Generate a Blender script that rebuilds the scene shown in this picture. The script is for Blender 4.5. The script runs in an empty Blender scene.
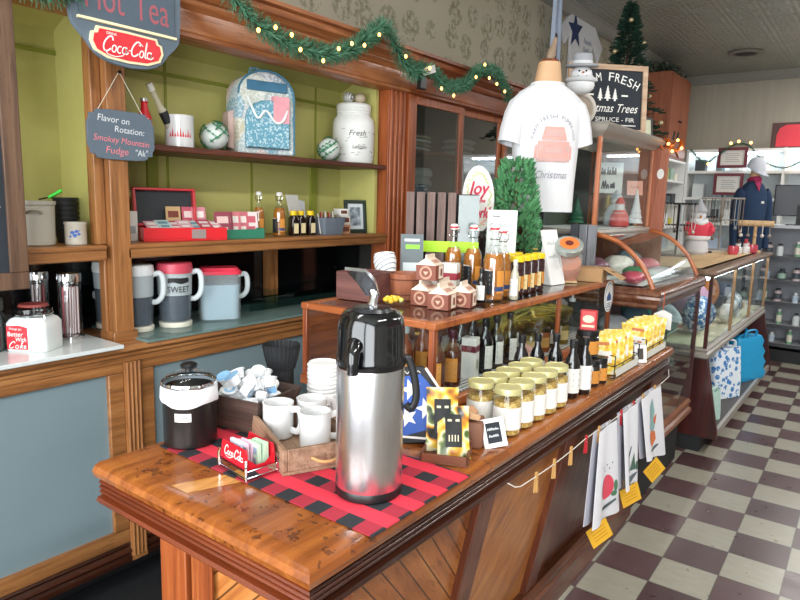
import bpy, math, random
from math import sin, cos, pi, radians, sqrt, atan2
from mathutils import Vector, Matrix
random.seed(7)
COL = bpy.context.scene.collection

# ---------------------------------------------------------------- mesh builder
_text_cache = {}
def text_geo(s):
    if s not in _text_cache:
        cu = bpy.data.curves.new('lettering_source', 'FONT')
        cu.body = s; cu.size = 1.0; cu.resolution_u = 3
        ob = bpy.data.objects.new('lettering_source', cu)
        COL.objects.link(ob)
        dg = bpy.context.evaluated_depsgraph_get(); dg.update()
        me = bpy.data.meshes.new_from_object(ob.evaluated_get(dg))
        v = [(p.co.x, p.co.y) for p in me.vertices]
        f = [tuple(p.vertices) for p in me.polygons]
        bpy.data.objects.remove(ob); bpy.data.curves.remove(cu); bpy.data.meshes.remove(me)
        _text_cache[s] = (v, f)
    return _text_cache[s]

def cr(pts, n=6, closed=False):
    """Catmull-Rom through points of any dimension."""
    P = [Vector(p) for p in pts]; out = []
    N = len(P)
    rng = range(N) if closed else range(N - 1)
    for i in rng:
        p1, p2 = P[i], P[(i + 1) % N]
        p0 = P[i - 1] if (i > 0 or closed) else p1 * 2 - p2
        p3 = P[(i + 2) % N] if (i + 2 < N or closed) else p2 * 2 - p1
        for k in range(n):
            t = k / n
            out.append(0.5 * ((2 * p1) + (p2 - p0) * t + (2 * p0 - 5 * p1 + 4 * p2 - p3) * t * t + (3 * p1 - p0 - 3 * p2 + p3) * t ** 3))
    if not closed: out.append(P[-1].copy())
    return out

def frame(o, right, up):
    r = Vector(right).normalized(); u = Vector(up); u = (u - r * u.dot(r)).normalized(); n = r.cross(u)
    return Matrix(((r.x, u.x, n.x, o[0]), (r.y, u.y, n.y, o[1]), (r.z, u.z, n.z, o[2]), (0, 0, 0, 1)))
def T(x, y, z): return Matrix.Translation((x, y, z))
def RX(a): return Matrix.Rotation(a, 4, 'X')
def RY(a): return Matrix.Rotation(a, 4, 'Y')
def RZ(a): return Matrix.Rotation(a, 4, 'Z')

class MB:
    def __init__(s, M=None):
        s.v = []; s.f = []; s.mi = []; s.M = M or Matrix()
    def add(s, vs, fs, m=0):
        b = len(s.v)
        s.v += [s.M @ Vector(v) for v in vs]
        for f in fs: s.f.append(tuple(i + b for i in f)); s.mi.append(m)
        return s
    def box(s, x0, x1, y0, y1, z0, z1, m=0):
        v = [(x, y, z) for z in (z0, z1) for y in (y0, y1) for x in (x0, x1)]
        return s.add(v, [(0, 2, 3, 1), (4, 5, 7, 6), (0, 1, 5, 4), (2, 6, 7, 3), (0, 4, 6, 2), (1, 3, 7, 5)], m)
    def bar(s, a, b, w, h=None, m=0, up=(0, 0, 1)):
        a = Vector(a); b = Vector(b); h = h or w; d = (b - a).normalized()
        u = Vector(up)
        if abs(d.dot(u)) > .98: u = Vector((0, 1, 0))
        r = d.cross(u).normalized(); u = r.cross(d)
        vs = [p + r * (w / 2 * i) + u * (h / 2 * j) for p in (a, b) for i, j in ((-1, -1), (1, -1), (1, 1), (-1, 1))]
        return s.add(vs, [(3, 2, 1, 0), (4, 5, 6, 7), (0, 1, 5, 4), (1, 2, 6, 5), (2, 3, 7, 6), (3, 0, 4, 7)], m)
    def lathe(s, prof, n=24, c=(0, 0, 0), m=0, a0=0.0, a1=2 * pi, sx=1, sy=1, caps=True):
        full = abs(a1 - a0 - 2 * pi) < 1e-6
        k = n if full else n + 1
        vs = []; fs = []
        for r, z in prof:
            for i in range(k):
                a = a0 + (a1 - a0) * i / n
                vs.append((c[0] + r * cos(a) * sx, c[1] + r * sin(a) * sy, c[2] + z))
        for j in range(len(prof) - 1):
            for i in range(n):
                i2 = (i + 1) % k
                fs.append((j * k + i, j * k + i2, (j + 1) * k + i2, (j + 1) * k + i))
        if caps and full:
            if prof[0][0] > 1e-5: fs.append(tuple(range(k - 1, -1, -1)))
            if prof[-1][0] > 1e-5: fs.append(tuple((len(prof) - 1) * k + i for i in range(k)))
        return s.add(vs, fs, m)
    def cyl(s, c, r, h, n=20, m=0, r2=None):
        return s.lathe([(r, 0), (r if r2 is None else r2, h)], n, c, m)
    def tube(s, pts, r, n=8, m=0, closed=False, flat=1.0):
        P = [Vector(p) for p in pts]; N = len(P); vs = []; fs = []
        up = Vector((0, 0, 1))
        for i, p in enumerate(P):
            d = (P[(i + 1) % N] - P[i - 1]) if closed else (P[min(i + 1, N - 1)] - P[max(i - 1, 0)])
            if d.length < 1e-9: d = Vector((0, 0, 1))
            d.normalize()
            if abs(d.dot(up)) > .95: up = Vector((0, 1, 0)) if abs(d.y) < .9 else Vector((1, 0, 0))
            x = d.cross(up).normalized(); y = x.cross(d); up = y
            rr = r[i] if isinstance(r, (list, tuple)) else r
            for k in range(n):
                a = 2 * pi * k / n
                vs.append(p + x * (rr * cos(a)) + y * (rr * sin(a) * flat))
        for i in range(N if closed else N - 1):
            j = (i + 1) % N
            for k in range(n):
                k2 = (k + 1) % n
                fs.append((i * n + k, i * n + k2, j * n + k2, j * n + k))
        if not closed:
            fs.append(tuple(range(n - 1, -1, -1))); fs.append(tuple((N - 1) * n + k for k in range(n)))
        return s.add(vs, fs, m)
    def sphere(s, c, r, n=16, m=0):
        r = (r, r, r) if not isinstance(r, (tuple, list)) else r
        h = max(6, n // 2)
        prof = [(sin(pi * j / h), -cos(pi * j / h)) for j in range(h + 1)]
        vs = []; fs = []
        vs.append((c[0], c[1], c[2] - r[2]))
        for q, z in prof[1:-1]:
            for i in range(n):
                a = 2 * pi * i / n
                vs.append((c[0] + r[0] * q * cos(a), c[1] + r[1] * q * sin(a), c[2] + r[2] * z))
        vs.append((c[0], c[1], c[2] + r[2])); L = len(vs) - 1
        for i in range(n):
            i2 = (i + 1) % n
            fs.append((0, 1 + i2, 1 + i)); fs.append((L, L - n + i, L - n + i2))
            for j in range(h - 2):
                fs.append((1 + j * n + i, 1 + j * n + i2, 1 + (j + 1) * n + i2, 1 + (j + 1) * n + i))
        return s.add(vs, fs, m)
    def prism(s, poly, z0, z1, m=0):
        n = len(poly)
        vs = [(x, y, z0) for x, y in poly] + [(x, y, z1) for x, y in poly]
        fs = [tuple(range(n - 1, -1, -1)), tuple(range(n, 2 * n))] + [(i, (i + 1) % n, n + (i + 1) % n, n + i) for i in range(n)]
        return s.add(vs, fs, m)
    def loft(s, rings, m=0, caps=True, closed=True):
        n = len(rings[0]); vs = [p for r in rings for p in r]; fs = []
        for j in range(len(rings) - 1):
            for i in range(n if closed else n - 1):
                i2 = (i + 1) % n
                fs.append((j * n + i, j * n + i2, (j + 1) * n + i2, (j + 1) * n + i))
        if caps and closed:
            fs.append(tuple(range(n - 1, -1, -1))); fs.append(tuple((len(rings) - 1) * n + i for i in range(n)))
        return s.add(vs, fs, m)
    def sweep(s, prof, path, m=0, closed_prof=True, caps=True):
        """prof: (out, z) points; path: xy points, outward is the right hand of travel; mitred corners"""
        P = [Vector((p[0], p[1])) for p in path]; rings = []
        for i, p in enumerate(P):
            ns = []
            for a, b in ((i - 1, i), (i, i + 1)):
                if a >= 0 and b < len(P):
                    d = (P[b] - P[a]).normalized(); ns.append(Vector((d.y, -d.x)))
            nrm = ns[0] if len(ns) == 1 else (ns[0] + ns[1]) / (1 + ns[0].dot(ns[1]))
            rings.append([(p.x + nrm.x * o, p.y + nrm.y * o, z) for o, z in prof])
        return s.loft(rings, m, caps, closed_prof)
    def sheet(s, fn, nu, nv, m=0, th=0.0):
        """grid fn(u,v) -> point; th > 0 gives a thickness along the normal"""
        g = [[Vector(fn(i / nu, j / nv)) for i in range(nu + 1)] for j in range(nv + 1)]
        W = nu + 1; vs = [p for r in g for p in r]
        fs = [(j * W + i, j * W + i + 1, (j + 1) * W + i + 1, (j + 1) * W + i) for j in range(nv) for i in range(nu)]
        if th:
            N = len(vs); nv_ = []
            for j in range(nv + 1):
                for i in range(nu + 1):
                    du = g[j][min(i + 1, nu)] - g[j][max(i - 1, 0)]; dv = g[min(j + 1, nv)][i] - g[max(j - 1, 0)][i]
                    nn = du.cross(dv)
                    nn = nn.normalized() if nn.length > 1e-12 else Vector((0, 0, 1))
                    nv_.append(g[j][i] - nn * th)
            vs = vs + nv_
            fs += [tuple(N + k for k in reversed(f)) for f in list(fs)]
            rim = [i for i in range(W)] + [j * W + nu for j in range(1, nv + 1)] + [nv * W + i for i in range(nu - 1, -1, -1)] + [j * W for j in range(nv - 1, 0, -1)]
            for a, b in zip(rim, rim[1:] + rim[:1]): fs.append((a, N + a, N + b, b))
        return s.add(vs, fs, m)
    def text(s, body, cx, cy, h, w=None, shear=0.0, m=0, z=.0008, fn=None, rot=0.0, bold=0.0):
        if bold:
            for q in (-bold, bold): s.text(body, cx + q, cy, h, w, shear, m, z + .0001, fn, rot); s.text(body, cx, cy + q, h, w, shear, m, z + .0002, fn, rot)
        v, f = text_geo(body)
        if not v: return s
        x0 = min(p[0] for p in v); x1 = max(p[0] for p in v)
        k = h / .73; kx = k if w is None else w / max(1e-6, x1 - x0)
        mx = (x0 + x1) / 2; pts = []
        for x, y in v:
            a = (x - mx) * kx + (y - .36) * k * shear; b = (y - .36) * k
            a, b = a * cos(rot) - b * sin(rot) + cx, a * sin(rot) + b * cos(rot) + cy
            pts.append(fn(a, b) if fn else (a, b, z))
        return s.add(pts, f, m)
    def ribbon(s, pts, w, m=0, z=.0008, fn=None, closed=False):
        P = [Vector((p[0], p[1])) for p in pts]; N = len(P); vs = []; fs = []
        for i, p in enumerate(P):
            d = (P[(i + 1) % N] - P[i - 1]) if closed else (P[min(i + 1, N - 1)] - P[max(i - 1, 0)])
            d = d.normalized() if d.length > 1e-9 else Vector((1, 0))
            ww = w[i] if isinstance(w, (list, tuple)) else w
            q = Vector((-d.y, d.x)) * (ww / 2)
            for t in (p + q, p - q): vs.append(fn(t.x, t.y) if fn else (t.x, t.y, z))
        for i in range(N if closed else N - 1):
            j = (i + 1) % N
            fs.append((2 * i, 2 * i + 1, 2 * j + 1, 2 * j))
        return s.add(vs, fs, m)
    def flat(s, poly, m=0, z=.0006, fn=None):
        vs = [fn(x, y) if fn else (x, y, z) for x, y in poly]
        return s.add(vs, [tuple(range(len(poly)))], m)
    def build(s, name, mats, parent=None, world=False, bevel=0.0, smooth=35, label=None, loc=None, seg=2):
        me = bpy.data.meshes.new(name)
        off = Vector((0, 0, 0))
        if loc is not None: off = Vector(loc)
        elif world and parent is not None:
            p = parent
            while p is not None: off += p.location; p = p.parent
        me.from_pydata([tuple(v - off) for v in s.v], [], s.f)
        mats = mats if isinstance(mats, (list, tuple)) else [mats]
        for mm in mats: me.materials.append(mm)
        if len(mats) > 1: me.polygons.foreach_set('material_index', s.mi)
        me.validate(); me.update()
        if smooth:
            me.polygons.foreach_set('use_smooth', [True] * len(me.polygons))
            me.set_sharp_from_angle(angle=radians(smooth))
        o = bpy.data.objects.new(name, me); COL.objects.link(o)
        if parent is not None: o.parent = parent
        if loc is not None: o.location = loc
        if bevel:
            b = o.modifiers.new('bevel', 'BEVEL'); b.width = bevel; b.segments = seg; b.limit_method = 'ANGLE'; b.angle_limit = radians(40)
        if label: o['label'] = label
        return o

# ---------------------------------------------------------------- objects
def tag(o, label, cat, group=None, kind=None):
    if label: o['label'] = label
    if cat: o['category'] = cat
    if group: o['group'] = group
    if kind: o['kind'] = kind
    return o
def thing(name, label, cat, loc=(0, 0, 0), rz=0.0, group=None, rx=0.0, ry=0.0):
    o = bpy.data.objects.new(name, None); o.empty_display_size = .05; COL.objects.link(o)
    o.location = loc; o.rotation_euler = (rx, ry, rz)
    return tag(o, label, cat, group)
def struct(name, mb, m, **k):
    o = mb.build(name, m, **k); o['kind'] = 'structure'; return o
def _cp(o, parent):
    c = o.copy(); COL.objects.link(c); c.parent = parent
    for ch in list(o.children): _cp(ch, c)
    return c
def dup(src, loc, rz=None, label=None, group=None, rx=None, scale=None):
    r = src.copy(); COL.objects.link(r); r.location = loc
    e = r.rotation_euler
    if rz is not None: e[2] = rz
    if rx is not None: e[0] = rx
    if scale is not None: r.scale = scale if isinstance(scale, tuple) else (scale,) * 3
    if label: r['label'] = label
    if group: r['group'] = group
    for ch in list(src.children): _cp(ch, r)
    return r
def recolor(root, old, new):
    """give a copy its own mesh where a part carries material `old`"""
    for ch in list(root.children_recursive) + [root]:
        if ch.type == 'MESH' and any(mm == old for mm in ch.data.materials):
            ch.data = ch.data.copy()
            for i, mm in enumerate(ch.data.materials):
                if mm == old: ch.data.materials[i] = new

# ---------------------------------------------------------------- materials
def lin(h):
    if isinstance(h, str):
        h = h.lstrip('#'); c = [int(h[i:i + 2], 16) / 255 for i in (0, 2, 4)]
        return tuple((x / 12.92 if x <= .04045 else ((x + .055) / 1.055) ** 2.4) for x in c)
    return h
class NT:
    def __init__(s, name):
        s.m = bpy.data.materials.new(name); s.m.use_nodes = True; s.t = s.m.node_tree; s.t.nodes.clear()
        s.out = s.n('OutputMaterial')
    def n(s, typ, **k):
        nd = s.t.nodes.new('ShaderNode' + typ)
        for a, b in k.items():
            if a.startswith('i_'): nd.inputs[a[2:].replace('_', ' ')].default_value = b
            else: setattr(nd, a, b)
        return nd
    def l(s, a, b, ao=0, bi=0):
        s.t.links.new(a.outputs[ao] if hasattr(a, 'outputs') else a, b.inputs[bi] if hasattr(b, 'inputs') else b)
    def math(s, op, a, b=None):
        nd = s.n('Math', operation=op)
        for i, q in enumerate((a, b)):
            if q is None: continue
            if isinstance(q, (int, float)): nd.inputs[i].default_value = q
            else: s.l(q, nd.inputs[i])
        return nd.outputs[0]
    def mix(s, fac, a, b):
        nd = s.n('MixRGB')
        for i, q in enumerate((fac, a, b)):
            if hasattr(q, 'links'): s.l(q, nd.inputs[i])
            elif i == 0: nd.inputs[0].default_value = q
            else: nd.inputs[i].default_value = (*lin(q), 1)
        return nd.outputs[0]
    def ramp(s, fac, stops):
        nd = s.n('ValToRGB'); cr_ = nd.color_ramp
        while len(cr_.elements) < len(stops): cr_.elements.new(.5)
        for e, (p, c) in zip(cr_.elements, stops): e.position = p; e.color = (*lin(c), 1)
        s.l(fac, nd.inputs[0]); return nd.outputs[0]
    def co(s, scale=(1, 1, 1), rot=(0, 0, 0), loc=(0, 0, 0)):
        tc = s.n('TexCoord'); mp = s.n('Mapping')
        mp.inputs['Scale'].default_value = scale; mp.inputs['Rotation'].default_value = rot; mp.inputs['Location'].default_value = loc
        s.l(tc.outputs['Object'], mp.inputs[0]); return mp.outputs[0]
    def noise(s, co, scale=5, detail=3, rough=.5, dist=0.0):
        nd = s.n('TexNoise'); nd.inputs['Scale'].default_value = scale; nd.inputs['Detail'].default_value = detail
        nd.inputs['Roughness'].default_value = rough; nd.inputs['Distortion'].default_value = dist
        s.l(co, nd.inputs['Vector']); return nd.outputs[0]
    def bump(s, h, strength=.2, dist=.01):
        nd = s.n('Bump'); nd.inputs['Strength'].default_value = strength; nd.inputs['Distance'].default_value = dist
        s.l(h, nd.inputs['Height']); return nd.outputs[0]
    def pbsdf(s, col, rough=.5, metal=0.0, normal=None, coat=0.0, spec=.5, emit=None, estr=0.0, sheen=0.0, trans=0.0):
        b = s.n('BsdfPrincipled')
        if hasattr(col, 'links'): s.l(col, b.inputs['Base Color'])
        else: b.inputs['Base Color'].default_value = (*lin(col), 1)
        if hasattr(rough, 'links'): s.l(rough, b.inputs['Roughness'])
        else: b.inputs['Roughness'].default_value = rough
        b.inputs['Metallic'].default_value = metal; b.inputs['Coat Weight'].default_value = coat; b.inputs['Coat Roughness'].default_value = .12
        b.inputs['Specular IOR Level'].default_value = spec; b.inputs['Sheen Weight'].default_value = sheen
        if emit: b.inputs['Emission Color'].default_value = (*lin(emit), 1); b.inputs['Emission Strength'].default_value = estr
        if normal is not None: s.l(normal, b.inputs['Normal'])
        s.l(b, s.out); return b

_plain = {}
def plain(col, rough=.5, metal=0.0, coat=0.0, spec=.5, var=.06, name=None):
    key = (col, rough, metal, coat, spec, var)
    if key in _plain: return _plain[key]
    t = NT(name or 'paint_%s' % str(col).lstrip('#'))
    c = lin(col)
    nz = t.noise(t.co(), 30, 3)
    a = tuple(max(0, x * (1 - var)) for x in c); b = tuple(min(1, x * (1 + var)) for x in c)
    t.pbsdf(t.mix(nz, a, b), rough, metal, None, coat, spec)
    _plain[key] = t.m; return t.m
def wood(name, c1, c2, c3, axis='Y', scale=1.0, rough=.4, coat=.0, rotx=0.0, groove=None, streak=1.0):
    t = NT(name)
    st = {'X': (.9, 16, 16), 'Y': (16, .9, 16), 'Z': (16, 16, .9)}[axis]
    if rotx: st = (16, .9, 16)
    co0 = None
    sc = tuple(q * scale for q in st)
    if rotx:
        co0 = t.co((1, 1, 1), (rotx, 0, 0)); mp = t.n('Mapping'); mp.inputs['Scale'].default_value = sc; t.l(co0, mp.inputs[0]); co = mp.outputs[0]
    else: co = t.co(sc)
    n1 = t.noise(co, 2.2, 4, .6, .35); n2 = t.noise(co, 9, 3, .6)
    col = t.ramp(n1, [(.28, c1), (.5, c2), (.72, c3)])
    dark = tuple(x * .45 for x in lin(c1))
    f = t.math('MULTIPLY', t.math('GREATER_THAN', n2, .6), .35 * streak)
    col = t.mix(f, col, dark)
    bh = n2
    if groove:
        sep = t.n('SeparateXYZ'); t.l(co0 if rotx else t.co(), sep.inputs[0])
        ax = 2 if rotx else {'Y': 2, 'X': 2, 'Z': 1}[axis]
        fr = t.math('FRACT', t.math('DIVIDE', sep.outputs[ax], groove))
        g = t.math('LESS_THAN', fr, .09)
        col = t.mix(t.math('MULTIPLY', g, .85), col, tuple(x * .18 for x in lin(c1)))
        bh = t.math('SUBTRACT', t.math('MULTIPLY', n2, .15), g)
    t.pbsdf(col, rough, 0, t.bump(bh, .25, .004), coat)
    return t.m
def glass(name, tint=(1, 1, 1), rough=.02, refl=1.0, ior=1.5):
    t = NT(name); tr = t.n('BsdfTransparent'); gl = t.n('BsdfGlossy'); mx = t.n('MixShader'); fr = t.n('Fresnel')
    tr.inputs[0].default_value = (*tint, 1); gl.inputs['Roughness'].default_value = rough; gl.inputs[0].default_value = (refl, refl, refl, 1)
    fr.inputs['IOR'].default_value = ior
    ge = t.n('NewGeometry'); inv = t.math('SUBTRACT', 1.0, ge.outputs['Backfacing']); t.l(t.math('MULTIPLY', fr.outputs[0], inv), mx.inputs[0]); t.l(tr, mx.inputs[1]); t.l(gl, mx.inputs[2]); t.l(mx, t.out); return t.m
def frost(name, col, alpha=.5, rough=.4):
    """milky translucent plastic"""
    t = NT(name); tr = t.n('BsdfTransparent'); b = t.n('BsdfPrincipled'); mx = t.n('MixShader')
    b.inputs['Base Color'].default_value = (*lin(col), 1); b.inputs['Roughness'].default_value = rough
    mx.inputs[0].default_value = alpha; t.l(tr, mx.inputs[1]); t.l(b, mx.inputs[2]); t.l(mx, t.out); return t.m
def glow(name, col, s):
    t = NT(name); e = t.n('Emission'); e.inputs[0].default_value = (*lin(col), 1); e.inputs[1].default_value = s; t.l(e, t.out); return t.m

HEADW = wood('light_red_oak_y', '#7c4424', '#a5653a', '#b87a4c', 'Y', 1, .42, .15)
STILEW = wood('dark_stile_wood', '#3a1a0e', '#5a2a16', '#6e3a20', 'Z', .9, .38, .2, streak=.6)
OAK = wood('oak_y', '#6b4526', '#966236', '#ab7747', 'Y', 1, .42, .15)
OAKZ = wood('oak_z', '#6f4727', '#9a6538', '#b07c4a', 'Z', 1, .42, .15)
RED = wood('red_stained_wood_y', '#5c2a14', '#84421f', '#9a552c', 'Y', .9, .38, .2, streak=.6)
REDZ = wood('red_stained_wood_z', '#6e3216', '#944a22', '#a95f30', 'Z', .9, .38, .2, streak=.6)
REDX = wood('red_stained_wood_x', '#7a3a1a', '#a05628', '#b46a36', 'X', .9, .38, .2, streak=.6)
def top_mat():
    t = NT('worn_counter_top'); co = t.co((13, .7, 13)); n1 = t.noise(co, 2.2, 4, .6, .35)
    col = t.ramp(n1, [(.28, '#6a3614'), (.5, '#8f4f20'), (.72, '#a8662c')])
    blot = t.noise(t.co((3, 3, 3)), 1.6, 3, .55); col = t.mix(t.math('MULTIPLY', t.math('GREATER_THAN', blot, .56), .28), col, '#4a220e')
    ding = t.noise(t.co((1, 1, 1)), 46, 2, .5); big = t.noise(t.co(), 4.5, 2)
    m_ = t.math('MULTIPLY', t.math('GREATER_THAN', ding, .63), t.math('GREATER_THAN', big, .47)); col = t.mix(t.math('MULTIPLY', m_, .6), col, '#2e1408')
    t.pbsdf(col, t.math('ADD', t.math('MULTIPLY', ding, .2), .14), 0, t.bump(ding, .12, .003), .4); return t.m
TOPW = top_mat()
MOLD = wood('dark_moulding_wood', '#1c0b06', '#34170c', '#44200f', 'Y', .8, .3, .4, streak=.5)
ENDM = wood('end_moulding_wood', '#4a1e0e', '#6a2e15', '#7e3c1c', 'X', .8, .3, .3, streak=.5)
DIAG1 = wood('diagonal_boards_rising', '#6e3a18', '#945628', '#a86c38', 'Y', .7, .38, .2, rotx=radians(48), groove=.048)
DIAG2 = wood('diagonal_boards_falling', '#7a441e', '#a0622e', '#b4763e', 'Y', .7, .38, .2, rotx=radians(-52))
FLUTE = wood('vertical_boards_wood', '#3a1a0e', '#5c2c18', '#6e3820', 'Z', .7, .4, .15, groove=.05)
DARKW = wood('dark_mahogany', '#240b08', '#3c120e', '#4c1a14', 'Z', .8, .35, .3, streak=.5)
FARW = wood('far_cabinet_wood', '#7c4024', '#98563a', '#a86548', 'Z', .6, .5)
CRATEW = wood('rustic_crate_wood', '#6d5140', '#927058', '#a88a70', 'X', 1.2, .7)
SLATW = wood('weathered_slat_wood', '#54443f', '#705b54', '#84706a', 'Z', 1.2, .75, streak=.6)
GREYW = wood('grey_barn_wood', '#55565a', '#74757a', '#8a8b8f', 'Z', 1.1, .8)
DARKTRAY = wood('charred_tray_wood', '#2a1d18', '#44322a', '#5a463b', 'X', 1.2, .7)
PURPW = wood('purple_brown_box_wood', '#4a2a26', '#653c36', '#744a42', 'X', .8, .6, streak=.4)
PALEW = wood('pale_pine', '#b9966a', '#ccaa7c', '#d6b98f', 'Y', 1, .6, streak=.4)
GREEN = plain('#b9b46a', .6, name='olive_green_paint', var=.05)
WHITE = plain('#e9e9e6', .45, name='white_paint')
WHITEG = plain('#dadad9', .2, coat=.5, name='white_glazed_ceramic', var=.02)
PAPER = plain('#d9d7d1', .75, name='white_paper')
BLACK = plain('#101113', .35, name='black_plastic')
BLACKM = plain('#17181a', .6, name='matte_black')
CHALK = plain('#20262e', .75, name='chalkboard_black', var=.12)
SLATE = plain('#5d6a76', .75, name='slate_blue_board', var=.06)
CREAM = plain('#efe3b8', .5, name='cream_paint')
COKE = plain('#d0202c', .35, name='signal_red', var=.03)
REDP = plain('#c8232b', .45, name='red_card')
PINK = plain('#e27d8c', .6, name='pink_chalk')
GOLD = plain('#cfc88e', .35, .35, name='brass_lid')
STEEL = None
t = NT('brushed_steel'); t.pbsdf(t.mix(t.noise(t.co((40, 40, 1)), 6, 3), '#cfcfd2', '#ececee'), .27, 1.0); STEEL = t.m
CHROME = plain('#d4d6d8', .1, 1.0, name='chrome', var=.02)
IRON = plain('#1b1c1e', .45, .6, name='black_wire')
PEWTER = plain('#a39c93', .38, .35, name='pewter_metal')
MIRROR = plain('#0b0d0f', .12, name='black_glass_backing', spec=.6)
LEAF = plain('#47775a', .6, name='tinsel_green', var=.35)
PINE = plain('#1f3f30', .7, name='dark_fir_green', var=.4)
CYPR = plain('#54905e', .6, name='bright_cypress_green', var=.35)
BULB = glow('warm_fairy_light', '#ffb45c', 6)
TUBE = glow('cool_tube_light', '#e8f6ff', 14)
CLEAR = glass('clear_glass', (.95, .97, .965), .03, 1, 1.9)
PANE = glass('display_pane', (.94, .965, .96), .01, 1.0, 1.45)
JARG = glass('jar_glass', (.93, .96, .94), .03, 1.0, 1.5)
TEAL = glass('green_edged_sheet_glass', (.55, .72, .70), .02, 1, 1.6)
TEALC = None
# ================================================================ SETTING
def floor_cover():
    t = NT('checkered_vinyl_tile')
    co = t.co((1 / .2245, 1 / .2298, 1), (0, 0, 0), (0, 0, .5))
    ck = t.n('TexChecker'); ck.inputs['Scale'].default_value = 1.0; t.l(co, ck.inputs['Vector'])
    fl = t.n('VectorMath', operation='FLOOR'); t.l(co, fl.inputs[0])
    wn = t.n('TexWhiteNoise'); t.l(fl.outputs[0], wn.inputs[0])
    nz = t.noise(t.co((3, 9, 1)), 4, 5, .65); nz2 = t.noise(t.co(), 14, 4, .6)
    light = t.mix(t.math('MULTIPLY', nz, .8), '#9e9a8b', '#736e61'); light = t.mix(t.math('MULTIPLY', wn.outputs[0], .3), light, '#858072')
    darkc = t.mix(nz2, '#45302f', '#5c4344'); darkc = t.mix(t.math('MULTIPLY', wn.outputs[0], .5), darkc, '#2c1a1d')
    col = t.mix(ck.outputs[1], light, darkc)
    sx = t.n('SeparateXYZ'); t.l(co, sx.inputs[0])
    for ax in (0, 1):
        fr = t.math('FRACT', sx.outputs[ax]); edge = t.math('GREATER_THAN', t.math('ABSOLUTE', t.math('SUBTRACT', fr, .5)), .488)
        col = t.mix(t.math('MULTIPLY', edge, .6), col, '#2b2522')
    scr = t.math('GREATER_THAN', t.noise(t.co((2, 26, 1)), 3, 5, .7), .67)
    col = t.mix(t.math('MULTIPLY', scr, .35), col, '#8e867b')
    rg = t.math('ADD', t.math('MULTIPLY', nz2, .22), .2)
    t.pbsdf(col, rg, 0, t.bump(nz2, .08, .003), 0.0, .55)
    return t.m
fo = struct('floor', MB().box(-1.9, 3.5, -4.5, 7.6, -.05, 0), floor_cover(), smooth=0)
fo.location = (-.855, 2.823, 0); fo.rotation_euler = (0, 0, .015)

def paper_mat():
    t = NT('faded_sprig_wallpaper')
    vo = t.n('TexVoronoi'); vo.inputs['Scale'].default_value = 4.2; vo.inputs['Randomness'].default_value = .35; t.l(t.co((0, 1, 1)), vo.inputs['Vector'])
    nz = t.noise(t.co(), 26, 4, .7); big = t.noise(t.co(), 1.2, 2)
    base = t.mix(big, '#b9b09c', '#a29884')
    m = t.math('MULTIPLY', t.math('LESS_THAN', vo.outputs['Distance'], .42), t.math('GREATER_THAN', nz, .5))
    col = t.mix(t.math('MULTIPLY', m, .6), base, '#71745a')
    m2 = t.math('MULTIPLY', t.math('LESS_THAN', vo.outputs['Distance'], .3), t.math('GREATER_THAN', nz, .58))
    col = t.mix(t.math('MULTIPLY', m2, .5), col, '#7d5f4a')
    t.pbsdf(col, .8); return t.m
WALLP = paper_mat()
t = NT('aged_plaster_panels'); co = t.co((5, 1, .4)); t.pbsdf(t.mix(t.noise(co, 2.5, 3), '#a0988a', '#b8b0a0'), .8); FARWALL = t.m
struct('wall_left', MB().box(-2.8, -2.66, -1.8, 10.4, 0, 3.4), WALLP, smooth=0)
struct('wall_back', MB().box(-2.66, 2.72, 10.4, 10.5, 0, 3.4), FARWALL, smooth=0)
struct('wall_right', MB().box(2.72, 2.86, -1.8, 10.5, 0, 3.4), plain('#8d8a80', .8), smooth=0)
fw = MB()
for a in ((-2.66, -2.3, 0, 3.4), (2.3, 2.72, 0, 3.4), (-2.3, 2.3, 0, .5), (-2.3, 2.3, 3.1, 3.4), (-.06, .06, .5, 3.1)): fw.box(a[0], a[1], -1.8, -1.66, a[2], a[3])
struct('wall_front', fw, plain('#6b4a32', .6), smooth=0)
for i, (a, b) in enumerate(((-2.3, -.06), (.06, 2.3))):
    struct('window_%d' % (i + 1), MB().box(a, b, -1.74, -1.73, .5, 3.1), CLEAR, smooth=0)
def tin_mat():
    t = NT('pressed_tin_ceiling')
    sx = t.n('SeparateXYZ'); t.l(t.co(), sx.inputs[0])
    hs = []
    for ax in (0, 1):
        fr = t.math('FRACT', t.math('MULTIPLY', sx.outputs[ax], 1 / .30)); hs.append(t.math('ABSOLUTE', t.math('SUBTRACT', fr, .5)))
    mxx = t.math('MAXIMUM', hs[0], hs[1])
    ring = t.math('SINE', t.math('MULTIPLY', mxx, 34))
    beads = []
    for ax in (0, 1): beads.append(t.math('SINE', t.math('MULTIPLY', sx.outputs[ax], 2 * pi / .05)))
    h = t.math('ADD', t.math('MULTIPLY', ring, .5), t.math('MULTIPLY', t.math('MULTIPLY', beads[0], beads[1]), .5))
    t.pbsdf(t.mix(t.noise(t.co(), 2, 3), '#9b9e93', '#adb0a6'), .26, .4, t.bump(h, .6, .012)); return t.m
struct('ceiling', MB().box(-2.8, 2.86, -1.8, 10.5, 3.4, 3.5), tin_mat(), smooth=0)
crown = [(0, 3.4), (.1, 3.4), (.1, 3.385), (.075, 3.375), (.05, 3.335), (.03, 3.315), (.03, 3.29), (.0, 3.285)]
struct('trim_1', MB().sweep(crown, [(-2.66, -1.66), (-2.66, 10.4), (2.72, 10.4)], 0), plain('#8f8d84', .6), smooth=30)
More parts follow.
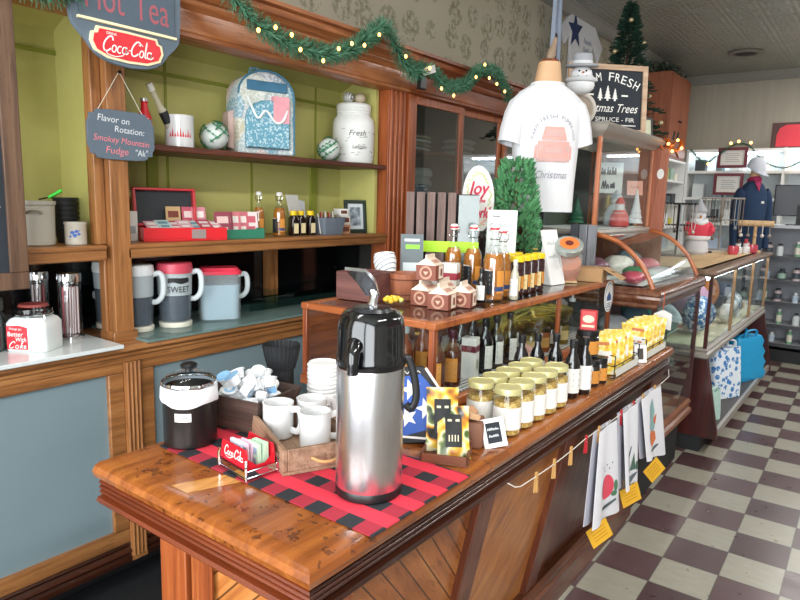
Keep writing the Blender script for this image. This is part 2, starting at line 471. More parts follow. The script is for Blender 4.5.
# ceiling vent
v = thing('ceiling_vent', 'small round dark vent in the tin ceiling near the far wall', 'vent', (-1.62, 9.0, 3.4))
MB().lathe([(.19, -.002), (.2, -.012), (.17, -.03), (.14, -.03), (.13, -.015), (0, -.015)], 24).build('ring', plain('#77746a', .5), v)
MB().lathe([(.12, -.016), (.1, -.028), (0, -.03)], 24).build('grille', BLACKM, v)

# opposite side of the shop (seen only in the door glass)
sh = thing('wall_shelving', 'white open shelving along the right hand wall of the shop', 'shelving', (2.5, 4.0, 0))
for z in (.1, .6, 1.1, 1.6, 2.05): MB().box(2.35, 2.7, 1.2, 7.0, z, z + .03).build('shelf', WHITE, sh, True)
for y in (1.2, 2.64, 4.08, 5.52, 6.98): MB().box(2.35, 2.71, y, y + .02, 0, 2.1).build('upright', WHITE, sh, True)
bn = thing('store_banner', 'long plum coloured banner with pale capital letters high on the right wall', 'banner', (2.7, 4.0, 2.3))
MB().box(2.7, 2.7195, 1.4, 6.6, 2.25, 2.85).build('panel', plain('#8c2a4a', .6), bn, True)
m = MB(frame((2.699, 4.0, 2.55), (0, -1, 0), (0, 0, 1)))
for k in range(9): m.box(-2.2 + .5 * k, -2.14 + .5 * k, -.18, .18, 0, .004); m.box(-2.2 + .5 * k, -1.98 + .5 * k, .12 - .15 * (k % 3), .18 - .15 * (k % 3), 0, .004)
m.build('pale_stripes', WHITE, bn, True)
staff = MB().box(-2.32, -1.3, -.3, 3.2, .0005, .012).build('floor_cover', BLACKM, loc=(-1.8, 1.4, .0005)); tag(staff, 'thin black sheet added on the floor behind the sales counter', 'mat')  # added thin sheet that makes the floor behind the counter black

# ================================================================ BACK COUNTER
bc = thing('back_counter', 'long oak back counter with frosted grey glass front panels under the green shelves', 'counter', (-2.4, 2.6, 0))
m = MB()
m.sweep([(-.42, .965), (0, .965), (.012, .958), (.014, .948), (.004, .94), (-.004, .934), (-.004, .925), (-.012, .918), (-.012, .9), (-.42, .9)], [(-2.215, -.3), (-2.215, 5.2)])
m.build('countertop', OAK, bc, True)
SY = [(-.3, 0.0), (1.26, 1.325), (2.47, 2.535), (3.68, 3.745), (5.1, 5.2)]
m = MB()
for a, b in SY:
    m = MB(); m.box(-2.29, -2.222, a, b, .1, .9)
    for k in range(4):
        y = a + (b - a) * (k + .5) / 4
        m.tube([(-2.222, y, .12), (-2.222, y, .9)], .0065, 6)
    m.build('stile', OAKZ, bc, True)
for i in range(4):
    a, b = SY[i][1], SY[i + 1][0]
    f = MB(); f.box(-2.275, -2.232, a, b, .86, .9); f.box(-2.275, -2.232, a, b, .175, .235)
    f.box(-2.275, -2.232, a, a + .06, .235, .86); f.box(-2.275, -2.232, b - .06, b, .235, .86)
    p = f.build('panel_frame', OAK, bc, True, bevel=.004)
    t = NT('frosted_grey_glass') if i == 0 else None
    if t: t.pbsdf(t.mix(t.noise(t.co(), 1.2, 2), '#74868b', '#7f9095'), .16, 0, None, 0, .6); FROST = t.m
    MB().box(-2.262, -2.25, a + .05, b - .05, .23, .87).build('frosted_panel', FROST, p, True)
m = MB(); m.sweep([(-.06, .175), (.0, .175), (.006, .168), (.0, .158), (.008, .15), (.014, .14), (.004, .128), (.012, .118), (.012, .1), (-.06, .1)], [(-2.235, -.3), (-2.235, 5.2)])
m.build('base_moulding', MOLD, bc, True)
MB().box(-2.63, -2.33, -.3, 5.2, 0, .1).build('kick', BLACKM, bc, True)
MB().box(-2.645, -2.61, -.3, 5.2, .1, .9).build('back_board', DARKW, bc, True)

# ================================================================ OPEN SHELVES ABOVE
hu = thing('open_hutch', 'oak shelf hutch with olive green back boards standing on the back counter', 'shelf unit', (-2.45, 1.7, .965))
m = MB()
m.box(-2.65, -2.62, -.3, 3.06, 1.28, 2.14); m.box(-2.62, -2.36, -.3, 2.9, 2.245, 2.262)
# sloping cove under the header
m.add([(-2.62, -.3, 2.13), (-2.62, 2.88, 2.13), (-2.36, 2.88, 2.25), (-2.36, -.3, 2.25), (-2.64, -.3, 2.13), (-2.64, 2.88, 2.13), (-2.36, 2.88, 2.262), (-2.36, -.3, 2.262)],
      [(0, 1, 2, 3), (7, 6, 5, 4), (0, 4, 5, 1), (3, 2, 6, 7)])
m.build('back_board', GREEN, hu, True, smooth=0)
m = MB()
for y in (.0, .48, 1.72, 2.2, 2.66): m.box(-2.622, -2.616, y, y + .012, 1.33, 2.13)
for y in (1.62, 2.62): m.box(-2.622, -2.605, y, y + .05, 1.335, 1.7)
m.box(-2.622, -2.61, -.3, 2.9, 2.04, 2.055)
m.build('board_batten', plain('#8a9036', .6), hu, True)
MB().box(-2.65, -2.625, -.3, 3.06, .965, 1.28).build('dark_backing', MIRROR, hu, True)
for y0, y1 in ((1.255, 1.28), (2.88, 2.905), (-.3, -.27)):
    MB().box(-2.62, -2.36, y0, y1, 1.335, 2.245).build('side_panel', GREEN, hu, True)
def post(y0, y1, name='post'):
    m = MB(); m.box(-2.375, -2.29, y0, y1, 1.0, 2.2); m.box(-2.375, -2.325, y0 - .04, y0, 1.335, 2.2); m.box(-2.375, -2.335, y0 - .012, y0, 1.0, 1.28)
    o = m.build(name, OAKZ if y0 < 2 else REDZ, hu, True, bevel=.004)
    MB().box(-2.385, -2.285, y0 - .012, y1 + .012, .965, 1.005).build('plinth', OAK, o, True, bevel=.004)
post(1.27, 1.345); post(-.3, -.22)
m = MB(); m.box(-2.40, -2.29, 2.91, 3.07, .965, 2.2)
for k in range(4):
    yy = 2.91 + .16 * (k + .5) / 4
    m.tube([(-2.29, yy, 1.0), (-2.29, yy, 2.15)], .011, 6)
m.build('post', REDZ, hu, True, bevel=.003)
for y0, y1 in ((-.27, 1.245), (1.335, 2.91)):
    m = MB(); m.sweep([(-.33, 1.335), (0, 1.335), (.006, 1.328), (.006, 1.322), (0, 1.315), (0, 1.285), (-.006, 1.28), (-.33, 1.28)], [(-2.29, y0), (-2.29, y1)])
    m.build('shelf', OAK, hu, True)
MB().box(-2.618, -2.30, 1.28, 2.91, 1.694, 1.718).build('shelf', wood('dark_shelf_wood', '#3c1a0e', '#5a2a18', '#6c3822', 'Y', 1, .45), hu, True, bevel=.004, label='thin red brown upper shelf')
for y in (2.28,):
    MB().box(-2.62, -2.56, y, y + .05, .965, 1.28).build('support_post', OAKZ, hu, True)
HP = [(-.1, 2.13), (-.012, 2.13), (0, 2.138), (0, 2.15), (-.012, 2.16), (-.012, 2.24), (0, 2.25), (.01, 2.265), (.01, 2.275), (.03, 2.285), (.055, 2.305), (.06, 2.33), (.085, 2.335), (.085, 2.352), (-.1, 2.352)]
MB().sweep(HP, [(-2.265, -.3), (-2.265, 3.07)]).build("header", HEADW, hu, True)
MB().box(-2.65, -2.36, -.3, 3.06, 2.30, 2.352).build('top_board', RED, hu, True)

# ================================================================ GLASS DOOR CABINET
gc = thing('wall_cabinet', 'tall red brown cabinet with sliding glass doors right of the green shelves', 'cabinet', (-2.45, 4.1, .965))
MB().sweep(HP, [(-2.265, 3.071), (-2.265, 5.2)]).build('header', RED, gc, True)
m = MB(); m.box(-2.65, -2.3, 3.08, 5.2, .965, 1.0); m.box(-2.65, -2.3, 5.17, 5.2, 1.0, 2.3); m.box(-2.65, -2.63, 3.08, 5.2, 1.0, 2.3); m.box(-2.65, -2.3, 3.08, 5.2, 2.25, 2.3); m.box(-2.63, -2.42, 3.08, 3.1, 1, 2.25)
m.build('carcass', plain('#3b3a34', .6), gc, True, smooth=0)
for z in (1.30, 1.52, 1.82): MB().box(-2.62, -2.37, 3.1, 5.17, z, z + .018).build('shelf', RED, gc, True)
MB().box(-2.33, -2.27, 3.072, 3.12, 1.0, 2.13).build('stile', REDZ, gc, True, bevel=.003)
for i, (a, b, x) in enumerate(((3.12, 3.70, -2.285), (3.67, 4.26, -2.31), (4.26, 4.72, -2.285), (4.68, 5.18, -2.31))):
    f = MB()
    f.box(x - .02, x, a, a + .05, 1.0, 2.13); f.box(x - .02, x, b - .05, b, 1.0, 2.13); f.box(x - .02, x, a + .05, b - .05, 1.0, 1.06); f.box(x - .02, x, a + .05, b - .05, 2.085, 2.13)
    d = f.build('sliding_door', REDZ, gc, True, bevel=.003)
    MB().box(x - .012, x - .008, a + .045, b - .045, 1.055, 2.09).build('door_glass', glass('door_pane', (.7, .75, .75), .02, 1, 2.8) if i == 0 else bpy.data.materials['door_pane'], d, True)
# linens in the cabinet
def cloth_pile(name, label, loc, w, d, h, mt, n=4):
    r = thing(name, label, 'linen', loc)
    for k in range(n):
        m = MB()
        def fn(u, v, k=k):
            a = u * 2 * pi; rr = 1 - .12 * sin(3 * a + k)
            return ((cos(a) * w / 2 * rr), sin(a) * d / 2 * rr, h * (k + v) / n)
        rings = [[(cos(a) * w / 2 * (1 - .1 * sin(3 * a + k)) * q, sin(a) * d / 2 * q, h * (k + zz) / n) for a in [2 * pi * i / 18 for i in range(18)]] for q, zz in ((.8, 0), (1, .25), (1, .7), (.8, 1))]
        m.loft(rings); m.build('fold', mt[k % len(mt)], r)
    return r
t = NT('blue_white_print'); nz = t.noise(t.co(), 40, 3, .6); t.pbsdf(t.ramp(nz, [(.42, '#d8dde2'), (.5, '#3d6a9a')]), .8); BLUEPR = t.m
cloth_pile('folded_linen', 'blue printed cloth folded on the glass door cabinet shelf', (-2.44, 3.3, 1.538), .26, .34, .09, [BLUEPR])
cloth_pile('folded_linen', 'white cloth bundle behind the left sliding glass door', (-2.53, 3.55, 1.538), .16, .2, .2, [PAPER], 3)
cloth_pile('folded_linen', 'pile of pale cloth on the top shelf behind the left sliding door', (-2.5, 3.4, 1.838), .2, .36, .1, [PAPER, plain('#b3a58c', .8)], 4)
cloth_pile('folded_linen', 'pile of grey cloth on the top shelf behind the second sliding door', (-2.5, 3.98, 1.838), .2, .3, .12, [plain('#9c9890', .8)], 3)

# ================================================================ SALES COUNTER
sc_ = thing('sales_counter', 'long oak sales counter with polished top and diagonal board front', 'counter', (-1.1, 1.93, 0))
path = [(-1.47, .745), (-.74, .745), (-.74, 3.13)]
m = MB()
m.box(-1.47, -.78, .785, 3.13, .84, .8795)
m.sweep([(-.045, .84), (-.045, .88), (-.012, .88), (0, .874), (.006, .862), (.002, .848), (-.006, .842)], path)
m.build('worktop', TOPW, sc_, True)
prof = [(-.06, .842), (-.012, .842), (-.02, .836)]
for zc in (.828, .816, .804):
    prof += [(-.018 + .009 * sin(a), zc + .0055 * cos(a)) for a in [pi * k / 6 for k in range(7)]]
prof += [(-.02, .796), (-.004, .792), (.0, .784), (-.008, .774), (-.02, .77), (-.06, .77)]
m = MB(); m.sweep(prof, path); n_ = len(prof)
for i in range(n_): m.mi[i] = 1
m.build('edge_moulding', [MOLD, ENDM], sc_, True)
MB().add([(-1.225, .792, .8802), (-1.165, .792, .8802), (-1.115, .915, .8802), (-1.175, .915, .8802)], [(0, 1, 2, 3)]).build('inlay_board', wood('pale_inlay', '#b57a38', '#c88d48', '#d29a58', 'Y', 1, .25, .4), sc_, True, label='paler board let into the top')
SH = Matrix(((1, 0, .2, -.154), (0, 1, 0, 0), (0, 0, 1, 0), (0, 0, 0, 1)))   # the front leans in towards the floor
MB().box(-1.29, -1.19, .80, .9, 0, .77).build('corner_stile', REDZ, sc_, True, bevel=.003)
MB(SH).box(-.84, -.765, .80, .9, 0, .77).build('corner_stile', REDZ, sc_, True, bevel=.003)
for k in range(4): MB().tube([(-1.175 + .018 * k, .815, .12), (-1.175 + .018 * k, .815, .77)], .008, 6).build('reeding', REDZ, sc_, True)
for a, b in ((1.405, 1.49), (1.98, 2.075), (2.95, 3.12)): MB(SH).box(-.84, -.765, a, b, 0.1, .77).build('stile', STILEW, sc_, True, bevel=.003)
m = MB(); m.box(-1.19, -.845, .83, .85, .1, .77)
m2 = NT('x')
ENDP = wood('end_diagonal_boards', '#7a4018', '#a2602a', '#b4763c', 'X', .7, .38, .2)
def end_mat():
    t = NT('end_boards'); co0 = t.co((1, 1, 1), (0, radians(45), 0)); mp = t.n('Mapping'); mp.inputs['Scale'].default_value = (1, 14, 14); t.l(co0, mp.inputs[0])
    n1 = t.noise(mp.outputs[0], 2.2, 4, .6, .3); col = t.ramp(n1, [(.28, '#8a4a22'), (.5, '#ae6c34'), (.72, '#bf8048')])
    sp = t.n('SeparateXYZ'); t.l(co0, sp.inputs[0]); g = t.math('LESS_THAN', t.math('FRACT', t.math('DIVIDE', sp.outputs[2], .05)), .09)
    t.pbsdf(t.mix(t.math('MULTIPLY', g, .8), col, '#2a1208'), .4, 0, t.bump(t.math('SUBTRACT', 1, g), .3, .004), .2); return t.m
m.build('end_panel', end_mat(), sc_, True)
for a, b, mt in ((.9, 1.405, DIAG1), (1.49, 1.98, DIAG2), (2.075, 2.95, FLUTE)):
    MB(SH).box(-.81, -.787, a, b, .1, .77).build('front_panel', mt, sc_, True)
m = MB(); m.sweep([(-.05, .0), (-.05, .14), (0, .14), (.012, .125), (.012, .105), (.022, .095), (.022, .0)], [(-1.29, .80), (-.888, .80), (-.888, 3.12)])
m.build('base_board', wood('dark_base_wood', '#3a1c10', '#5c3018', '#704022', 'Y', .9, .4, .2), sc_, True)
m = MB(); m.box(-1.29, -1.27, .9, 3.12, 0, .77); m.box(-1.27, -.9, 3.1, 3.12, .0, .77); m.box(-1.29, -.89, .85, 3.12, .755, .77)
m.build('carcass', DARKW, sc_, True)

# ================================================================ COUNTERTOP CASE
cc = thing('countertop_case', 'long low glass display case with orange brown wooden frame standing on the sales counter', 'display case', (-1.33, 2.35, .88))
x0, x1, y0, y1, zt = -1.6, -1.045, 1.57, 3.125, 1.168
m = MB(); m.box(x0, x1 + .012, y0 - .012, y1, .88, .912); m.build('base', REDX, cc, True, bevel=.004)
m = MB()
w = .02
for x in (x0, x1 - w):
    for y in (y0, y1 - w): MB().box(x, x + w, y, y + w, .912, zt - .022).build('corner_post', REDZ, cc, True, bevel=.002)
MB().box(x1 - .014, x1, 2.49, 2.51, .912, zt - .022).build('mullion', REDZ, cc, True, bevel=.002)
m = MB()
m.box(x0 - .004, x0 + .03, y0 - .004, y1 + .004, zt - .022, zt); m.box(x1 - .03, x1 + .006, y0 - .004, y1 + .004, zt - .022, zt)
m.box(x0 + .03, x1 - .03, y0 - .004, y0 + .03, zt - .022, zt); m.box(x0 + .03, x1 - .03, y1 - .03, y1 + .004, zt - .022, zt)
m.build('top_frame', REDX, cc, True, bevel=.003)
MB().box(x0 + .028, x1 - .028, y0 + .028, y1 - .028, zt - .008, zt - .002).build('top_glass', PANE, cc, True)
MB().box(x1 - .01, x1 - .006, y0 + w, y1 - w, .912, zt - .022).build('front_glass', PANE, cc, True)
MB().box(x0 + w, x1 - w, y0 + .006, y0 + .01, .912, zt - .022).build('end_glass', PANE, cc, True, label='glass pane at the near end')
MB().box(x0 + w, x1 - w, y1 - .01, y1 - .006, .912, zt - .022).build('end_glass', PANE, cc, True, label='glass pane at the far end')
m = MB(); m.box(x0 + .004, x0 + .016, y0 + w, y1 - w, .912, zt - .022)
for k in range(3): m.box(x0 + .016, x0 + .024, y0 + w, y1 - w, .93 + k * .075, .94 + k * .075)
m.build('back_door', RED, cc, True)
def check(name, c1, c2, p, rough=.8):
    t = NT(name); sp = t.n('SeparateXYZ'); t.l(t.co(), sp.inputs[0])
    s = [t.math('LESS_THAN', t.math('FRACT', t.math('DIVIDE', sp.outputs[i], p)), .5) for i in (0, 1)]
    x = t.math('MULTIPLY', t.math('ADD', s[0], s[1]), .5)
    t.pbsdf(t.ramp(x, [(0, c1), (.5, tuple((a + b) / 2 for a, b in zip(lin(c1), lin(c2)))), (1, c2)]), rough); return t.m
cl = MB(); cl.box(x0 + .03, x1 - .012, y0 + .03, y1 - .03, .912, .916)
tag(cl.build('shelf_liner', check('grey_gingham', '#e4e2de', '#4a4a4e', .02), loc=(-1.3, 2.35, .912)), 'grey gingham cloth lining the floor of the low glass case', 'cloth')
# round sticker on the far end of the front glass
st = thing('oval_sticker', 'white oval sticker with blue print on the far end of the low case', 'sticker', (-1.037, 3.055, 1.095), pi / 2)
def ell(a, b, n=28): return [(a * cos(2 * pi * i / n), b * sin(2 * pi * i / n)) for i in range(n)]
m = MB(frame((0, 0, 0), (1, 0, 0), (0, 0, 1))); m.prism(ell(.058, .075), .001, .003); m.build('backing', WHITE, st)
m = MB(frame((0, 0, 0), (1, 0, 0), (0, 0, 1))); m.ribbon(ell(.05, .066), .004, 0, .0035, closed=True); m.flat([(-.03, -.02), (.03, -.02), (.03, .0), (0, .025), (-.03, .0)], 0, .0035)
for k in range(3): m.flat([(-.025, -.03 - .009 * k), (.025, -.03 - .009 * k), (.025, -.034 - .009 * k), (-.025, -.034 - .009 * k)], 0, .0035)
m.build('print', plain('#2f4c78', .5), st)
# ================================================================ CURVED GLASS CASE
cv = thing('curved_display_case', 'tall candy case with curved glass front and a square glass tower', 'display case', (-1.2, 3.6, 0))
Y0, Y1 = 3.15, 4.05
MB().box(-1.55, -.89, Y0, Y1, 0, .3).build('kick', BLACKM, cv, True)  # recessed base; its black holds the shadow under the case
m = MB(); m.sweep([(-.1, .3), (.0, .3), (.012, .315), (.008, .335), (-.004, .345), (0, .36), (.004, .38), (-.01, .4), (-.1, .4)], [(-.835, Y0), (-.835, Y1), (-1.5, Y1)])
m.box(-1.55, -.93, Y0, Y1 - .1, .3, .4); m.build('base_rail', wood('aged_base_wood', '#54301c', '#7c4c30', '#925e40', 'Y', .8, .3, .4), cv, True)
for y in (Y0, Y1 - .022): MB().box(-.857, -.835, y, y + .022, .4, 1.045).build('corner_post', DARKW, cv, True); MB().box(-1.55, -1.528, y, y + .022, .4, 1.38).build('corner_post', DARKW, cv, True)
MB().box(-.846, -.842, Y0 + .022, Y1 - .022, .4, 1.045).build('front_glass', PANE, cv, True)
MB().box(-1.528, -.857, Y1 - .012, Y1 - .008, .4, 1.045).build('end_glass', PANE, cv, True)
MB().box(-1.55, -1.54, Y0 + .022, Y1 - .022, .4, 1.4).build('back_panel', plain('#4b4d48', .4), cv, True)
for z in (.62, .84): MB().box(-1.52, -.9, Y0 + .03, Y1 - .03, z, z + .008).build('glass_shelf', TEAL, cv, True)
m = MB(); m.sweep([(-.1, 1.04), (-.01, 1.04), (.0, 1.05), (0, 1.065), (.012, 1.075), (.02, 1.09), (.014, 1.103), (.024, 1.11), (.024, 1.12), (.008, 1.132), (-.02, 1.137), (-.1, 1.137)], [(-1.5, Y0), (-.835, Y0), (-.835, Y1), (-1.5, Y1)])
AGED = wood('aged_ledge_wood', '#4a281a', '#6e4430', '#86604a', 'Y', .8, .25, .5)
m.build('ledge_moulding', AGED, cv, True)
MB().box(-1.54, -.92, Y0 + .02, Y1 - .02, 1.1, 1.137).build('display_floor', WHITE, cv, True)
arc = cr([(-.862, 1.137), (-.892, 1.2), (-.94, 1.268), (-1.015, 1.335), (-1.09, 1.37), (-1.165, 1.386)], 5)
for y in (Y0, Y1 - .022):
    MB().tube([(p[0], y + .011, p[1]) for p in arc], .012, 8).build('arch_frame', REDX, cv, True)
MB().sheet(lambda u, v: (arc[round(v * (len(arc) - 1))][0], Y0 + .02 + u * (Y1 - Y0 - .04), arc[round(v * (len(arc) - 1))][1]), 1, len(arc) - 1, 0, .004).build('curved_glass', PANE, cv, True, smooth=60)
for y in (Y0 + .009, Y1 - .013):
    poly = [(p[0], p[1]) for p in arc] + [(-1.53, 1.386), (-1.53, 1.137)]
    MB(frame((0, y + .004, 0), (1, 0, 0), (0, 0, 1))).prism(poly, 0, .004).build('end_glass', PANE, cv, True)
# tower
tx0, tx1 = -1.55, -1.16
COPW = wood('copper_brown_wood', '#8a4a2a', '#aa6038', '#b8744a', 'Z', .9, .35, .3)
m = MB(); m.sweep([(-.06, 1.38), (.006, 1.38), (.01, 1.39), (.004, 1.405), (-.06, 1.405)], [(tx0, Y0), (tx1, Y0), (tx1, Y1), (tx0, Y1)]); to = m.build('tower', PEWTER, cv, True)
for x in (tx0, tx1 - .022):
    for y in (Y0, Y1 - .022): MB().box(x, x + .022, y, y + .022, 1.405, 1.865).build('tower_post', COPW, to, True, bevel=.003)
m = MB(); m.sweep([(-.06, 1.855), (-.005, 1.855), (.006, 1.868), (.016, 1.876), (.036, 1.89), (.046, 1.912), (.03, 1.927), (-.06, 1.93)], [(tx0, Y0), (tx1, Y0), (tx1, Y1), (tx0, Y1)]); m.box(tx0, tx1 - .05, Y0 + .05, Y1 - .05, 1.91, 1.93)
m.build('cornice', PEWTER, to, True)
m = MB(); m.box(tx1 - .012, tx1 - .008, Y0 + .022, Y1 - .022, 1.405, 1.86); m.build('tower_glass', PANE, to, True, label='front pane of the tower')
for y in (Y0 + .008, Y1 - .012): MB().box(tx0 + .022, tx1 - .022, y, y + .004, 1.405, 1.86).build('tower_glass', PANE, to, True)
MB().box(tx0, tx0 + .01, Y0 + .022, Y1 - .022, 1.405, 1.86).build('tower_back', plain('#4c5350', .25), to, True)
MB().box(tx0 + .02, tx1 - .03, Y0 + .025, Y1 - .025, 1.40, 1.408).build('tower_floor', WHITE, to, True)
MB().box(tx0 + .02, tx1 - .12, Y0 + .3, Y1 - .025, 1.585, 1.591).build('glass_shelf', TEAL, to, True)

m = MB(); m.box(tx0, -1.085, Y1 + .005, Y1 + .03, 1.14, 1.87); eb = m.build('end_board', FARW, cv, True, label='red wood board at the far end'); m = MB(frame((-1.12, Y1 + .0045, 1.72), (1, 0, 0), (0, 0, 1))); m.flat(ell(.02, .03), 0, .001); m.build('sticker', PAPER, eb, True)
# ================================================================ FAR GLASS CASE
fc = thing('far_display_case', 'long glass front display case with red mahogany ends, past the curved case', 'display case', (-1.2, 5.4, 0))
A, B = 4.25, 6.55
endp = [(-1.35, .1), (-.705, .1), (-.705, .15), (-.80, .61), (-1.35, .61)]
MB().box(-1.35, -.8, A + .01, B - .01, 0, .1).build('kick', BLACKM, fc, True)
for y in (A, B - .03): MB(frame((0, y + .03, 0), (1, 0, 0), (0, 0, 1))).prism(endp, 0, .03).build('end_panel', DARKW, fc, True, bevel=.003)
MB().box(-1.35, -.72, A + .03, B - .03, .105, .14).build('floor_shelf', plain('#3c3430', .5), fc, True)
m = MB(); m.box(-.735, -.715, A + .03, B - .03, .1, .144); m.build('shelf_lip', PEWTER, fc, True)
MB().box(-1.35, -1.33, A, B, .06, 1.12).build('back_panel', plain('#5c5852', .5), fc, True)
m = MB(); m.sweep([(-.08, .6), (0, .6), (.012, .61), (.012, .63), (.0, .64), (.006, .655), (-.006, .668), (-.08, .668)], [(-1.35, A), (-.81, A), (-.81, B), (-1.35, B)]); m.box(-1.33, -.88, A + .05, B - .05, .6, .66)
m.build('ledge', PEWTER, fc, True)
MB().box(-1.32, -.84, A + .03, B - .03, .66, .67).build('display_floor', plain('#cfc9a8', .6), fc, True)
n = 3
for k in range(n + 1):
    y = A + (B - A - .02) * k / n
    MB().box(-.832, -.812, y, y + .02, .668, 1.11).build('mullion', plain('#8a6a4a', .4, .5) if k else DARKW, fc, True)
MB().box(-.824, -.82, A + .02, B - .02, .668, 1.11).build('front_glass', PANE, fc, True)
for y in (A + .006, B - .01): MB().box(-1.33, -.832, y, y + .004, .668, 1.11).build('end_glass', PANE, fc, True)
m = MB(); m.sweep([(-.1, 1.11), (.0, 1.11), (.012, 1.12), (.022, 1.13), (.022, 1.145), (.01, 1.152), (-.1, 1.152)], [(-1.36, A), (-.81, A), (-.81, B), (-1.36, B)]); m.build('top_rail', wood('aged_top_rail', '#5a4030', '#7c6350', '#8c7560', 'Y', .8, .35, .3), fc, True)
MB().box(-1.35, -.88, A + .07, B - .07, 1.135, 1.152).build('top_board', PALEW, fc, True)
MB().tube([(-.86, A + .06, 1.095), (-.86, B - .06, 1.095)], .012, 8).build('tube_lamp', TUBE, fc, True, label='lit tube lamp under the top rail')

# ================================================================ FAR WALL SHELVING
ws = thing('white_shelving', 'white lit wall shelving with stock across the far end of the shop', 'shelving', (-1, 9.7, 0))
Z = [.6, .95, 1.3, 1.63, 1.98, 2.26]
for z in Z: MB().box(-2.28, 1.2, 9.5, 9.9, z, z + .035).build('shelf', WHITE, ws, True)
for x in (-2.3, -1.15, 0.0, 1.2): MB().box(x, x + .03, 9.499, 9.9, 0, 2.3).build('upright', WHITE, ws, True)
MB().box(-2.3, 1.23, 9.9, 9.92, 0, 2.3).build('back_panel', plain('#dfe6e8', .6), ws, True)
for a, b in ((-2.2, -1.25), (-1.1, -.05), (.05, 1.1)): MB().box(a, b, 9.6, 9.63, 2.225, 2.255).build('tube_lamp', TUBE, ws, True, label='lit white tube under the top shelf')
wl_ = thing('side_shelving', 'white shelving along the left wall below the hanging red wood cabinet', 'shelving', (-2.45, 8.3, 0))
for z in (.95, 1.25, 1.55, 1.84, 2.1): MB().box(-2.63, -2.3, 7.0, 9.45, z, z + .03).build('shelf', WHITE, wl_, True)
for y in (6.97, 9.45): MB().box(-2.65, -2.3, y, y + .03, 0, 2.13).build('upright', WHITE, wl_, True)
MB().box(-2.65, -2.63, 7, 9.45, 0, 2.13).build('back_panel', WHITE, wl_, True)
wc = thing('red_wood_cabinet', 'tall red wood cabinet hung high in the far left corner', 'cabinet', (-2.48, 8.9, 2.13))
m = MB(); m.box(-2.655, -2.3, 8.45, 9.35, 2.132, 3.16); m.build('body', FARW, wc, True, bevel=.006)
m = MB(); m.box(-2.3, -2.285, 8.47, 8.9, 2.16, 3.13); a = m.build('door', FARW, wc, True, bevel=.004)
MB().sphere((-2.275, 8.86, 2.6), .014, 8).build('knob', BLACK, a, True)
m = MB(); m.box(-2.3, -2.285, 8.91, 9.33, 2.16, 3.13); a = m.build('door', FARW, wc, True, bevel=.004)
MB().sphere((-2.275, 8.95, 2.6), .014, 8).build('knob', BLACK, a, True)
gd = thing('grey_shelf_counter', 'grey open fronted shelf counter below the computer monitor at the far right', 'shelf counter', (-.2, 7.6, 0))
for z in (.17, .36, .59, .81, 1.05): MB().box(-1.0, .95, 7.4, 7.75, z, z + .02).build('shelf', plain('#a9aaae', .5), gd, True)
MB().box(-1.06, 1.0, 7.36, 7.98, 1.345, 1.375).build('top', plain('#b9bbc0', .4), gd, True, bevel=.004)
for q in ((-1.03, -1.0, 7.4, 7.95, 0, 1.345), (.95, .98, 7.4, 7.95, 0, 1.345), (-1.0, .95, 7.75, 7.77, .1, 1.345)): MB().box(*q).build('panel', plain('#9a9ca2', .5), gd, True)
MB().box(-1.0, .95, 7.43, 7.9, 0, .12).build('kick', BLACKM, gd, True)
for z in (.17, .36, .59, .81, 1.05): MB().box(-1.0, .95, 7.39, 7.4, z - .012, z + .022).build('price_rail', plain('#3a3b40', .4), gd, True)
for i, (a, b, c, d, lb) in enumerate(((-1.9, -1.55, 2.05, 2.31, 'upper of two dark red framed certificates on the far shelving'), (-1.92, -1.57, 1.70, 1.98, 'lower dark red framed certificate, half behind the navy sweatshirt'))):
    ce = thing('certificate', lb, 'frame', ((a + b) / 2, 9.47, c), 0, 'framed certificates')
    w, h = b - a, d - c
    m = MB(frame((0, 0, 0), (1, 0, 0), (0, 0, 1)))
    for q in ((-w / 2, w / 2, 0, .035), (-w / 2, w / 2, h - .035, h), (-w / 2, -w / 2 + .035, .035, h - .035), (w / 2 - .035, w / 2, .035, h - .035)): m.box(q[0], q[1], q[2], q[3], 0, .025)
    m.build('frame', plain('#6a2430', .4), ce)
    MB(frame((0, 0, 0), (1, 0, 0), (0, 0, 1))).box(-w / 2 + .03, w / 2 - .03, .03, h - .03, 0, .012).build('paper', PAPER, ce)
    m = MB(frame((0, 0, 0), (1, 0, 0), (0, 0, 1)))
    for k in range(5): m.flat([(-.09 + .01 * (k % 2), h * .3 + .025 * k), (.09 - .015 * (k % 3), h * .3 + .025 * k), (.09 - .015 * (k % 3), h * .3 + .025 * k + .006), (-.09 + .01 * (k % 2), h * .3 + .025 * k + .006)], 0, .013)
    m.build('print', plain('#8a8a92', .6), ce)
rp = thing('red_sign', 'dark framed sign with a red rounded shape standing on top of the far white shelving', 'sign', (-1.08, 9.7, 2.295))
F0 = frame((0, 0, 0), (1, 0, 0), (0, 0, 1))
m = MB(F0); m.box(-.26, .26, 0, .33, -.02, .01); m.build('frame', plain('#4a2c28', .5), rp)
m = MB(F0); m.prism([(-.2, .03), (.24, .03), (.24, .3), (-.1, .3), (-.17, .26), (-.2, .18)], .01, .016); m.build('emblem', plain('#c93340', .5), rp)
MB(F0).box(.14, .17, .03, .29, .016, .02).build('stripe', PAPER, rp)
MB(F0).box(.185, .25, .03, .29, .016, .02).build('stripe', PAPER, rp)
mo = thing('computer_monitor', 'black computer monitor seen from behind on the grey shelf counter', 'monitor', (-.72, 7.6, 1.375), radians(8))
m = MB(); m.box(-.24, .24, -.02, .02, .09, .4); m.build('screen_housing', plain('#24262c', .4), mo, bevel=.01)
m = MB(); m.bar((0, .0, .0), (0, -.03, .2), .06, .03); m.build('neck', BLACK, mo)
MB().lathe([(.12, 0), (.12, .008), (.05, .016), (0, .016)], 20, sy=.7).build('foot', BLACK, mo)
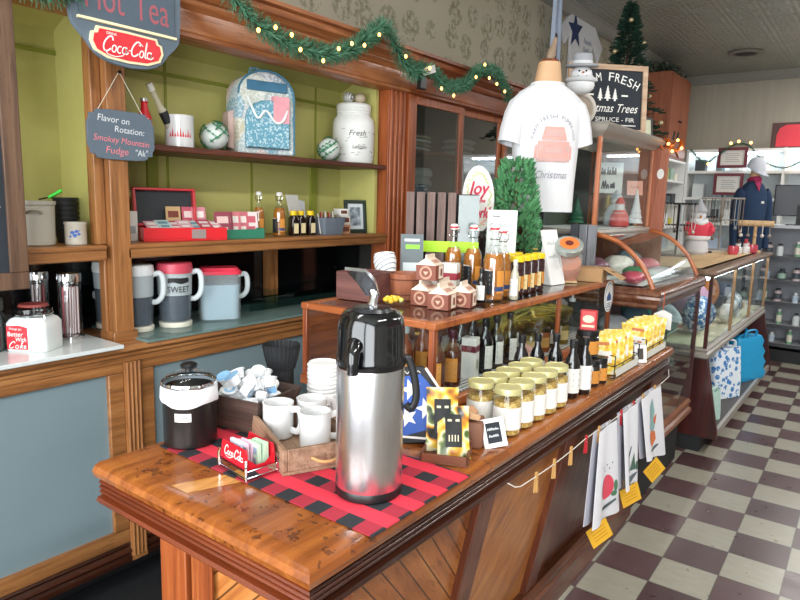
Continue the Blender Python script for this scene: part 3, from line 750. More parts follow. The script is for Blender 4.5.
# ================================================================ LETTERING
def loop_(cx, cy, rx, ry, a0=0, a1=360, n=18): return [(cx + rx * cos(radians(a0 + (a1 - a0) * i / n)), cy + ry * sin(radians(a0 + (a1 - a0) * i / n))) for i in range(n + 1)]
def script_cola(m, cx, cy, w, h, z=.001, fn=None, mi=0, only=None):
    """flowing script: two swash capitals and rounded small letters"""
    S = []
    capC = [(1.45, 1.45), (1.3, 1.85), (.85, 1.85), (.38, 1.3), (.22, .65), (.42, .15), (.85, .1), (1.3, .45)]
    S.append((cr(capC, 5), .26)); S.append((loop_(1.78, .5, .3, .42), .2)); S.append((loop_(2.6, .5, .32, .42, 50, 310), .2))
    if only == 'Coke':
        S.append((cr([(3.0, .3), (3.25, 1.2), (3.5, 1.95), (3.3, 1.9), (3.15, 1.0), (3.1, .08)], 5), .2)); S.append((cr([(3.15, .55), (3.6, .9), (3.45, .6), (3.2, .5), (3.7, .08)], 5), .2))
        S[2] = (loop_(2.6, .5, .0, .0, 0, 1), .0)
        S[1] = (loop_(2.2, .5, .42, .44), .22)
        S.append((cr([(3.9, .45), (4.4, .55), (4.3, .9), (4.0, .75), (3.95, .35), (4.2, .08), (4.6, .3)], 5), .18)); W = 4.6
    else:
        S.append((loop_(3.3, .5, .3, .42), .2)); S.append((cr([(3.62, .95), (3.55, .3), (3.68, .08), (3.95, .35)], 5), .18)); S.append(([(3.95, .62), (4.25, .66)], .16))
        S.append((cr([(x + 4.15, y) for x, y in capC], 5), .26)); S.append((loop_(5.95, .5, .3, .42), .2))
        S.append((cr([(6.5, .12), (6.45, .9), (6.5, 1.95), (6.58, 1.95), (6.55, .6), (6.62, .08), (6.85, .2)], 5), .18)); S.append((loop_(7.15, .5, .3, .42), .2)); S.append((cr([(7.46, .95), (7.42, .3), (7.55, .08), (7.85, .4)], 5), .18))
        S.append((cr([(.5, .12), (1.1, -.28), (2.2, -.4), (3.3, -.12)], 5), .14)); S.append((cr([(5.35, 1.5), (5.65, 1.72), (6.0, 1.5)], 5), .15)); W = 7.9
    kx = w / W; ky = h / 2.3
    for pts, wd in S:
        if wd: m.ribbon([(cx + (x - W / 2 + .22 * (y - .8)) * kx, cy + (y - .8) * ky) for x, y in pts], wd * .74 * (kx + ky) / 2, mi, z, fn)
def scribble(m, x0, x1, y, h, n=10, w=.002, z=.001, fn=None, mi=0, seed=1):
    rd = random.Random(seed); pts = []
    for i in range(n + 1): pts.append((x0 + (x1 - x0) * i / n, y + (h if i % 2 else 0) * (.4 + .6 * rd.random())))
    m.ribbon(cr(pts, 4), w, mi, z, fn)
FX = lambda o: frame(o, (0, 1, 0), (0, 0, 1))     # faces +X
FY = frame((0, 0, 0), (1, 0, 0), (0, 0, 1))       # faces -Y (local front)
SCR = plain('#f2f0ea', .7, name='white_lettering')
CHALKW = plain('#d9dde0', .8, name='white_chalk')
CHALKP = plain('#e08088', .8, name='pink_chalk')

# ---- hot tea sign
s = thing('menu_sign', 'large slate blue hanging sign lettered Hot Tea with a red soda badge', 'sign', (-2.165, 1.288, 1.955), pi / 2)
half = cr([(.0, .0), (.07, .008), (.12, .03), (.155, .07), (.185, .1), (.2, .13), (.205, .2), (.21, .38)], 4)
out = [(p[0], p[1]) for p in half] + [(-p[0], p[1]) for p in reversed(half[1:])]
MB(FY).prism(out, -.01, .008).build('board', SLATE, s, bevel=.002)
m = MB(FY); m.box(-.175, .175, .135, .37, .008, .014); m.build('panel', plain('#4d5a66', .75, var=.1), s)
m = MB(FY); m.box(-.18, .18, .127, .135, .008, .02); m.build('ledge', CREAM, s)
m = MB(FY)
for w_, wd in (('Hot', -.085), ('Tea', .085)):
    m.text(w_, wd, .215, .1, .135, 0, 0, .0148)
m.build('lettering', plain('#a0565f', .7), s)
def badge(hw, hh):
    q = [(-hw, 0), (-hw * .96, hh * .55), (-hw * .86, hh * .62), (-hw * .82, hh * .95), (0, hh), (hw * .82, hh * .95), (hw * .86, hh * .62), (hw * .96, hh * .55), (hw, 0), (hw * .9, -hh * .55), (hw * .55, -hh * .92), (0, -hh), (-hw * .55, -hh * .92), (-hw * .9, -hh * .55)]
    return q
b = MB(FY @ T(-.008, .066, 0)).prism(badge(.135, .052), .008, .014).build('badge', CREAM, s)
MB(FY @ T(-.008, .066, 0)).prism(badge(.124, .044), .014, .017).build('badge_face', COKE, b)
m = MB(FY @ T(-.008, .066, 0)); script_cola(m, 0, -.006, .19, .062, .0178); m.text('DRINK', -.06, .033, .009, None, 0, 0, .0178); m.build('badge_lettering', SCR, b)
m = MB(FY)
for x in (-.12, .12): m.tube([(x, .37, 0), (x * .9, .41, -.012)], .0025, 5)
m.build('hanging_wire', IRON, s)
# ---- flavour sign
s = thing('chalk_sign', 'small scalloped slate sign hung on the oak post, chalked with the flavor on rotation', 'sign', (-2.283, 1.318, 1.735), pi / 2)
w, h = .13, .088
q = []
for sx, sy in ((1, 1), (-1, 1), (-1, -1), (1, -1)):
    c = [(w, h * .45), (w * .93, h * .62), (w * .93, h * .8), (w * .8, h * .8), (w * .72, h * .96), (w * .4, h)]
    if sx * sy < 0: c = c[::-1]
    q += [(x * sx, y * sy) for x, y in c]
MB(FY).prism(q, -.004, .006).build('board', SLATE, s, bevel=.0015)
m = MB(FY); m.text('Flavor on', -.03, .055, .024, .12, .1, 0, .0066, rot=-.05); m.text('Rotation:', .03, .02, .023, .115, .1, 0, .0066, rot=-.05); m.text('"Ak"', .075, -.058, .024, .05, .1, 0, .0066); m.build('white_chalk_lettering', CHALKW, s)
m = MB(FY); m.text('Smokey Mountain', 0, -.018, .023, .215, .15, 0, .0066, rot=-.06); m.text('Fudge', -.02, -.055, .026, .085, .15, 0, .0066, rot=-.05); m.build('pink_chalk_lettering', CHALKP, s)
m = MB(FY); m.tube([(-.085, .085, 0), (-.0, .225, 0), (.085, .085, 0)], .0015, 5); m.build('string', plain('#cfc8b4', .8), s)
MB(FY).lathe([(.004, -.012), (.004, .004), (.006, .004), (.006, .007), (0, .007)], 8, c=(0, .224, 0)).build('nail', IRON, s)
# ---- menu board at far left
s = thing('menu_board', 'wood framed black menu board hanging at the far left edge of the shelves', 'sign', (-2.2, .67, 1.215), pi / 2)
m = MB(FY); W2, H2 = .26, .95
for q in ((-W2, W2, 0, .055), (-W2, W2, H2 - .055, H2), (-W2, -W2 + .055, .055, H2 - .055), (W2 - .055, W2, .055, H2 - .055)): m.box(q[0], q[1], q[2], q[3], -.012, .014)
m.build('frame', wood('grey_brown_frame', '#3e2a1c', '#5c4230', '#6e533e', 'Z', 1, .6), s, bevel=.003)
MB(FY).box(-W2 + .05, W2 - .05, .05, H2 - .05, -.01, .004).build('chalk_panel', CHALK, s)
m = MB(FY); m.text('Homemade', 0.0, .28, .04, .36, .25, 0, .005, rot=.04); m.ribbon(cr([(-.16, .24), (0, .255), (.19, .26)], 5), .003, 0, .005); m.build('chalk_lettering', CHALKW, s)
m = MB(FY)
for x in (-.2, .2): m.box(x - .004, x + .004, H2, H2 + .12, -.008, -.004)
m.build('hanging_strap', IRON, s)

# ================================================================ LEFT BAY
z = 1.3355
c = thing('stoneware_crock', 'grey stoneware crock with ear handles on the left bay shelf', 'crock', (-2.42, 1.06, z))
MB().lathe([(.055, 0), (.06, .004), (.063, .14), (.067, .145), (.067, .157), (.06, .157), (.057, .02), (0, .018)], 28).build('body', plain('#b3aea1', .4), c)
m = MB()
for a in (-.5, pi - .5):
    m.tube(cr([(.062 * cos(a - .4), .062 * sin(a - .4), .115), (.078 * cos(a - .2), .078 * sin(a - .2), .128), (.08 * cos(a + .2), .08 * sin(a + .2), .128), (.062 * cos(a + .4), .062 * sin(a + .4), .115)], 4), .006, 6)
m.build('handle', plain('#b3aea1', .4), c)
c = thing('cup_stack', 'stack of black cups beside the grey crock', 'cups', (-2.5, 1.205, z)); c.scale = (1.12, 1.12, 1.06)
for k in range(7):
    MB(T(0, 0, k * .017)).lathe([(.028, 0), (.038, .052), (.041, .053), (.041, .058), (.036, .058), (.027, .004), (0, .004)], 20).build('cup', BLACKM, c)
c = thing('scoop', 'neon green handled scoop resting across the grey crock and black cups', 'scoop', (-2.43, 1.12, z + .158)); c.scale = (.62, .62, .9)
m = MB(); m.bar((-.02, .0, .012), (.035, .05, .042), .022, .012); m.build('handle', plain('#3ce03c', .4), c, bevel=.003)
m = MB(); m.bar((-.055, -.04, .003), (-.02, .0, .012), .012, .006); m.build('neck', CHROME, c)
c = thing('stoneware_crock', 'small grey crock painted with a blue flower, in front of the black cups', 'crock', (-2.375, 1.178, z))
MB().lathe([(.034, 0), (.037, .003), (.037, .072), (.039, .076), (.039, .083), (.034, .083), (.032, .012), (0, .012)], 24).build('body', plain('#bdb7a8', .4), c)
m = MB()
def on_cyl(r, a0, zc): return lambda x, y: (r * cos(a0 + x / r), r * sin(a0 + x / r), zc + y)
f = on_cyl(.0375, -.55, .04)
for cx_, cy_, rr in ((-.008, .006, .008), (.006, .01, .007), (.0, -.004, .008), (.014, .0, .006), (-.016, -.008, .005)): m.flat(ell(rr, rr * .8, 10) and [(cx_ + x, cy_ + y) for x, y in ell(rr, rr * .8, 10)], 0, 0, f)
m.ribbon([(-.02, -.018), (0, -.012), (.018, .016)], .0025, 0, 0, f)
m.build('blue_flower', plain('#3c63b0', .5), c)
# marble slab, jars
tag(MB().box(-2.6, -2.175, .15, 1.235, .9655, .981).build('marble_slab', plain('#cdd3d2', .18, coat=.4, var=.1), bevel=.003, loc=(-2.4, .7, .9655)), 'white marble slab lying on the left end of the back counter', 'slab')
z = .9815
c = thing('cookie_jar', 'white square shouldered glass canister with a red better with soda label', 'jar', (-2.34, 1.0, z), radians(34)); c.scale = (.9, .9, .96)
def rrect(w, d, r, n=4):
    o = []
    for cx_, cy_, a in ((w - r, d - r, 0), (-w + r, d - r, 90), (-w + r, -d + r, 180), (w - r, -d + r, 270)):
        o += [(cx_ + r * cos(radians(a + 90 * i / n)), cy_ + r * sin(radians(a + 90 * i / n))) for i in range(n + 1)]
    return o
def rbox(m, rings, r=.012, n=4, mi=0):
    m.loft([[(x, y, zz) for x, y in rrect(w_, d_, min(r, w_ * .99, d_ * .99), n)] for w_, d_, zz in rings], mi)
m = MB(); rbox(m, [(.078, .062, 0), (.08, .064, .004), (.08, .064, .10), (.07, .056, .115), (.055, .05, .122)], .02); m.build('body', plain('#dfe3e2', .12, coat=.6), c)
m = MB(); m.lathe([(.058, .12), (.058, .135), (.066, .137), (.066, .15), (.058, .152), (.05, .158), (0, .16)], 28); m.build('lid', glass('lid_glass', (.8, .85, .85), .05), c)
m = MB(); m.lathe([(.054, .158), (.05, .166), (0, .168)], 24); m.build('lid_top', plain('#8a3a34', .5), c)
m = MB(); m.tube([(.066 * cos(a), .066 * sin(a), .131) for a in [2 * pi * i / 24 for i in range(24)]], .0022, 5, closed=True); m.tube([(.06, -.03, .13), (.07, -.035, .1), (.068, -.034, .085)], .003, 5); m.build('wire_clamp', CHROME, c)
m = MB(frame((0, -.0645, 0), (1, 0, 0), (0, 0, 1))); m.flat([(-.07, .008), (.012, .008), (.012, .088), (-.02, .095), (-.07, .092)], 0, .0005); m.build('label', COKE, c)
m = MB(frame((0, -.0645, 0), (1, 0, 0), (0, 0, 1))); m.text("Things go", -.035, .083, .008, .05, .1, 0, .0012); m.text('Better', -.035, .064, .017, .06, .15, 0, .0012); m.text('With', -.015, .045, .016, .042, .15, 0, .0012); script_cola(m, -.028, .022, .07, .03, .0012, only='Coke'); m.build('label_lettering', SCR, c)
def straw_glass(loc, h, r, label, n):
    c = thing('straw_dispenser', label, 'dispenser', loc)
    MB().lathe([(r * 1.1, 0), (r * 1.1, .012), (r, .016), (r, h - .03), (r - .003, h - .03), (r - .003, .02), (0, .018)], 24).build('glass', CLEAR, c)
    MB().lathe([(r * 1.04, h - .035), (r * 1.06, h - .02), (r * 1.0, h - .004), (0, h)], 24).build('lid', CHROME, c)
    MB().lathe([(r * 1.15, .0), (r * 1.15, .008), (r * .9, .014), (0, .014)], 24).build('base', CHROME, c)
    st = thing('x', None, None) if False else None
    for k in range(n):
        a = k * 2.4; q = (r - .012) * sqrt((k + .5) / n)
        MB().tube([(q * cos(a), q * sin(a), .02), (q * cos(a + .25), q * sin(a + .25), h * .78)], .0035, 6).build('straw', plain('#e4cfd2', .5) if k % 3 else plain('#c8626c', .5), c)
straw_glass((-2.42, 1.165, z), .25, .04, 'glass dispenser full of striped straws beside the white canister', 18)
straw_glass((-2.54, 1.11, z), .25, .034, 'glass dispenser of straws standing behind the other straw dispenser', 8)
c = thing('storage_jar', 'dark green glass jar with a grey lid at the left end of the marble slab', 'jar', (-2.42, .87, z))
MB().lathe([(.06, 0), (.064, .006), (.064, .12), (.056, .14), (0, .14)], 24).build('body', plain('#2f3a38', .15, coat=.4), c)
MB().lathe([(.06, .14), (.062, .145), (.062, .175), (.056, .182), (0, .184)], 24).build('lid', plain('#6f7672', .35, .6), c)

# ================================================================ PITCHERS
FROSTP = frost('milky_plastic', '#dfe8ea', .2, .25); FROSTH = frost('milky_plastic_upper', '#cfdadd', .6, .25); FROSTL = frost('clear_plastic_lower', '#c4d0d8', .13, .15)
TEA = plain('#222d3a', .25, name='dark_tea')
WATER = frost('pale_blue_water', '#a9c8d6', .6, .1)
def pitcher(label, loc, rz, r, h, liquid, lidm, level, ring=True, square=False):
    c = thing('pitcher', label, 'pitcher', loc, rz, 'plastic pitchers on the back counter')
    if square:
        m = MB(); rbox(m, [(r * .95, r * .7, .0), (r, r * .75, .006), (r * 1.02, r * .77, h * .88)], .03, 5); m.build('body', FROSTP, c)
        m = MB(); rbox(m, [(r * .9, r * .66, .006), (r * .97, r * .72, h * level)], .03, 5); m.build('drink', liquid, c)
        m = MB(); rbox(m, [(r * 1.05, r * .8, h * .88), (r * 1.05, r * .8, h * .94), (r * .95, r * .7, h * .97), (r * .9, r * .66, h)], .03, 5); m.build('lid', lidm, c)
    else:
        lv = .9 + .1 * level
        m = MB(); m.lathe([(r * .86, .012), (r * .9, .02), (r * lv, h * level)], 28, m=1, caps=False); m.lathe([(r * lv, h * level), (r, h * .86)], 28, m=0, caps=False); m.lathe([(r * .86, .012), (0, .012)], 28, m=1, caps=False); m.build('body', [FROSTH, FROSTL], c)
        MB().lathe([(r * .84, .026), (r * (.88 + .08 * level), h * level), (0, h * level)], 28).build('drink', liquid, c)
        MB().lathe([(r * 1.02, h * .84), (r * 1.04, h * .9), (r * 1.0, h * .985), (r * .9, h), (0, h)], 28).build('lid', lidm, c)
        if ring: MB().lathe([(r * .92, 0), (r * .94, .003), (r * .94, .018), (r * .88, .02), (0, .02)], 28).build('base_ring', plain('#e2dccb', .4), c)
    hm = MB(); q = r * (1.0 if not square else 1.02)
    hm.tube(cr([(q - .005, 0, h * .84), (q + .024, 0, h * .86), (q + .036, 0, h * .76), (q + .034, 0, h * .55), (q + .015, 0, h * .44), (q - .01, 0, h * .42)], 5), .008, 8, flat=1.4); hm.build('handle', frost('milky_handle', '#e2eaec', .5, .3) if 'milky_handle' not in bpy.data.materials else bpy.data.materials['milky_handle'], c)
    return c
z = .9755
pitcher('dark tea pitcher half hidden behind the oak post', (-2.545, 1.395, z), radians(200), .066, .275, TEA, plain('#dfe3e2', .4), .6)
pitcher('dark tea pitcher with white lid just right of the oak post', (-2.405, 1.428, z), radians(48), .066, .27, TEA, plain('#e0e4e4', .4), .52)
c = pitcher('tea pitcher with red lid marked SWEET', (-2.385, 1.59, z), radians(48), .072, .27, TEA, plain('#c9485a', .4), .5)
m = MB(); f = on_cyl(.0735, radians(-68), .175)
m.text('SWEET', 0, -.012, .026, .095, 0, 0, fn=f)
for k in range(4): m.ribbon(cr([(-.045, .016 + .005 * k), (-.02, .02 + .004 * k), (.01, .013 + .006 * k), (.045, .02 + .004 * k)], 4), .006, 0, 0, f)
m.build('marker_lettering', BLACKM, c)
pitcher('clear square pitcher of water with a red lid', (-2.375, 1.81, z), radians(60), .088, .235, WATER, plain('#d0344a', .35), .68, square=True)
tag(MB().box(-2.62, -2.2, 1.345, 2.95, .9655, .975).build('counter_glass', frost('teal_reflection_glass', '#7d9c98', .55, .05), loc=(-2.4, 2.1, .9655)), 'green edged glass sheet covering the back counter under the pitchers', 'glass')  # milky teal puts the reflection on the glass into its colour
gr = thing('glass_riser', 'low green edged glass riser at the back of the counter, right of the water pitcher', 'glass shelf', (-2.5, 2.5, .9755))
m = MB(); m.box(-2.6, -2.4, 2.02, 2.9, 1.04, 1.048); m.build('top_sheet', TEAL, gr, True)
m = MB(); m.box(-2.42, -2.412, 2.02, 2.9, .9755, 1.04); m.build('front_sheet', TEAL, gr, True)
m = MB(); m.box(-2.6, -2.592, 2.02, 2.9, .9755, 1.04); m.build('back_sheet', TEAL, gr, True)

# ================================================================ UPPER SHELF
z = 1.7185
c = thing('soda_bottle', 'red aluminium soda bottle on the left end of the upper shelf', 'bottle', (-2.43, 1.505, z))
MB().lathe([(.024, 0), (.027, .004), (.027, .04), (.025, .06), (.028, .09), (.026, .115), (.014, .145), (.012, .165), (.014, .168), (.014, .172), (0, .172)], 24).build('body', COKE, c)
MB().lathe([(.0145, .172), (.0145, .184), (0, .186)], 16).build('cap', plain('#b9b9bb', .3, .8), c)
m = MB(); script_cola(m, 0, 0, .07, .03, fn=lambda x, y: ((.0285) * cos(-.6 + y / .027), (.0285) * sin(-.6 + y / .027), .08 + x)); m.build('script', SCR, c)
c = thing('trinket', 'small yellow and teal figurine half behind the chalk sign on the upper shelf', 'figurine', (-2.46, 1.43, z))
MB().lathe([(.022, 0), (.024, .05), (.018, .07), (0, .07)], 14).build('base', plain('#2a6a78', .5), c)
MB().sphere((0, 0, .09), (.022, .022, .026), 12).build('top', plain('#d2a63c', .5), c)
c = thing('mug', 'white souvenir mug with red print on the upper shelf', 'mug', (-2.41, 1.65, z), radians(150))
MB().lathe([(.054, 0), (.058, .004), (.058, .125), (.06, .132), (.055, .132), (.053, .01), (0, .01)], 28).build('body', WHITEG, c)
m = MB(); m.tube(cr([(.056, 0, .1), (.085, 0, .1), (.092, 0, .065), (.08, 0, .035), (.056, 0, .035)], 5), .006, 8); m.build('handle', WHITEG, c)
m = MB(); f = on_cyl(.0585, -1.6 - pi / 2 - .05, .055)
for k in range(9):
    x = -.042 + k * .0105; hh = (.022, .038, .018, .03, .04, .026, .016, .034, .022)[k]
    m.flat([(x, -.012), (x + .0085, -.012), (x + .004, -.012 + hh)], 0, 0, f)
m.ribbon([(-.045, -.016), (.045, -.016)], .004, 0, 0, f); m.build('red_print', COKE, c)
c = thing('brush_bottle', 'clear bottle with a black label leaning out of the white mug', 'bottle', (-2.41, 1.648, z + .012), radians(90), rx=0, ry=radians(-30))
MB().lathe([(.016, 0), (.018, .004), (.018, .15), (.012, .175), (.011, .19), (.011, .245), (0, .246)], 16).build('body', frost('cloudy_clear', '#cfc8b0', .6, .2), c)
MB().lathe([(.0188, .1), (.0188, .148)], 16, caps=False).build('label', BLACKM, c)
MB().lathe([(.013, .235), (.013, .265), (0, .266)], 12).build('cap', plain('#d8d4c8', .5), c)
def ornament(label, loc, r, sd):
    c = thing('wire_ball', label, 'ornament', loc)
    MB().sphere((0, 0, r), r * .9, 20).build('globe', plain('#cfd6cf', .35, var=.12), c)
    rd = random.Random(sd); m = MB()
    for k in range(16):
        a = rd.random() * 6.28; b = rd.uniform(-1, 1); pts = []
        for i in range(10):
            t_ = i / 9; aa = a + t_ * 1.3; bb = b + .9 * t_ * (1 if k % 2 else -1)
            pts.append((r * .97 * cos(bb) * cos(aa), r * .97 * cos(bb) * sin(aa), r + r * .97 * sin(bb)))
        m.tube(pts, .0018, 4)
        for i in range(1, 10, 2):
            p = Vector(pts[i]); n_ = (p - Vector((0, 0, r))).normalized(); a_ = n_.orthogonal().normalized(); b_ = n_.cross(a_); g_ = rd.random() * 6.28; u_ = a_ * cos(g_) + b_ * sin(g_); w_ = n_.cross(u_); p = p + n_ * .003
            m.add([p - u_ * .011, p + w_ * .0045 + n_ * .002, p + u_ * .011, p - w_ * .0045 + n_ * .002], [(0, 1, 2, 3)])
    m.build('greenery_wire', plain('#2f7a52', .5, var=.3), c)
ornament('pale ball wrapped in green sprigs between the white mug and the quilted pack', (-2.42, 1.835, z), .066, 3)
ornament('pale ball wrapped in green sprigs beside the big white jar', (-2.41, 2.555, z), .064, 5)
# quilted backpack
def patch_mat():
    t = NT('quilted_patchwork'); vo = t.n('TexVoronoi'); vo.inputs['Scale'].default_value = 9; t.l(t.co((1, .6, 1)), vo.inputs['Vector'])
    sp = t.n('SeparateColor'); t.l(vo.outputs['Color'], sp.inputs[0])
    base = t.ramp(sp.outputs[0], [(.0, '#c9d0cc'), (.25, '#7fa9b8'), (.42, '#d4c9ac'), (.58, '#b4c9cc'), (.75, '#d9bfb8'), (.95, '#5f93a8')])
    fl = t.noise(t.co(), 90, 3, .6); col = t.mix(t.math('MULTIPLY', t.math('GREATER_THAN', fl, .52), .55), base, '#eef0ee')
    t.pbsdf(col, .85, 0, t.bump(t.noise(t.co(), 60, 2), .3, .006)); return t.m
QP = patch_mat(); TEALQ = NT('teal_quilt'); TEALQ.pbsdf(TEALQ.mix(TEALQ.math('GREATER_THAN', TEALQ.noise(TEALQ.co(), 110, 2), .55), '#6299ae', '#b4ced4'), .85); TEALQ = TEALQ.m
c = thing('backpack', 'quilted patchwork backpack in blues and creams on the upper shelf', 'backpack', (-2.44, 2.12, z), radians(72))
def arch_out(w, h, n=10):
    return [(-w, 0), (w, 0)] + [(w * cos(a) if True else 0, h - w * .8 + w * .8 * sin(a)) for a in [pi * i / n for i in range(n + 1)]]
m = MB(FY)
o_ = arch_out(.145, .38)
m.loft([[(x * k, .005 + y * k2, zz) for x, y in o_] for k, k2, zz in ((.9, .97, -.09), (1, 1, -.07), (1, 1, .05), (.93, .975, .07))]); m.build('body', QP, c, bevel=.008)
m = MB(FY); o2 = arch_out(.11, .22); m.loft([[(x, .03 + y, zz) for x, y in o2] for zz in (.06, .085)] + [[(x * .9, .036 + y * .96, .095) for x, y in o2]]); m.build('front_pocket', TEALQ, c)
m = MB(FY); m.tube(cr([(-.1, .25, .088), (-.06, .165, .1), (-.02, .2, .1), (.03, .15, .1), (.07, .165, .1), (.1, .24, .088)], 5), .006, 6); m.build('pocket_piping', plain('#e2e6e4', .7), c)
m = MB(FY); m.box(-.1, .1, .29, .335, .068, .078); m.build('top_band', plain('#3d6f8c', .8, var=.3), c, bevel=.004)
m = MB(FY); m.prism([(.02, .15), (.1, .15), (.1, .27), (.02, .27)], .07, .098); m.build('pink_patch', plain('#dd9aa2', .8, var=.15), c)
m = MB(FY); m.tube([(x * .96, .01 + y * .985, .066) for x, y in o_[1:]], .005, 6); m.build('zip', plain('#41788f', .6), c)
m = MB(FY); m.tube(cr([(-.03, .375, -.07), (-.02, .41, -.075), (.02, .41, -.075), (.03, .375, -.07)], 5), .007, 6); m.build('grab_handle', TEALQ, c)
m = MB(FY); m.loft([[(-.145 + x, y, zz) for x, y in [(0, .02), (0, .2), (-.028, .19), (-.03, .03)]] for zz in (-.05, .03)]); m.build('side_pocket', plain('#d0b4ac', .85, var=.2), c, bevel=.006)
# big mason jar canister
c = thing('ceramic_jar', 'big white mason style ceramic jar lettered Fresh, topped with patterned knobs', 'jar', (-2.44, 2.785, z)); c.scale = (1.1, 1.1, 1.02)
MB().lathe([(.085, 0), (.097, .006), (.104, .03), (.106, .2), (.1, .235), (.085, .255), (.083, .26), (.087, .265), (.084, .275), (.088, .28), (.085, .29), (.088, .295), (.086, .31), (.078, .318), (0, .32)], 32).build('body', plain('#e3e3df', .5, var=.03), c)
m = MB()
rd = random.Random(4)
for k in range(26):
    f = on_cyl(.1062, -1.9 + rd.random() * 2.6, .03 + .16 * rd.random()); m.ribbon([(-.008, 0), (.008, .001)], .0022, 0, 0, f)
m.build('scuff', plain('#6c6c68', .6), c)
f = on_cyl(.1066, -.62, .16); m = MB(); m.text('Fresh', .0, .0, .03, .085, .3, 0, fn=f); m.ribbon([(-.045, -.02), (.01, -.024), (.05, -.018)], .002, 0, 0, f); f2 = on_cyl(.1066, -.55, .085); m.text('GARDEN', 0, 0, .016, .075, 0, 0, fn=f2); m.build('lettering', plain('#3c3c3c', .6), c)
SWIRL = NT('black_white_swirl'); wv = SWIRL.n('TexWave'); wv.inputs['Scale'].default_value = 40; wv.inputs['Distortion'].default_value = 6; SWIRL.l(SWIRL.co(), wv.inputs[0]); SWIRL.pbsdf(SWIRL.ramp(wv.outputs[1], [(.4, '#d8d4ca'), (.6, '#6f7a7a')]), .5); SWIRL = SWIRL.m
for k, (x, y, lb) in enumerate(((.0, -.05, 'patterned ball on the left of the white jar lid'), (.03, .01, 'patterned ball in the middle of the white jar lid'), (-.01, .058, 'patterned ball on the right of the white jar lid'))):
    tag(MB().sphere((0, 0, .03), (.032, .032, .03), 16).build('decor_ball', SWIRL if k != 1 else plain('#b7a990', .6, var=.2), loc=(0, 0, 0)), lb, 'ball', 'balls on the jar lid').location = (-2.44 + x, 2.79 + y, z + .3265)

# ================================================================ LOWER SHELF
z = 1.3355
c = thing('tea_box', 'red wooden box with black lining and open lid, full of tea bags', 'box', (-2.41, 1.645, z), radians(74))
m = MB()
m.box(-.175, .175, -.075, .075, 0, .008); m.box(-.175, .175, -.075, -.067, .008, .055); m.box(-.175, .175, .067, .075, .008, .055); m.box(-.175, -.167, -.067, .067, .008, .055); m.box(.167, .175, -.067, .067, .008, .055)
m.build('box', plain('#d2232b', .3, coat=.4), c, bevel=.002)
m = MB(T(0, .078, .055) @ RX(radians(-8)));
for q in ((-.175, .09, 0, .01), (-.175, .09, .15, .16), (-.175, -.163, .01, .15), (.078, .09, .01, .15)): m.box(q[0], q[1], -.028, .006, q[2], q[3])
m.box(-.165, .08, .0, .006, .01, .15)
l = m.build('lid', plain('#c8323a', .35, coat=.4), c, bevel=.002)
MB(T(0, .078, .055) @ RX(radians(-8))).box(-.162, .077, -.006, -.001, .011, .149).build('lining', plain('#22282c', .6), l)
MB(frame((.05, -.0755, .028), (1, 0, 0), (0, 0, 1))).box(-.03, .03, -.018, .02, 0, .003).build('clasp', plain('#b8a7a4', .35, .6), c)
def packet(label, loc, rz, tilt, w, h, mt, mt2, grp, name='tea_bag', cat='tea bag'):
    c = thing(name, label, cat, loc, rz, grp, rx=tilt)
    m = MB(FY); m.loft([[(x * k, y, zz) for x, y in ((-w / 2, 0), (w / 2, 0), (w / 2, h), (-w / 2, h))] for k, zz in ((1, -.002), (1, .002))]); m.build('sachet', mt, c)
    m = MB(FY); m.flat([(-w * .36, h * .55), (w * .36, h * .55), (w * .36, h * .82), (-w * .36, h * .82)], 0, .0026); m.flat([(-w * .3, h * .15), (w * .3, h * .15), (w * .3, h * .4), (-w * .3, h * .4)], 0, .0026); m.build('print', mt2, c)
    return c
TB = [('#c9a878', '#7a3a2c', 'brown paper tea bag standing up in the red box'), ('#c2566a', '#e6d2cc', 'pink tea bag standing up in the red box'), ('#d98a96', '#f0e4de', 'pale pink tea bag standing up in the red box')]
p0 = None
for k, (u, vv, ti) in enumerate(((-.02, .05, -6), (.055, .05, -10), (.10, .045, -12))):
    a, b, lb = TB[k]; ca, sa = cos(radians(82)), sin(radians(82))
    packet(lb, (-2.41 + u * ca - vv * sa, 1.66 + u * sa + vv * ca, z + .035), radians(82), radians(ti), .066, .105, plain(a, .6), plain(b, .6), 'tea bags in the red box')
for k in range(7):
    u = -.14 + .046 * k; a, b = (('#d9a2aa', '#efe6e0'), ('#c4d6d2', '#6f9aa6'), ('#b94454', '#e8d8d4'))[k % 3]; ca, sa = cos(radians(82)), sin(radians(82)); vv = -.04
    packet('flat row of mixed tea bags lying along the front of the red box', (-2.41 + u * ca - vv * sa, 1.66 + u * sa + vv * ca, z + .045 + .004 * (k % 2)), radians(82), radians(-62), .06, .07, plain(a, .6), plain(b, .6), 'tea bags along the front of the red box')
c = thing('packet_tray', 'green paper tray of pink drink packets right of the red tea box', 'tray', (-2.395, 1.925, z), radians(84))
m = MB(); m.box(-.115, .115, -.06, .06, 0, .006); m.box(-.115, .115, -.06, -.056, .006, .042); m.box(-.115, .115, .056, .06, .006, .05); m.box(-.115, -.111, -.056, .056, .006, .046); m.box(.111, .115, -.056, .056, .006, .046)
m.build('tray', plain('#2f7d62', .6), c)
PK = [('#8c3a4a', '#d8b7b0', 'dark red packet leaning at the left end of the green tray', -.085, -.12), ('#a04456', '#e2c6c0', 'dark pink packet second from the left in the green tray', -.05, .0), ('#d77a80', '#f2e6de', 'pink and white packet in the middle of the green tray', -.005, .02), ('#c96a74', '#f0dcd4', 'pink packet right of centre in the green tray', .04, .03), ('#e6d6d2', '#c85a6a', 'white packet with pink print at the right end of the green tray', .085, .0)]
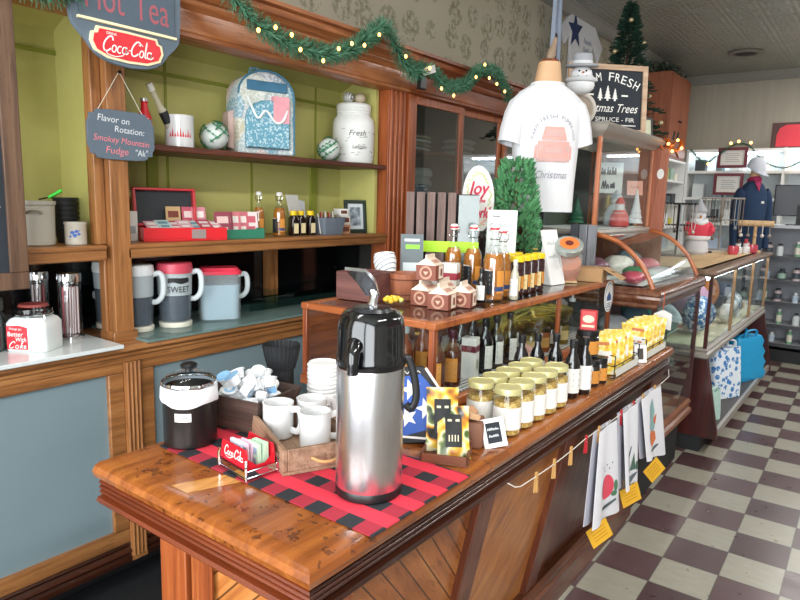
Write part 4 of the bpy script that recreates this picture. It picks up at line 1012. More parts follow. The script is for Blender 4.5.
for a, b, lb, u, vv in PK:
    ca, sa = cos(radians(84)), sin(radians(84)); vv = vv * .3
    packet(lb, (-2.395 + u * ca - vv * sa, 1.925 + u * sa + vv * ca, z + .007), radians(84 - 12), radians(-14), .072, .115, plain(a, .6), plain(b, .6), 'packets in the green tray', 'drink_packet', 'packet')
c = thing('small_carton', 'small white carton at the left end of the shelf beside the red tea box', 'box', (-2.47, 1.44, z), radians(85))
MB().box(-.03, .03, -.02, .02, 0, .12).build('carton', PAPER, c, bevel=.001); MB(frame((0, -.0205, 0), (1, 0, 0), (0, 0, 1))).box(-.02, .02, .03, .06, 0, .0006).build('print', plain('#9aa5a8', .6), c)
# swing-top bottles
AMB = glass('amber_liquid_glass', (.62, .32, .08), .04); CIDER = plain('#6b3310', .1, coat=.8, name='dark_cider'); CIDERL = frost('light_cider', '#b06a1e', .82, .08)
LABO = plain('#cf8a3a', .5, name='orange_label'); LABK = plain('#1d1f22', .5, name='black_label'); LABW = plain('#e6e3dc', .6, name='white_label')
def swing(label, loc, r, h, rz=0.0, grp=None, liquid=None, capc='#c8343c', lab=(LABK, LABO), fill=.65):
    c = thing('swing_top_bottle', label, 'bottle', loc, rz, grp)
    body = [(r * .9, 0), (r, .005), (r, h * .5), (r * .97, h * .555), (r * .8, h * .62), (r * .52, h * .69), (r * .4, h * .77), (r * .36, h * .9), (r * .4, h * .905), (r * .4, h * .92), (0, h * .92)]
    MB().lathe(body, 24).build('glass', CLEAR, c)
    lv = []
    for q, zz in body:
        if zz <= h * fill: lv.append((max(0, q - .003), max(.004, zz)))
    lv = lv + [(r * .68 - .003, h * fill), (0, h * fill)]
    MB().lathe(lv, 24).build('drink', liquid or CIDER, c)
    MB().lathe([(r * .42, h * .918), (r * .46, h * .93), (r * .46, h * .975), (r * .3, h), (0, h)], 16).build('stopper', plain('#e6e2dc', .4), c)
    if capc: MB().lathe([(r * .47, h * .935), (r * .47, h * .965)], 16, caps=False).build('stopper_band', plain(capc, .4), c)
    m = MB()
    for s_ in (-1, 1): m.tube(cr([(s_ * r * .42, 0, h * .95), (s_ * r * .62, 0, h * .9), (s_ * r * .5, -.004, h * .83), (s_ * r * .36, 0, h * .8)], 4), .0018, 5)
    m.tube([(r * .38 * cos(a), r * .38 * sin(a), h * .81) for a in [2 * pi * i / 12 for i in range(12)]], .0018, 5, closed=True); m.build('wire_bail', CHROME, c)
    MB().lathe([(r + .0006, h * .08), (r + .0006, h * .4)], 14, a0=radians(-165), a1=radians(-70), caps=False).build('label', lab[0], c)
    MB().lathe([(r + .0006, h * .1), (r + .0006, h * .4)], 12, a0=radians(-48), a1=radians(0), caps=False).build('label', lab[1], c)
    MB().lathe([(r + .0012, h * .13), (r + .0012, h * .19)], 10, a0=radians(-58), a1=radians(-5), caps=False).build('label_band', plain('#2c4470', .5), c)
    m = MB(); f = on_cyl(r + .0012, radians(-110), h * .3)
    for k in range(4): m.ribbon([(-r * .5, h * (.1 - .06 * k)), (r * .45, h * (.1 - .06 * k))], h * .022, 0, 0, f)
    m.build('label_lettering', LABW if lab[0] == LABK else BLACKM, c)
    return c
swing('swing top bottle of amber syrup behind the green packet tray', (-2.44, 2.10, z), .029, .215, .2, 'amber bottles on the lower shelf', CIDERL, None)
swing('swing top bottle of amber syrup beside the little yellow capped jars', (-2.41, 2.205, z), .033, .215, .2, 'amber bottles on the lower shelf', CIDERL, None)
def mini(label, loc, r=.02, h=.125):
    c = thing('sauce_jar', label, 'jar', loc, 0, 'yellow capped jars on the lower shelf')
    m = MB(); rbox(m, [(r, r, 0), (r * 1.05, r * 1.05, .004), (r * 1.05, r * 1.05, h * .7), (r * .7, r * .7, h * .8), (r * .7, r * .7, h * .84)], r * .4); m.build('body', plain('#1f1210', .12, coat=.7), c)
    MB().lathe([(r * .85, h * .82), (r * .9, h * .84), (r * .9, h * .985), (r * .8, h), (0, h)], 18).build('cap', plain('#f0c81e', .4), c)
    m = MB(frame((r * 1.06, 0, 0), (0, 1, 0), (0, 0, 1))); m.box(-r * .75, r * .75, h * .1, h * .5, 0, .0008); m.build('label', plain('#ead9a8', .6), c); return c
for k, (y, w_) in enumerate(((2.285, 'leftmost'), (2.345, 'middle'), (2.405, 'rightmost'))): mini(w_ + ' of the three small dark jars with yellow caps', (-2.395 - .01 * (k % 2), y, z))
c = thing('pamphlet', 'white folded paper standing behind the yellow capped jars', 'paper', (-2.47, 2.40, z), radians(100), rx=radians(-14))
MB(FY).box(-.05, .05, 0, .21, -.0015, .0015).build('sheet', PAPER, c); MB(FY @ T(.03, 0, -.006) @ RZ(-.2)).box(-.045, .045, 0, .19, -.001, .001).build('fold', plain('#cfd2d4', .7), c)
c = thing('packet_bin', 'grey translucent plastic bin holding packets, right of the yellow capped jars', 'bin', (-2.40, 2.54, z), radians(86))
MBw = frost('grey_plastic', '#7d8894', .62, .3)
m = MB()
outer = [[(x, y, zz) for x, y in rrect(a, b, .012)] for a, b, zz in ((.066, .05, 0), (.082, .062, .09), (.086, .066, .092), (.078, .058, .09), (.064, .048, .004))]
m.loft(outer); m.build('bin', MBw, c)
for k in range(7):
    u = -.055 + .018 * k; ca, sa = cos(radians(86)), sin(radians(86)); vv = .0
    packet('paper packet standing in the grey plastic bin', (-2.40 + u * ca - vv * sa, 2.54 + u * sa + vv * ca, z + .006), radians(86 + 55), radians(-8 + 3 * (k % 3)), .06, .105 + .006 * (k % 3), plain(('#d9cfc4', '#c04a50', '#c9c3ba')[k % 3], .6), plain('#9a4a44', .6), 'packets in the grey bin', 'sugar_packet', 'packet')
for k, (dx, dy, h_, zz, lb) in enumerate(((0, 0, .05, 0, 'bottom brown and white box in the small stack left of the framed picture'), (.004, -.006, .05, .0505, 'middle brown and white box in the small stack left of the framed picture'), (-.004, -.014, .035, .101, 'top white box in the small stack left of the framed picture'))):
    c = thing('snack_box', lb, 'box', (-2.41 + dx, 2.675 + dy, z + zz), radians(75)); MB().box(-.028, .028, -.03, .03, 0, h_).build('carton', plain(('#b98a6a', '#d9cfc4', '#ebe6df')[k], .6), c, bevel=.001)
    MB(frame((0, -.0305, 0), (1, 0, 0), (0, 0, 1))).box(-.02, .02, h_ * .25, h_ * .75, 0, .0006).build('print', plain('#6a3a2c', .6), c)
c = thing('framed_picture', 'dark green framed picture at the right end of the lower shelf', 'picture', (-2.43, 2.805, z), radians(72), rx=radians(-6))
m = MB(FY)
for q in ((-.07, .07, 0, .02), (-.07, .07, .165, .185), (-.07, -.052, .02, .165), (.052, .07, .02, .165)): m.box(q[0], q[1], q[2], q[3], -.006, .012)
m.build('frame', plain('#27352e', .4), c, bevel=.002); MB(FY).box(-.054, .054, .018, .167, -.005, .002).build('mat', plain('#d3dade', .6), c)
t = NT('grey_photo_print'); t.pbsdf(t.ramp(t.noise(t.co(), 30, 3), [(.35, '#4c5a66'), (.55, '#9aa8b2'), (.7, '#d8dde0')]), .5); MB(FY).box(-.034, .034, .04, .145, .002, .003).build('photo', t.m, c)
MB(FY).bar((0, .12, -.006), (0, .0, -.045), .03, .003).build('easel_leg', BLACKM, c)
# ================================================================ ON THE LOW GLASS CASE
z = 1.1685
c = thing('wooden_box', 'purple brown open wooden box on the near left corner of the low glass case', 'box', (-1.505, 1.795, z), radians(6))
m = MB(); a, b, h = .08, .07, .1
m.box(-a, a, -b, b, 0, .008); m.box(-a, a, -b, -b + .008, .008, h); m.box(-a, a, b - .008, b, .008, h); m.box(-a, -a + .008, -b + .008, b - .008, .008, h); m.box(a - .008, a, -b + .008, b - .008, .008, h)
m.build('box', PURPW, c, bevel=.0015)
STRIPE = NT('white_striped_paper'); sp = STRIPE.n('SeparateXYZ'); STRIPE.l(STRIPE.co((1, 1, 1), (0, .5, 0)), sp.inputs[0]); STRIPE.pbsdf(STRIPE.mix(STRIPE.math('LESS_THAN', STRIPE.math('FRACT', STRIPE.math('DIVIDE', sp.outputs[2], .016)), .3), '#e9e7e2', '#8d97a0'), .7); STRIPE = STRIPE.m
c = thing('paper_cone', 'white striped paper roll poking up behind the brown wooden tub', 'paper', (-1.505, 1.93, z), 0, None, radians(-8), radians(-14))
MB().lathe([(.03, 0), (.045, .13), (.04, .16), (.02, .165), (0, .16)], 14).build('roll', STRIPE, c)
c = thing('wooden_tub', 'reddish brown round wooden tub with a wire handle on the low glass case', 'tub', (-1.40, 1.905, z))
MB().lathe([(.055, 0), (.058, .004), (.068, .085), (.07, .095), (.062, .095), (.053, .012), (0, .01)], 26).build('tub', wood('terracotta_wood', '#7c4630', '#9a5c40', '#ab6d50', 'Z', 1, .5, streak=.4), c)
m = MB()
for zz, r in ((.02, .0605), (.075, .068)): m.tube([(r * cos(q), r * sin(q), zz) for q in [2 * pi * i / 26 for i in range(26)]], .0025, 5, closed=True)
m.build('hoop', plain('#6a3a28', .5), c)
c = thing('glass_mug', 'clear glass mug with looped handle in front of the brown tub', 'mug', (-1.325, 1.885, z), radians(-40))
MB().lathe([(.026, 0), (.03, .004), (.032, .07), (.034, .075), (.03, .075), (.027, .01), (0, .008)], 20).build('glass', CLEAR, c); MB().tube(cr([(.031, 0, .06), (.052, 0, .058), (.052, 0, .025), (.031, 0, .018)], 5), .004, 6).build('handle', CLEAR, c)
c = thing('candy_dish', 'shallow glass dish of yellow candies at the near edge of the low case', 'dish', (-1.345, 1.755, z))
MB().lathe([(.03, 0), (.034, .003), (.05, .02), (.052, .022), (.046, .02), (.03, .006), (0, .005)], 24).build('dish', CLEAR, c)
LEM = plain('#e8b62a', .45, var=.1)
for k in range(11):
    a = k * 2.4; r = .033 * sqrt((k + .4) / 11)
    tag(MB().sphere((0, 0, 0), (.011, .009, .009), 10).build('wrapped_candy', LEM if k % 4 else plain('#d9d66a', .5), loc=(0, 0, 0)), 'yellow candy heaped in the shallow glass dish', 'candy', 'yellow candies in the glass dish').location = (-1.345 + r * cos(a), 1.755 + r * sin(a), z + .016 + .008 * (1 - k / 11))
c = thing('counter_card', 'small grey sign with a green stripe leaning behind the brown gable boxes', 'sign', (-1.47, 2.035, z), radians(38), None, radians(-16))
MB(FY).box(-.045, .045, 0, .235, -.003, .003).build('card', plain('#5f686b', .5), c); m = MB(FY); m.box(-.025, .03, .175, .192, .003, .004); m.build('green_stripe', plain('#86d63a', .5), c); m = MB(FY); m.box(-.03, .03, .205, .216, .003, .004); m.box(-.035, .03, .05, .12, .003, .0036); m.build('pale_print', plain('#c4cccc', .5), c); MB(FY).box(-.02, .02, 0.001, .15, -.05, -.047).build('strut', plain('#5f686b', .5), c)
# gable boxes
BROWNC = plain('#7d4230', .55, name='brown_carton', var=.08); CREAMC = plain('#e2cfbc', .6, name='cream_carton')
def gable():
    c = thing('gable_box', '', 'box', (0, 0, 0), 0, 'brown gable boxes on the low glass case')
    w, h = .037, .052
    MB().box(-w, w, -w, w, 0, h).build('carton', BROWNC, c)
    pass
    m2 = MB(Matrix(((1, 0, 0, 0), (0, 0, 1, 0), (0, 1, 0, 0), (0, 0, 0, 1)))); m2.prism([(-w, h), (w, h), (.003, h + .024), (.003, h + .036), (-.003, h + .036), (-.003, h + .024)], -w, w); m2.build('gable_top', CREAMC, c)
    m = MB(frame((w + .0005, 0, 0), (0, 1, 0), (0, 0, 1))); m.box(-.01, .03, .004, h - .002, 0, .0006); m.build('side_panel', CREAMC, c)
    m = MB(frame((0, -w - .0005, 0), (1, 0, 0), (0, 0, 1)))
    for r in (.022, .018): m.ribbon([(x, y + .026) for x, y in ell(r, r, 24)], .0022, 0, .0006, closed=True)
    m.flat([(-.01, .03), (.01, .03), (0, .017)], 0, .0006); m.build('emblem', plain('#d0a68c', .6), c)
    m = MB(frame((w + .0012, 0, 0), (0, 1, 0), (0, 0, 1))); m.flat([(.004, .014), (.02, .014), (.02, .038), (.004, .038)], 0, .0006); m.build('side_print', BROWNC, c)
    m = MB(frame((.02, 0, h + .012), (0, 1, 0), (-.034, 0, .024))); m.box(-.026, .026, -.008, .008, .0005, .0014); m.build('roof_print', plain('#b98a78', .6), c)
    return c
g0 = gable(); g0.location = (-1.18, 1.815, z); g0.rotation_euler[2] = radians(10); g0['label'] = 'brown and cream gable box at the front left of the group on the low case'
dup(g0, (-1.155, 1.91, z), radians(14), 'brown and cream gable box second from the front, beside the dark sauce bottle')
dup(g0, (-1.272, 1.845, z), radians(4), 'brown and cream gable box under the upper one of the stack')
dup(g0, (-1.255, 1.94, z), radians(8), 'brown and cream gable box behind the front two, beside the stack')
dup(g0, (-1.262, 1.855, z + .0885), radians(12), 'brown and cream gable box stacked on top of another gable box')
for k, (x, y, h_, lb) in enumerate(((-1.305, 2.055, .13, 'white and red carton behind the gable boxes'), (-1.375, 2.03, .12, 'second white and red carton, left of the first one behind the gable boxes'))):
    c = thing('tea_carton', lb, 'box', (x, y, z), radians(18)); MB().box(-.032, .032, -.025, .025, 0, h_).build('carton', PAPER, c, bevel=.001)
    m = MB(); m.box(-.0325, .0325, -.0255, .0255, h_ * .52, h_ * .72); m.build('red_band', plain('#a02c3c', .5), c)
S1 = (LABK, LABO)
swing('clear swing top bottle of cider, first from the left behind the gable boxes', (-1.40, 2.225, z), .037, .27, .1, 'cider bottles on the low case', CIDERL)
swing('clear swing top bottle of cider, second from the left behind the gable boxes', (-1.315, 2.235, z), .037, .27, .1, 'cider bottles on the low case', CIDERL)
swing('large clear swing top bottle of cider at the front edge of the low case', (-1.155, 2.12, z), .041, .278, .1, 'cider bottles on the low case', CIDERL, fill=.62)
swing('clear swing top bottle of cider right behind the large front bottle', (-1.17, 2.212, z), .036, .262, .1, 'cider bottles on the low case', CIDERL)
DARKB = plain('#0d0b0c', .1, coat=.9, name='dark_sauce_glass')
def sauce(label, loc, r, h, cap='#17181a', lab=LABW, grp=None, body=None, a0=-150, a1=-20, rz=0, lines=True):
    c = thing('sauce_bottle', label, 'bottle', loc, rz, grp)
    MB().lathe([(r * .9, 0), (r, .004), (r, h * .58), (r * .85, h * .66), (r * .42, h * .78), (r * .4, h * .92), (0, h * .92)], 20).build('body', body or DARKB, c)
    MB().lathe([(r * .48, h * .86), (r * .5, h * .87), (r * .5, h * .99), (r * .44, h), (0, h)], 16).build('cap', plain(cap, .35), c)
    MB().lathe([(r + .0006, h * .1), (r + .0006, h * .52)], 14, a0=radians(a0), a1=radians(a1), caps=False).build('label', lab, c)
    if lines:
        m = MB(); f = on_cyl(r + .0012, radians((a0 + a1) / 2), h * .3)
        for k in range(3): m.ribbon([(-r * .5, h * (.13 - .1 * k)), (r * .5, h * (.13 - .1 * k))], h * .03, 0, 0, f)
        m.build('label_lettering', plain('#4a4a4c', .6), c)
    return c
sauce('small dark sauce bottle with white label beside the large cider bottle', (-1.145, 2.015, z), .018, .125, grp=None)
sauce('slim pale bottle with a white label at the front edge of the low case', (-1.10, 2.185, z), .0165, .15, '#d8d6cc', body=plain('#b9b4a0', .2, coat=.5))
def jam():
    c = thing('jam_jar', '', 'jar', (0, 0, 0), 0, 'yellow lidded jam jars on the low case'); r, h = .0285, .155
    MB().lathe([(r * .9, 0), (r, .004), (r, h * .8), (r * .86, h * .86), (0, h * .86)], 20).build('body', plain('#2e0f14', .1, coat=.9), c)
    MB().lathe([(r * .94, h * .85), (r * .98, h * .86), (r * .98, h * .985), (r * .9, h), (0, h)], 20).build('lid', plain('#f2d023', .35), c)
    MB().lathe([(r + .0006, h * .12), (r + .0006, h * .5)], 10, a0=radians(-100), a1=radians(-30), caps=False).build('label', plain('#e8cf92', .6), c)
    MB().lathe([(r + .0006, h * .18), (r + .0006, h * .5)], 8, a0=radians(-25), a1=radians(30), caps=False).build('label', LABO, c)
    m = MB(); f = on_cyl(r + .0012, radians(-65), h * .3); m.ribbon([(-.008, .01), (.008, .01)], .008, 0, 0, f); m.ribbon([(-.008, -.012), (.008, -.012)], .004, 0, 0, f); m.build('label_print', plain('#b5762a', .6), c); return c
j0 = jam()
for k, (x, y, lb) in enumerate(((-1.15, 2.30, 'yellow lidded dark jam jar nearest the cider bottles, front row'), (-1.155, 2.372, 'yellow lidded dark jam jar second in the front row of jam jars'), (-1.16, 2.446, 'yellow lidded dark jam jar third in the front row of jam jars'), (-1.165, 2.522, 'yellow lidded dark jam jar at the far end of the front row'), (-1.225, 2.315, 'yellow lidded dark jam jar nearest the cider bottles, back row'), (-1.235, 2.39, 'yellow lidded dark jam jar second in the back row of jam jars'), (-1.24, 2.465, 'yellow lidded dark jam jar third in the back row of jam jars'))):
    if k == 0: j0.location = (x, y, z); j0['label'] = lb
    else: dup(j0, (x, y, z), 0, lb)
# slat crate
c = thing('slat_crate', 'weathered wooden slat crate with a neon green band behind the cider bottles', 'crate', (-1.5, 2.285, z), radians(33))
for k in range(5): MB().box(-.15 + .043 * k, -.117 + .043 * k, -.05, -.036, 0, .395).build('slat', SLATW, c, bevel=.0015)
MB().box(-.145, .145, -.036, .05, .0, .012).build('base', SLATW, c)
m = MB(); m.box(.066, .15, -.046, -.04, .012, .385); m.build('glass_panel', plain('#5d6a66', .15, coat=.5, var=.2), c); m = MB(); m.box(-.15, .15, .036, .05, .012, .39); m.build('back_board', plain('#1c1a1a', .8), c)
for x in (-.15, .138): MB().box(x, x + .012, -.036, .036, .012, .39).build('side_board', SLATW, c)
m = MB(); m.box(-.1, .153, -.0535, -.0505, .15, .195); m.build('neon_band', plain('#b4e81e', .5), c)
# oval sign
c = thing('oval_sign', 'white oval Joy to the World sign with a pale wreath on a thin easel', 'sign', (-1.44, 2.49, z), radians(42), None, radians(-7))
MB(FY @ T(0, .375, 0)).prism(ell(.072, .148, 40), -.004, .004).build('board', PAPER, c)
m = MB(FY @ T(0, .375, 0)); rd = random.Random(8)
for k in range(60):
    a = k * 2 * pi / 60; rx_, ry_ = .053 + rd.uniform(-.007, .007), .115 + rd.uniform(-.008, .008); x, y = rx_ * cos(a), ry_ * sin(a); b = a + rd.uniform(-.8, .8) + pi / 2
    m.flat([(x - .011 * cos(b), y - .011 * sin(b)), (x + .004 * sin(b), y - .004 * cos(b)), (x + .011 * cos(b), y + .011 * sin(b)), (x - .004 * sin(b), y + .004 * cos(b))], 0 if y > -.03 else rd.choice((0, 1, 1)), .0045 + .0001 * (k % 3))
m.build('wreath', [plain('#b9bd8a', .7), plain('#e2a184', .7)], c)
m = MB(FY @ T(0, .375, 0)); m.text('Joy', .004, .05, .06, .088, .25, 0, .0056, bold=.0018); m.text('to the', .006, -.006, .018, .052, .2, 0, .0056, bold=.0008); m.text('World', .0, -.058, .05, .104, .2, 0, .0056, bold=.0018); m.build('lettering', plain('#d63a58', .6), c)
m = MB(FY)
for x in (-.03, .03): m.bar((x, .0, .006), (x, .3, -.006), .006)
m.bar((0, .0, -.09), (0, .32, -.01), .006); m.bar((-.05, .226, .008), (.05, .226, .008), .012, .02); m.build('easel', BLACKM, c)
c = thing('counter_card', 'tall white card with grey writing behind the cider bottles', 'sign', (-1.285, 2.405, z), radians(22), None, radians(-5))
MB(FY).box(-.062, .062, 0, .33, -.002, .002).build('card', plain('#d3d6d3', .6), c)
m = MB(FY)
for k, (x0_, x1_, y_, h_) in enumerate(((-.04, -.01, .3, .008), (-.05, .05, .262, .014), (-.02, .05, .235, .006), (-.045, .04, .205, .006), (-.04, .03, .18, .005), (-.045, .045, .15, .006))): scribble(m, x0_, x1_, y_, h_, 12, .0018, .0026, seed=k)
m.build('handwriting', plain('#565c5e', .7), c); MB(FY).box(-.02, .02, .001, .2, -.05, -.047).build('strut', PAPER, c)
# potted cypress
c = thing('potted_cypress', 'small bright green potted cypress in front of the white t-shirt', 'plant', (-1.37, 2.685, z))
MB().lathe([(.04, 0), (.045, .004), (.058, .09), (.06, .1), (.052, .1), (.05, .085), (0, .085)], 22).build('pot', plain('#8a8c88', .6), c)
rd = random.Random(11); m = MB()
for k in range(1100):
    t_ = rd.random() ** .8; hz = .1 + .45 * t_; R = .118 * (1 - .5 * t_ ** 2.2) * (.55 + .5 * rd.random() ** .5); a = rd.random() * 6.283
    p = Vector((R * cos(a), R * sin(a), hz)); d = Vector((cos(a) * .7, sin(a) * .7, .6 + .5 * rd.random())).normalized(); s_ = .018 + .012 * rd.random(); q = d.cross(Vector((rd.uniform(-1, 1), rd.uniform(-1, 1), rd.uniform(-1, 1)))).normalized()
    m.add([p - d * s_ * .3, p + q * s_ * .42, p + d * s_, p - q * s_ * .42], [(0, 1, 2, 3)], 0)
    m.add([p - d * s_ * .1 + q * .006, p + q.cross(d) * s_ * .35, p + d * s_ * .8 + q.cross(d) * .004], [(0, 1, 2)], 0)
o = m.build('foliage', CYPR, c, smooth=0)
MB().tube([(0, 0, .08), (0.004, 0, .3), (0, .003, .48)], .006, 6).build('stem', plain('#5a4632', .8), c)
def cello(label, loc, r, h, mt, name='cookie_bag'):
    c = thing(name, label, 'bag', loc, .3)
    rings = []
    for q, zz in ((.8, 0), (1, .02), (1.02, h * .45), (.9, h * .62), (.35, h * .72), (.3, h * .75), (.55, h * .86), (.75, h)):
        rings.append([(r * q * cos(a) * (1 + .08 * sin(5 * a + zz * 60)), r * q * .8 * sin(a) * (1 + .08 * sin(4 * a)), zz) for a in [2 * pi * i / 20 for i in range(20)]])
    m = MB(); m.loft(rings, 0, False); m.build('cellophane', CLEAR, c)
    m = MB()
    rd = random.Random(int(loc[1] * 1000))
    for k in range(14): m.sphere((rd.uniform(-.6, .6) * r, rd.uniform(-.5, .5) * r, .02 + rd.random() * h * .42), (.02, .018, .011), 8)
    m.build('cookies', mt, c); m = MB(); m.tube([(r * .33 * cos(a), r * .27 * sin(a), h * .735) for a in [2 * pi * i / 14 for i in range(14)]], .003, 5, closed=True); m.build('tie', plain('#c8a24a', .4), c)
    return c
cello('clear bag of golden brown cookies beside the potted cypress', (-1.255, 2.665, z), .048, .215, plain('#a86c2c', .6, var=.15))
c = thing('easel_plaque', 'white easel plaque turned toward the aisle, right of the jam jars', 'plaque', (-1.17, 2.745, z), radians(82), None, 0)
m = MB(FY @ RX(radians(-14))); m.box(-.06, .06, .0, .25, -.006, .006); m.build('board', WHITE, c, bevel=.001)
m = MB(FY); m.add([(-.055, 0, .008), (.055, 0, .008), (.055, 0, -.085), (-.055, 0, -.085), (-.055, .19, -.05), (.055, .19, -.05)], [(0, 1, 2, 3), (2, 1, 5), (0, 3, 4), (3, 2, 5, 4), (0, 4, 5, 1)]); m.build('stand', WHITE, c, smooth=0)
m = MB(FY @ RX(radians(-14))); scribble(m, -.04, .04, .18, .02, 10, .003, .0066, seed=3); scribble(m, -.04, .03, .12, .02, 10, .003, .0066, seed=4); m.build('print', plain('#9aa2a4', .6), c)
# tilted candy jar
c = thing('tilted_candy_jar', 'tilted glass candy jar with an orange and black label on its lid', 'jar', (-1.19, 2.885, z + .0085), radians(28), None, radians(34)); c.scale = (1.1,) * 3
MB(T(0, .02, .0)).lathe([(.03, .0), (.055, .012), (.062, .05), (.062, .11), (.05, .13), (.047, .135), (.05, .14), (.05, .15)], 28).build('glass', frost('cloudy_jar_glass', '#cdd6d2', .3, .1), c)
MB(T(0, .02, .0)).lathe([(.028, .004), (.053, .015), (.058, .05), (.058, .085), (0, .095)], 24).build('candy', plain('#d4691e', .5, var=.15), c)
m = MB(T(0, .02, 0)); m.lathe([(.056, .15), (.058, .155), (.058, .175), (.05, .18), (0, .18)], 28); ld = m.build('lid', plain('#b7bdb6', .2, .5), c)
MB(T(0, .02, 0)).lathe([(.04, .181), (.04, .1815), (0, .1815)], 28).build('lid_label', plain('#e87a3a', .5), ld); MB(T(0, .02, 0)).lathe([(.017, .182), (.017, .1825), (0, .1825)], 20).build('lid_print', plain('#6a2a20', .5), ld)
c = thing('jar_rest', 'low wooden wedge the tilted candy jar leans on', 'stand', (-1.18, 2.885, z), radians(28))
m = MB(frame((0, 0, 0), (0, 1, 0), (0, 0, 1))); m.prism([(-.05, 0), (.06, 0), (.06, .008), (-.05, .008)], -.04, .04); m.build('base', PALEW, c)
c = thing('grey_boards', 'grey barn wood board standing at the far end of the low case', 'board', (-1.20, 3.098, z), radians(4))
for k in range(3): MB().box(-.062 + .044 * k, -.022 + .044 * k, -.01, .01, 0, .262).build('board', GREYW if k != 0 else plain('#3b3e44', .7), c, bevel=.001)
c = thing('cardboard_box', 'open brown cardboard box at the far end of the low case', 'box', (-1.125, 3.015, z), radians(10))
CARD = plain('#b08a60', .8, var=.05); m = MB(); a, b, h = .075, .055, .065
m.box(-a, a, -b, b, 0, .004); m.box(-a, a, -b, -b + .004, .004, h); m.box(-a, a, b - .004, b, .004, h); m.box(-a, -a + .004, -b, b, .004, h); m.box(a - .004, a, -b, b, .004, h); m.build('carton', CARD, c)
m = MB(T(a, 0, h) @ RY(radians(28))); m.box(0, .1, -b, b, -.002, .002); f_ = m.build('flap', CARD, c)
m = MB(T(a, 0, h) @ RY(radians(28))); m.flat([(.03 + .012 * x, .03 * y) for x, y in [(0, -1), (1.2, -.4), (1.6, .3), (1, .9), (.4, .5)]], 0, .0026); m.build('flap_print', plain('#5a4a34', .7), f_)
m = MB(T(-a, 0, h) @ RY(radians(-120))); m.box(-.002, .002, -b, b, -.0, .05) ; m.build('flap', CARD, c)

# ================================================================ T-SHIRT ON A BUST
bx, by = -1.36, 2.945
c = thing('mannequin_bust', 'tan display bust wearing a white t-shirt with a faded red truck print', 'mannequin', (bx, by, z), radians(47))
def erings(rows, n=32, p=2.3):
    out = []
    for w_, d_, zz, oy in rows:
        r = []
        for i in range(n):
            a = 2 * pi * i / n; ca, sa = cos(a), sin(a)
            r.append((w_ * math.copysign(abs(ca) ** (2 / p), ca), oy + d_ * math.copysign(abs(sa) ** (2 / p), sa), zz))
        out.append(r)
    return out
TAN = plain('#c79f78', .6, var=.04)
zb = -z
m = MB(); m.loft(erings([(.10, .075, 1.5 + zb, 0), (.115, .08, 1.62 + zb, 0), (.125, .085, 1.85 + zb, 0), (.11, .075, 1.97 + zb, 0), (.085, .06, 2.03 + zb, .006), (.066, .056, 2.07 + zb, .01), (.06, .054, 2.12 + zb, .008), (.05, .048, 2.185 + zb, .004)])); m.build('body', TAN, c, smooth=60)
MB().lathe([(.047, 2.186 + zb), (.043, 2.195 + zb), (.03, 2.2 + zb), (0, 2.2 + zb)], 20, c=(0, .004, 0)).build('neck_cap', RED, c)
m = MB(); m.tube(cr([(0, 0, 2.195 + zb), (.008, .004, 2.23 + zb), (.02, .01, 2.27 + zb), (.028, .014, 2.3 + zb)], 4), [.014, .02, .02, .022, .02, .018, .017, .014, .013, .012, .011, .01, .009], 10); m.build('finial', plain('#8a7460', .6), c)
m = MB(); m.lathe([(.05, 0), (.05, .012), (.02, .02), (.014, .03), (.014, 1.52 + zb), (0, 1.52 + zb)], 20); m.build('stand', IRON, c)
sh_ = bpy.data.objects.new('t_shirt', None); COL.objects.link(sh_); sh_.parent = c; sh_.location = (0, 0, 1.49 - z); sh_.scale = (.88, .88, 1.2); sh_['label'] = 'white t-shirt with a faded red truck print'
rows = [(.172, .112, 0, 0), (.172, .112, .05, 0), (.174, .115, .14, -.002), (.180, .12, .25, -.004), (.19, .12, .34, -.002), (.2, .11, .40, 0), (.195, .095, .435, .004), (.15, .078, .468, .008), (.105, .07, .488, .01), (.084, .068, .498, .012)]
def shirt_pt(u, v):
    """u angle, v height -> torso surface"""
    for a, b in zip(rows, rows[1:]):
        if v <= b[2]:
            k = (v - a[2]) / (b[2] - a[2]); w_, d_, oy = [a[i] + (b[i] - a[i]) * k for i in (0, 1, 3)]; break
    ca, sa = cos(u), sin(u); p = 2.3
    fold = 1 + .012 * sin(7 * u + 9 * v) * max(0, 1 - v / .42)
    return (w_ * fold * math.copysign(abs(ca) ** (2 / p), ca), oy + d_ * fold * math.copysign(abs(sa) ** (2 / p), sa), v)
SHIRT = NT('white_cotton'); SHIRT.pbsdf(SHIRT.mix(SHIRT.noise(SHIRT.co(), 5, 3), '#d0d0d3', '#dededf'), .9, 0, SHIRT.bump(SHIRT.noise(SHIRT.co((3, 3, 1)), 7, 3), .5, .02), sheen=.2); SHIRT = SHIRT.m
m = MB(); vs_ = [0, .03, .07, .11, .16, .21, .26, .3, .34, .37, .4, .42, .435, .452, .468, .48, .488, .498]
m.loft([[shirt_pt(2 * pi * i / 56, v) for i in range(56)] for v in vs_], 0, False)
m.build('torso', SHIRT, sh_, smooth=60)
for s_ in (-1, 1):
    rings = []
    for k, (x, zz, a_, b_) in enumerate(((.125, .40, .07, .085), (.16, .385, .066, .085), (.187, .35, .06, .085), (.198, .31, .058, .084), (.205, .262, .06, .086), (.2, .263, .052, .078))):
        n_ = Vector((s_ * (.45 + .1 * k if k < 3 else .2), 0, -.5 - .1 * k)).normalized(); t1 = Vector((0, 1, 0)); t2 = n_.cross(t1)
        rings.append([Vector((s_ * x, .0, zz)) + t1 * (b_ * cos(q)) + t2 * (a_ * sin(q)) * s_ for q in [2 * pi * i / 20 for i in range(20)]])
    m = MB(); m.loft(rings, 0, False); m.build('sleeve', SHIRT, sh_, smooth=60)
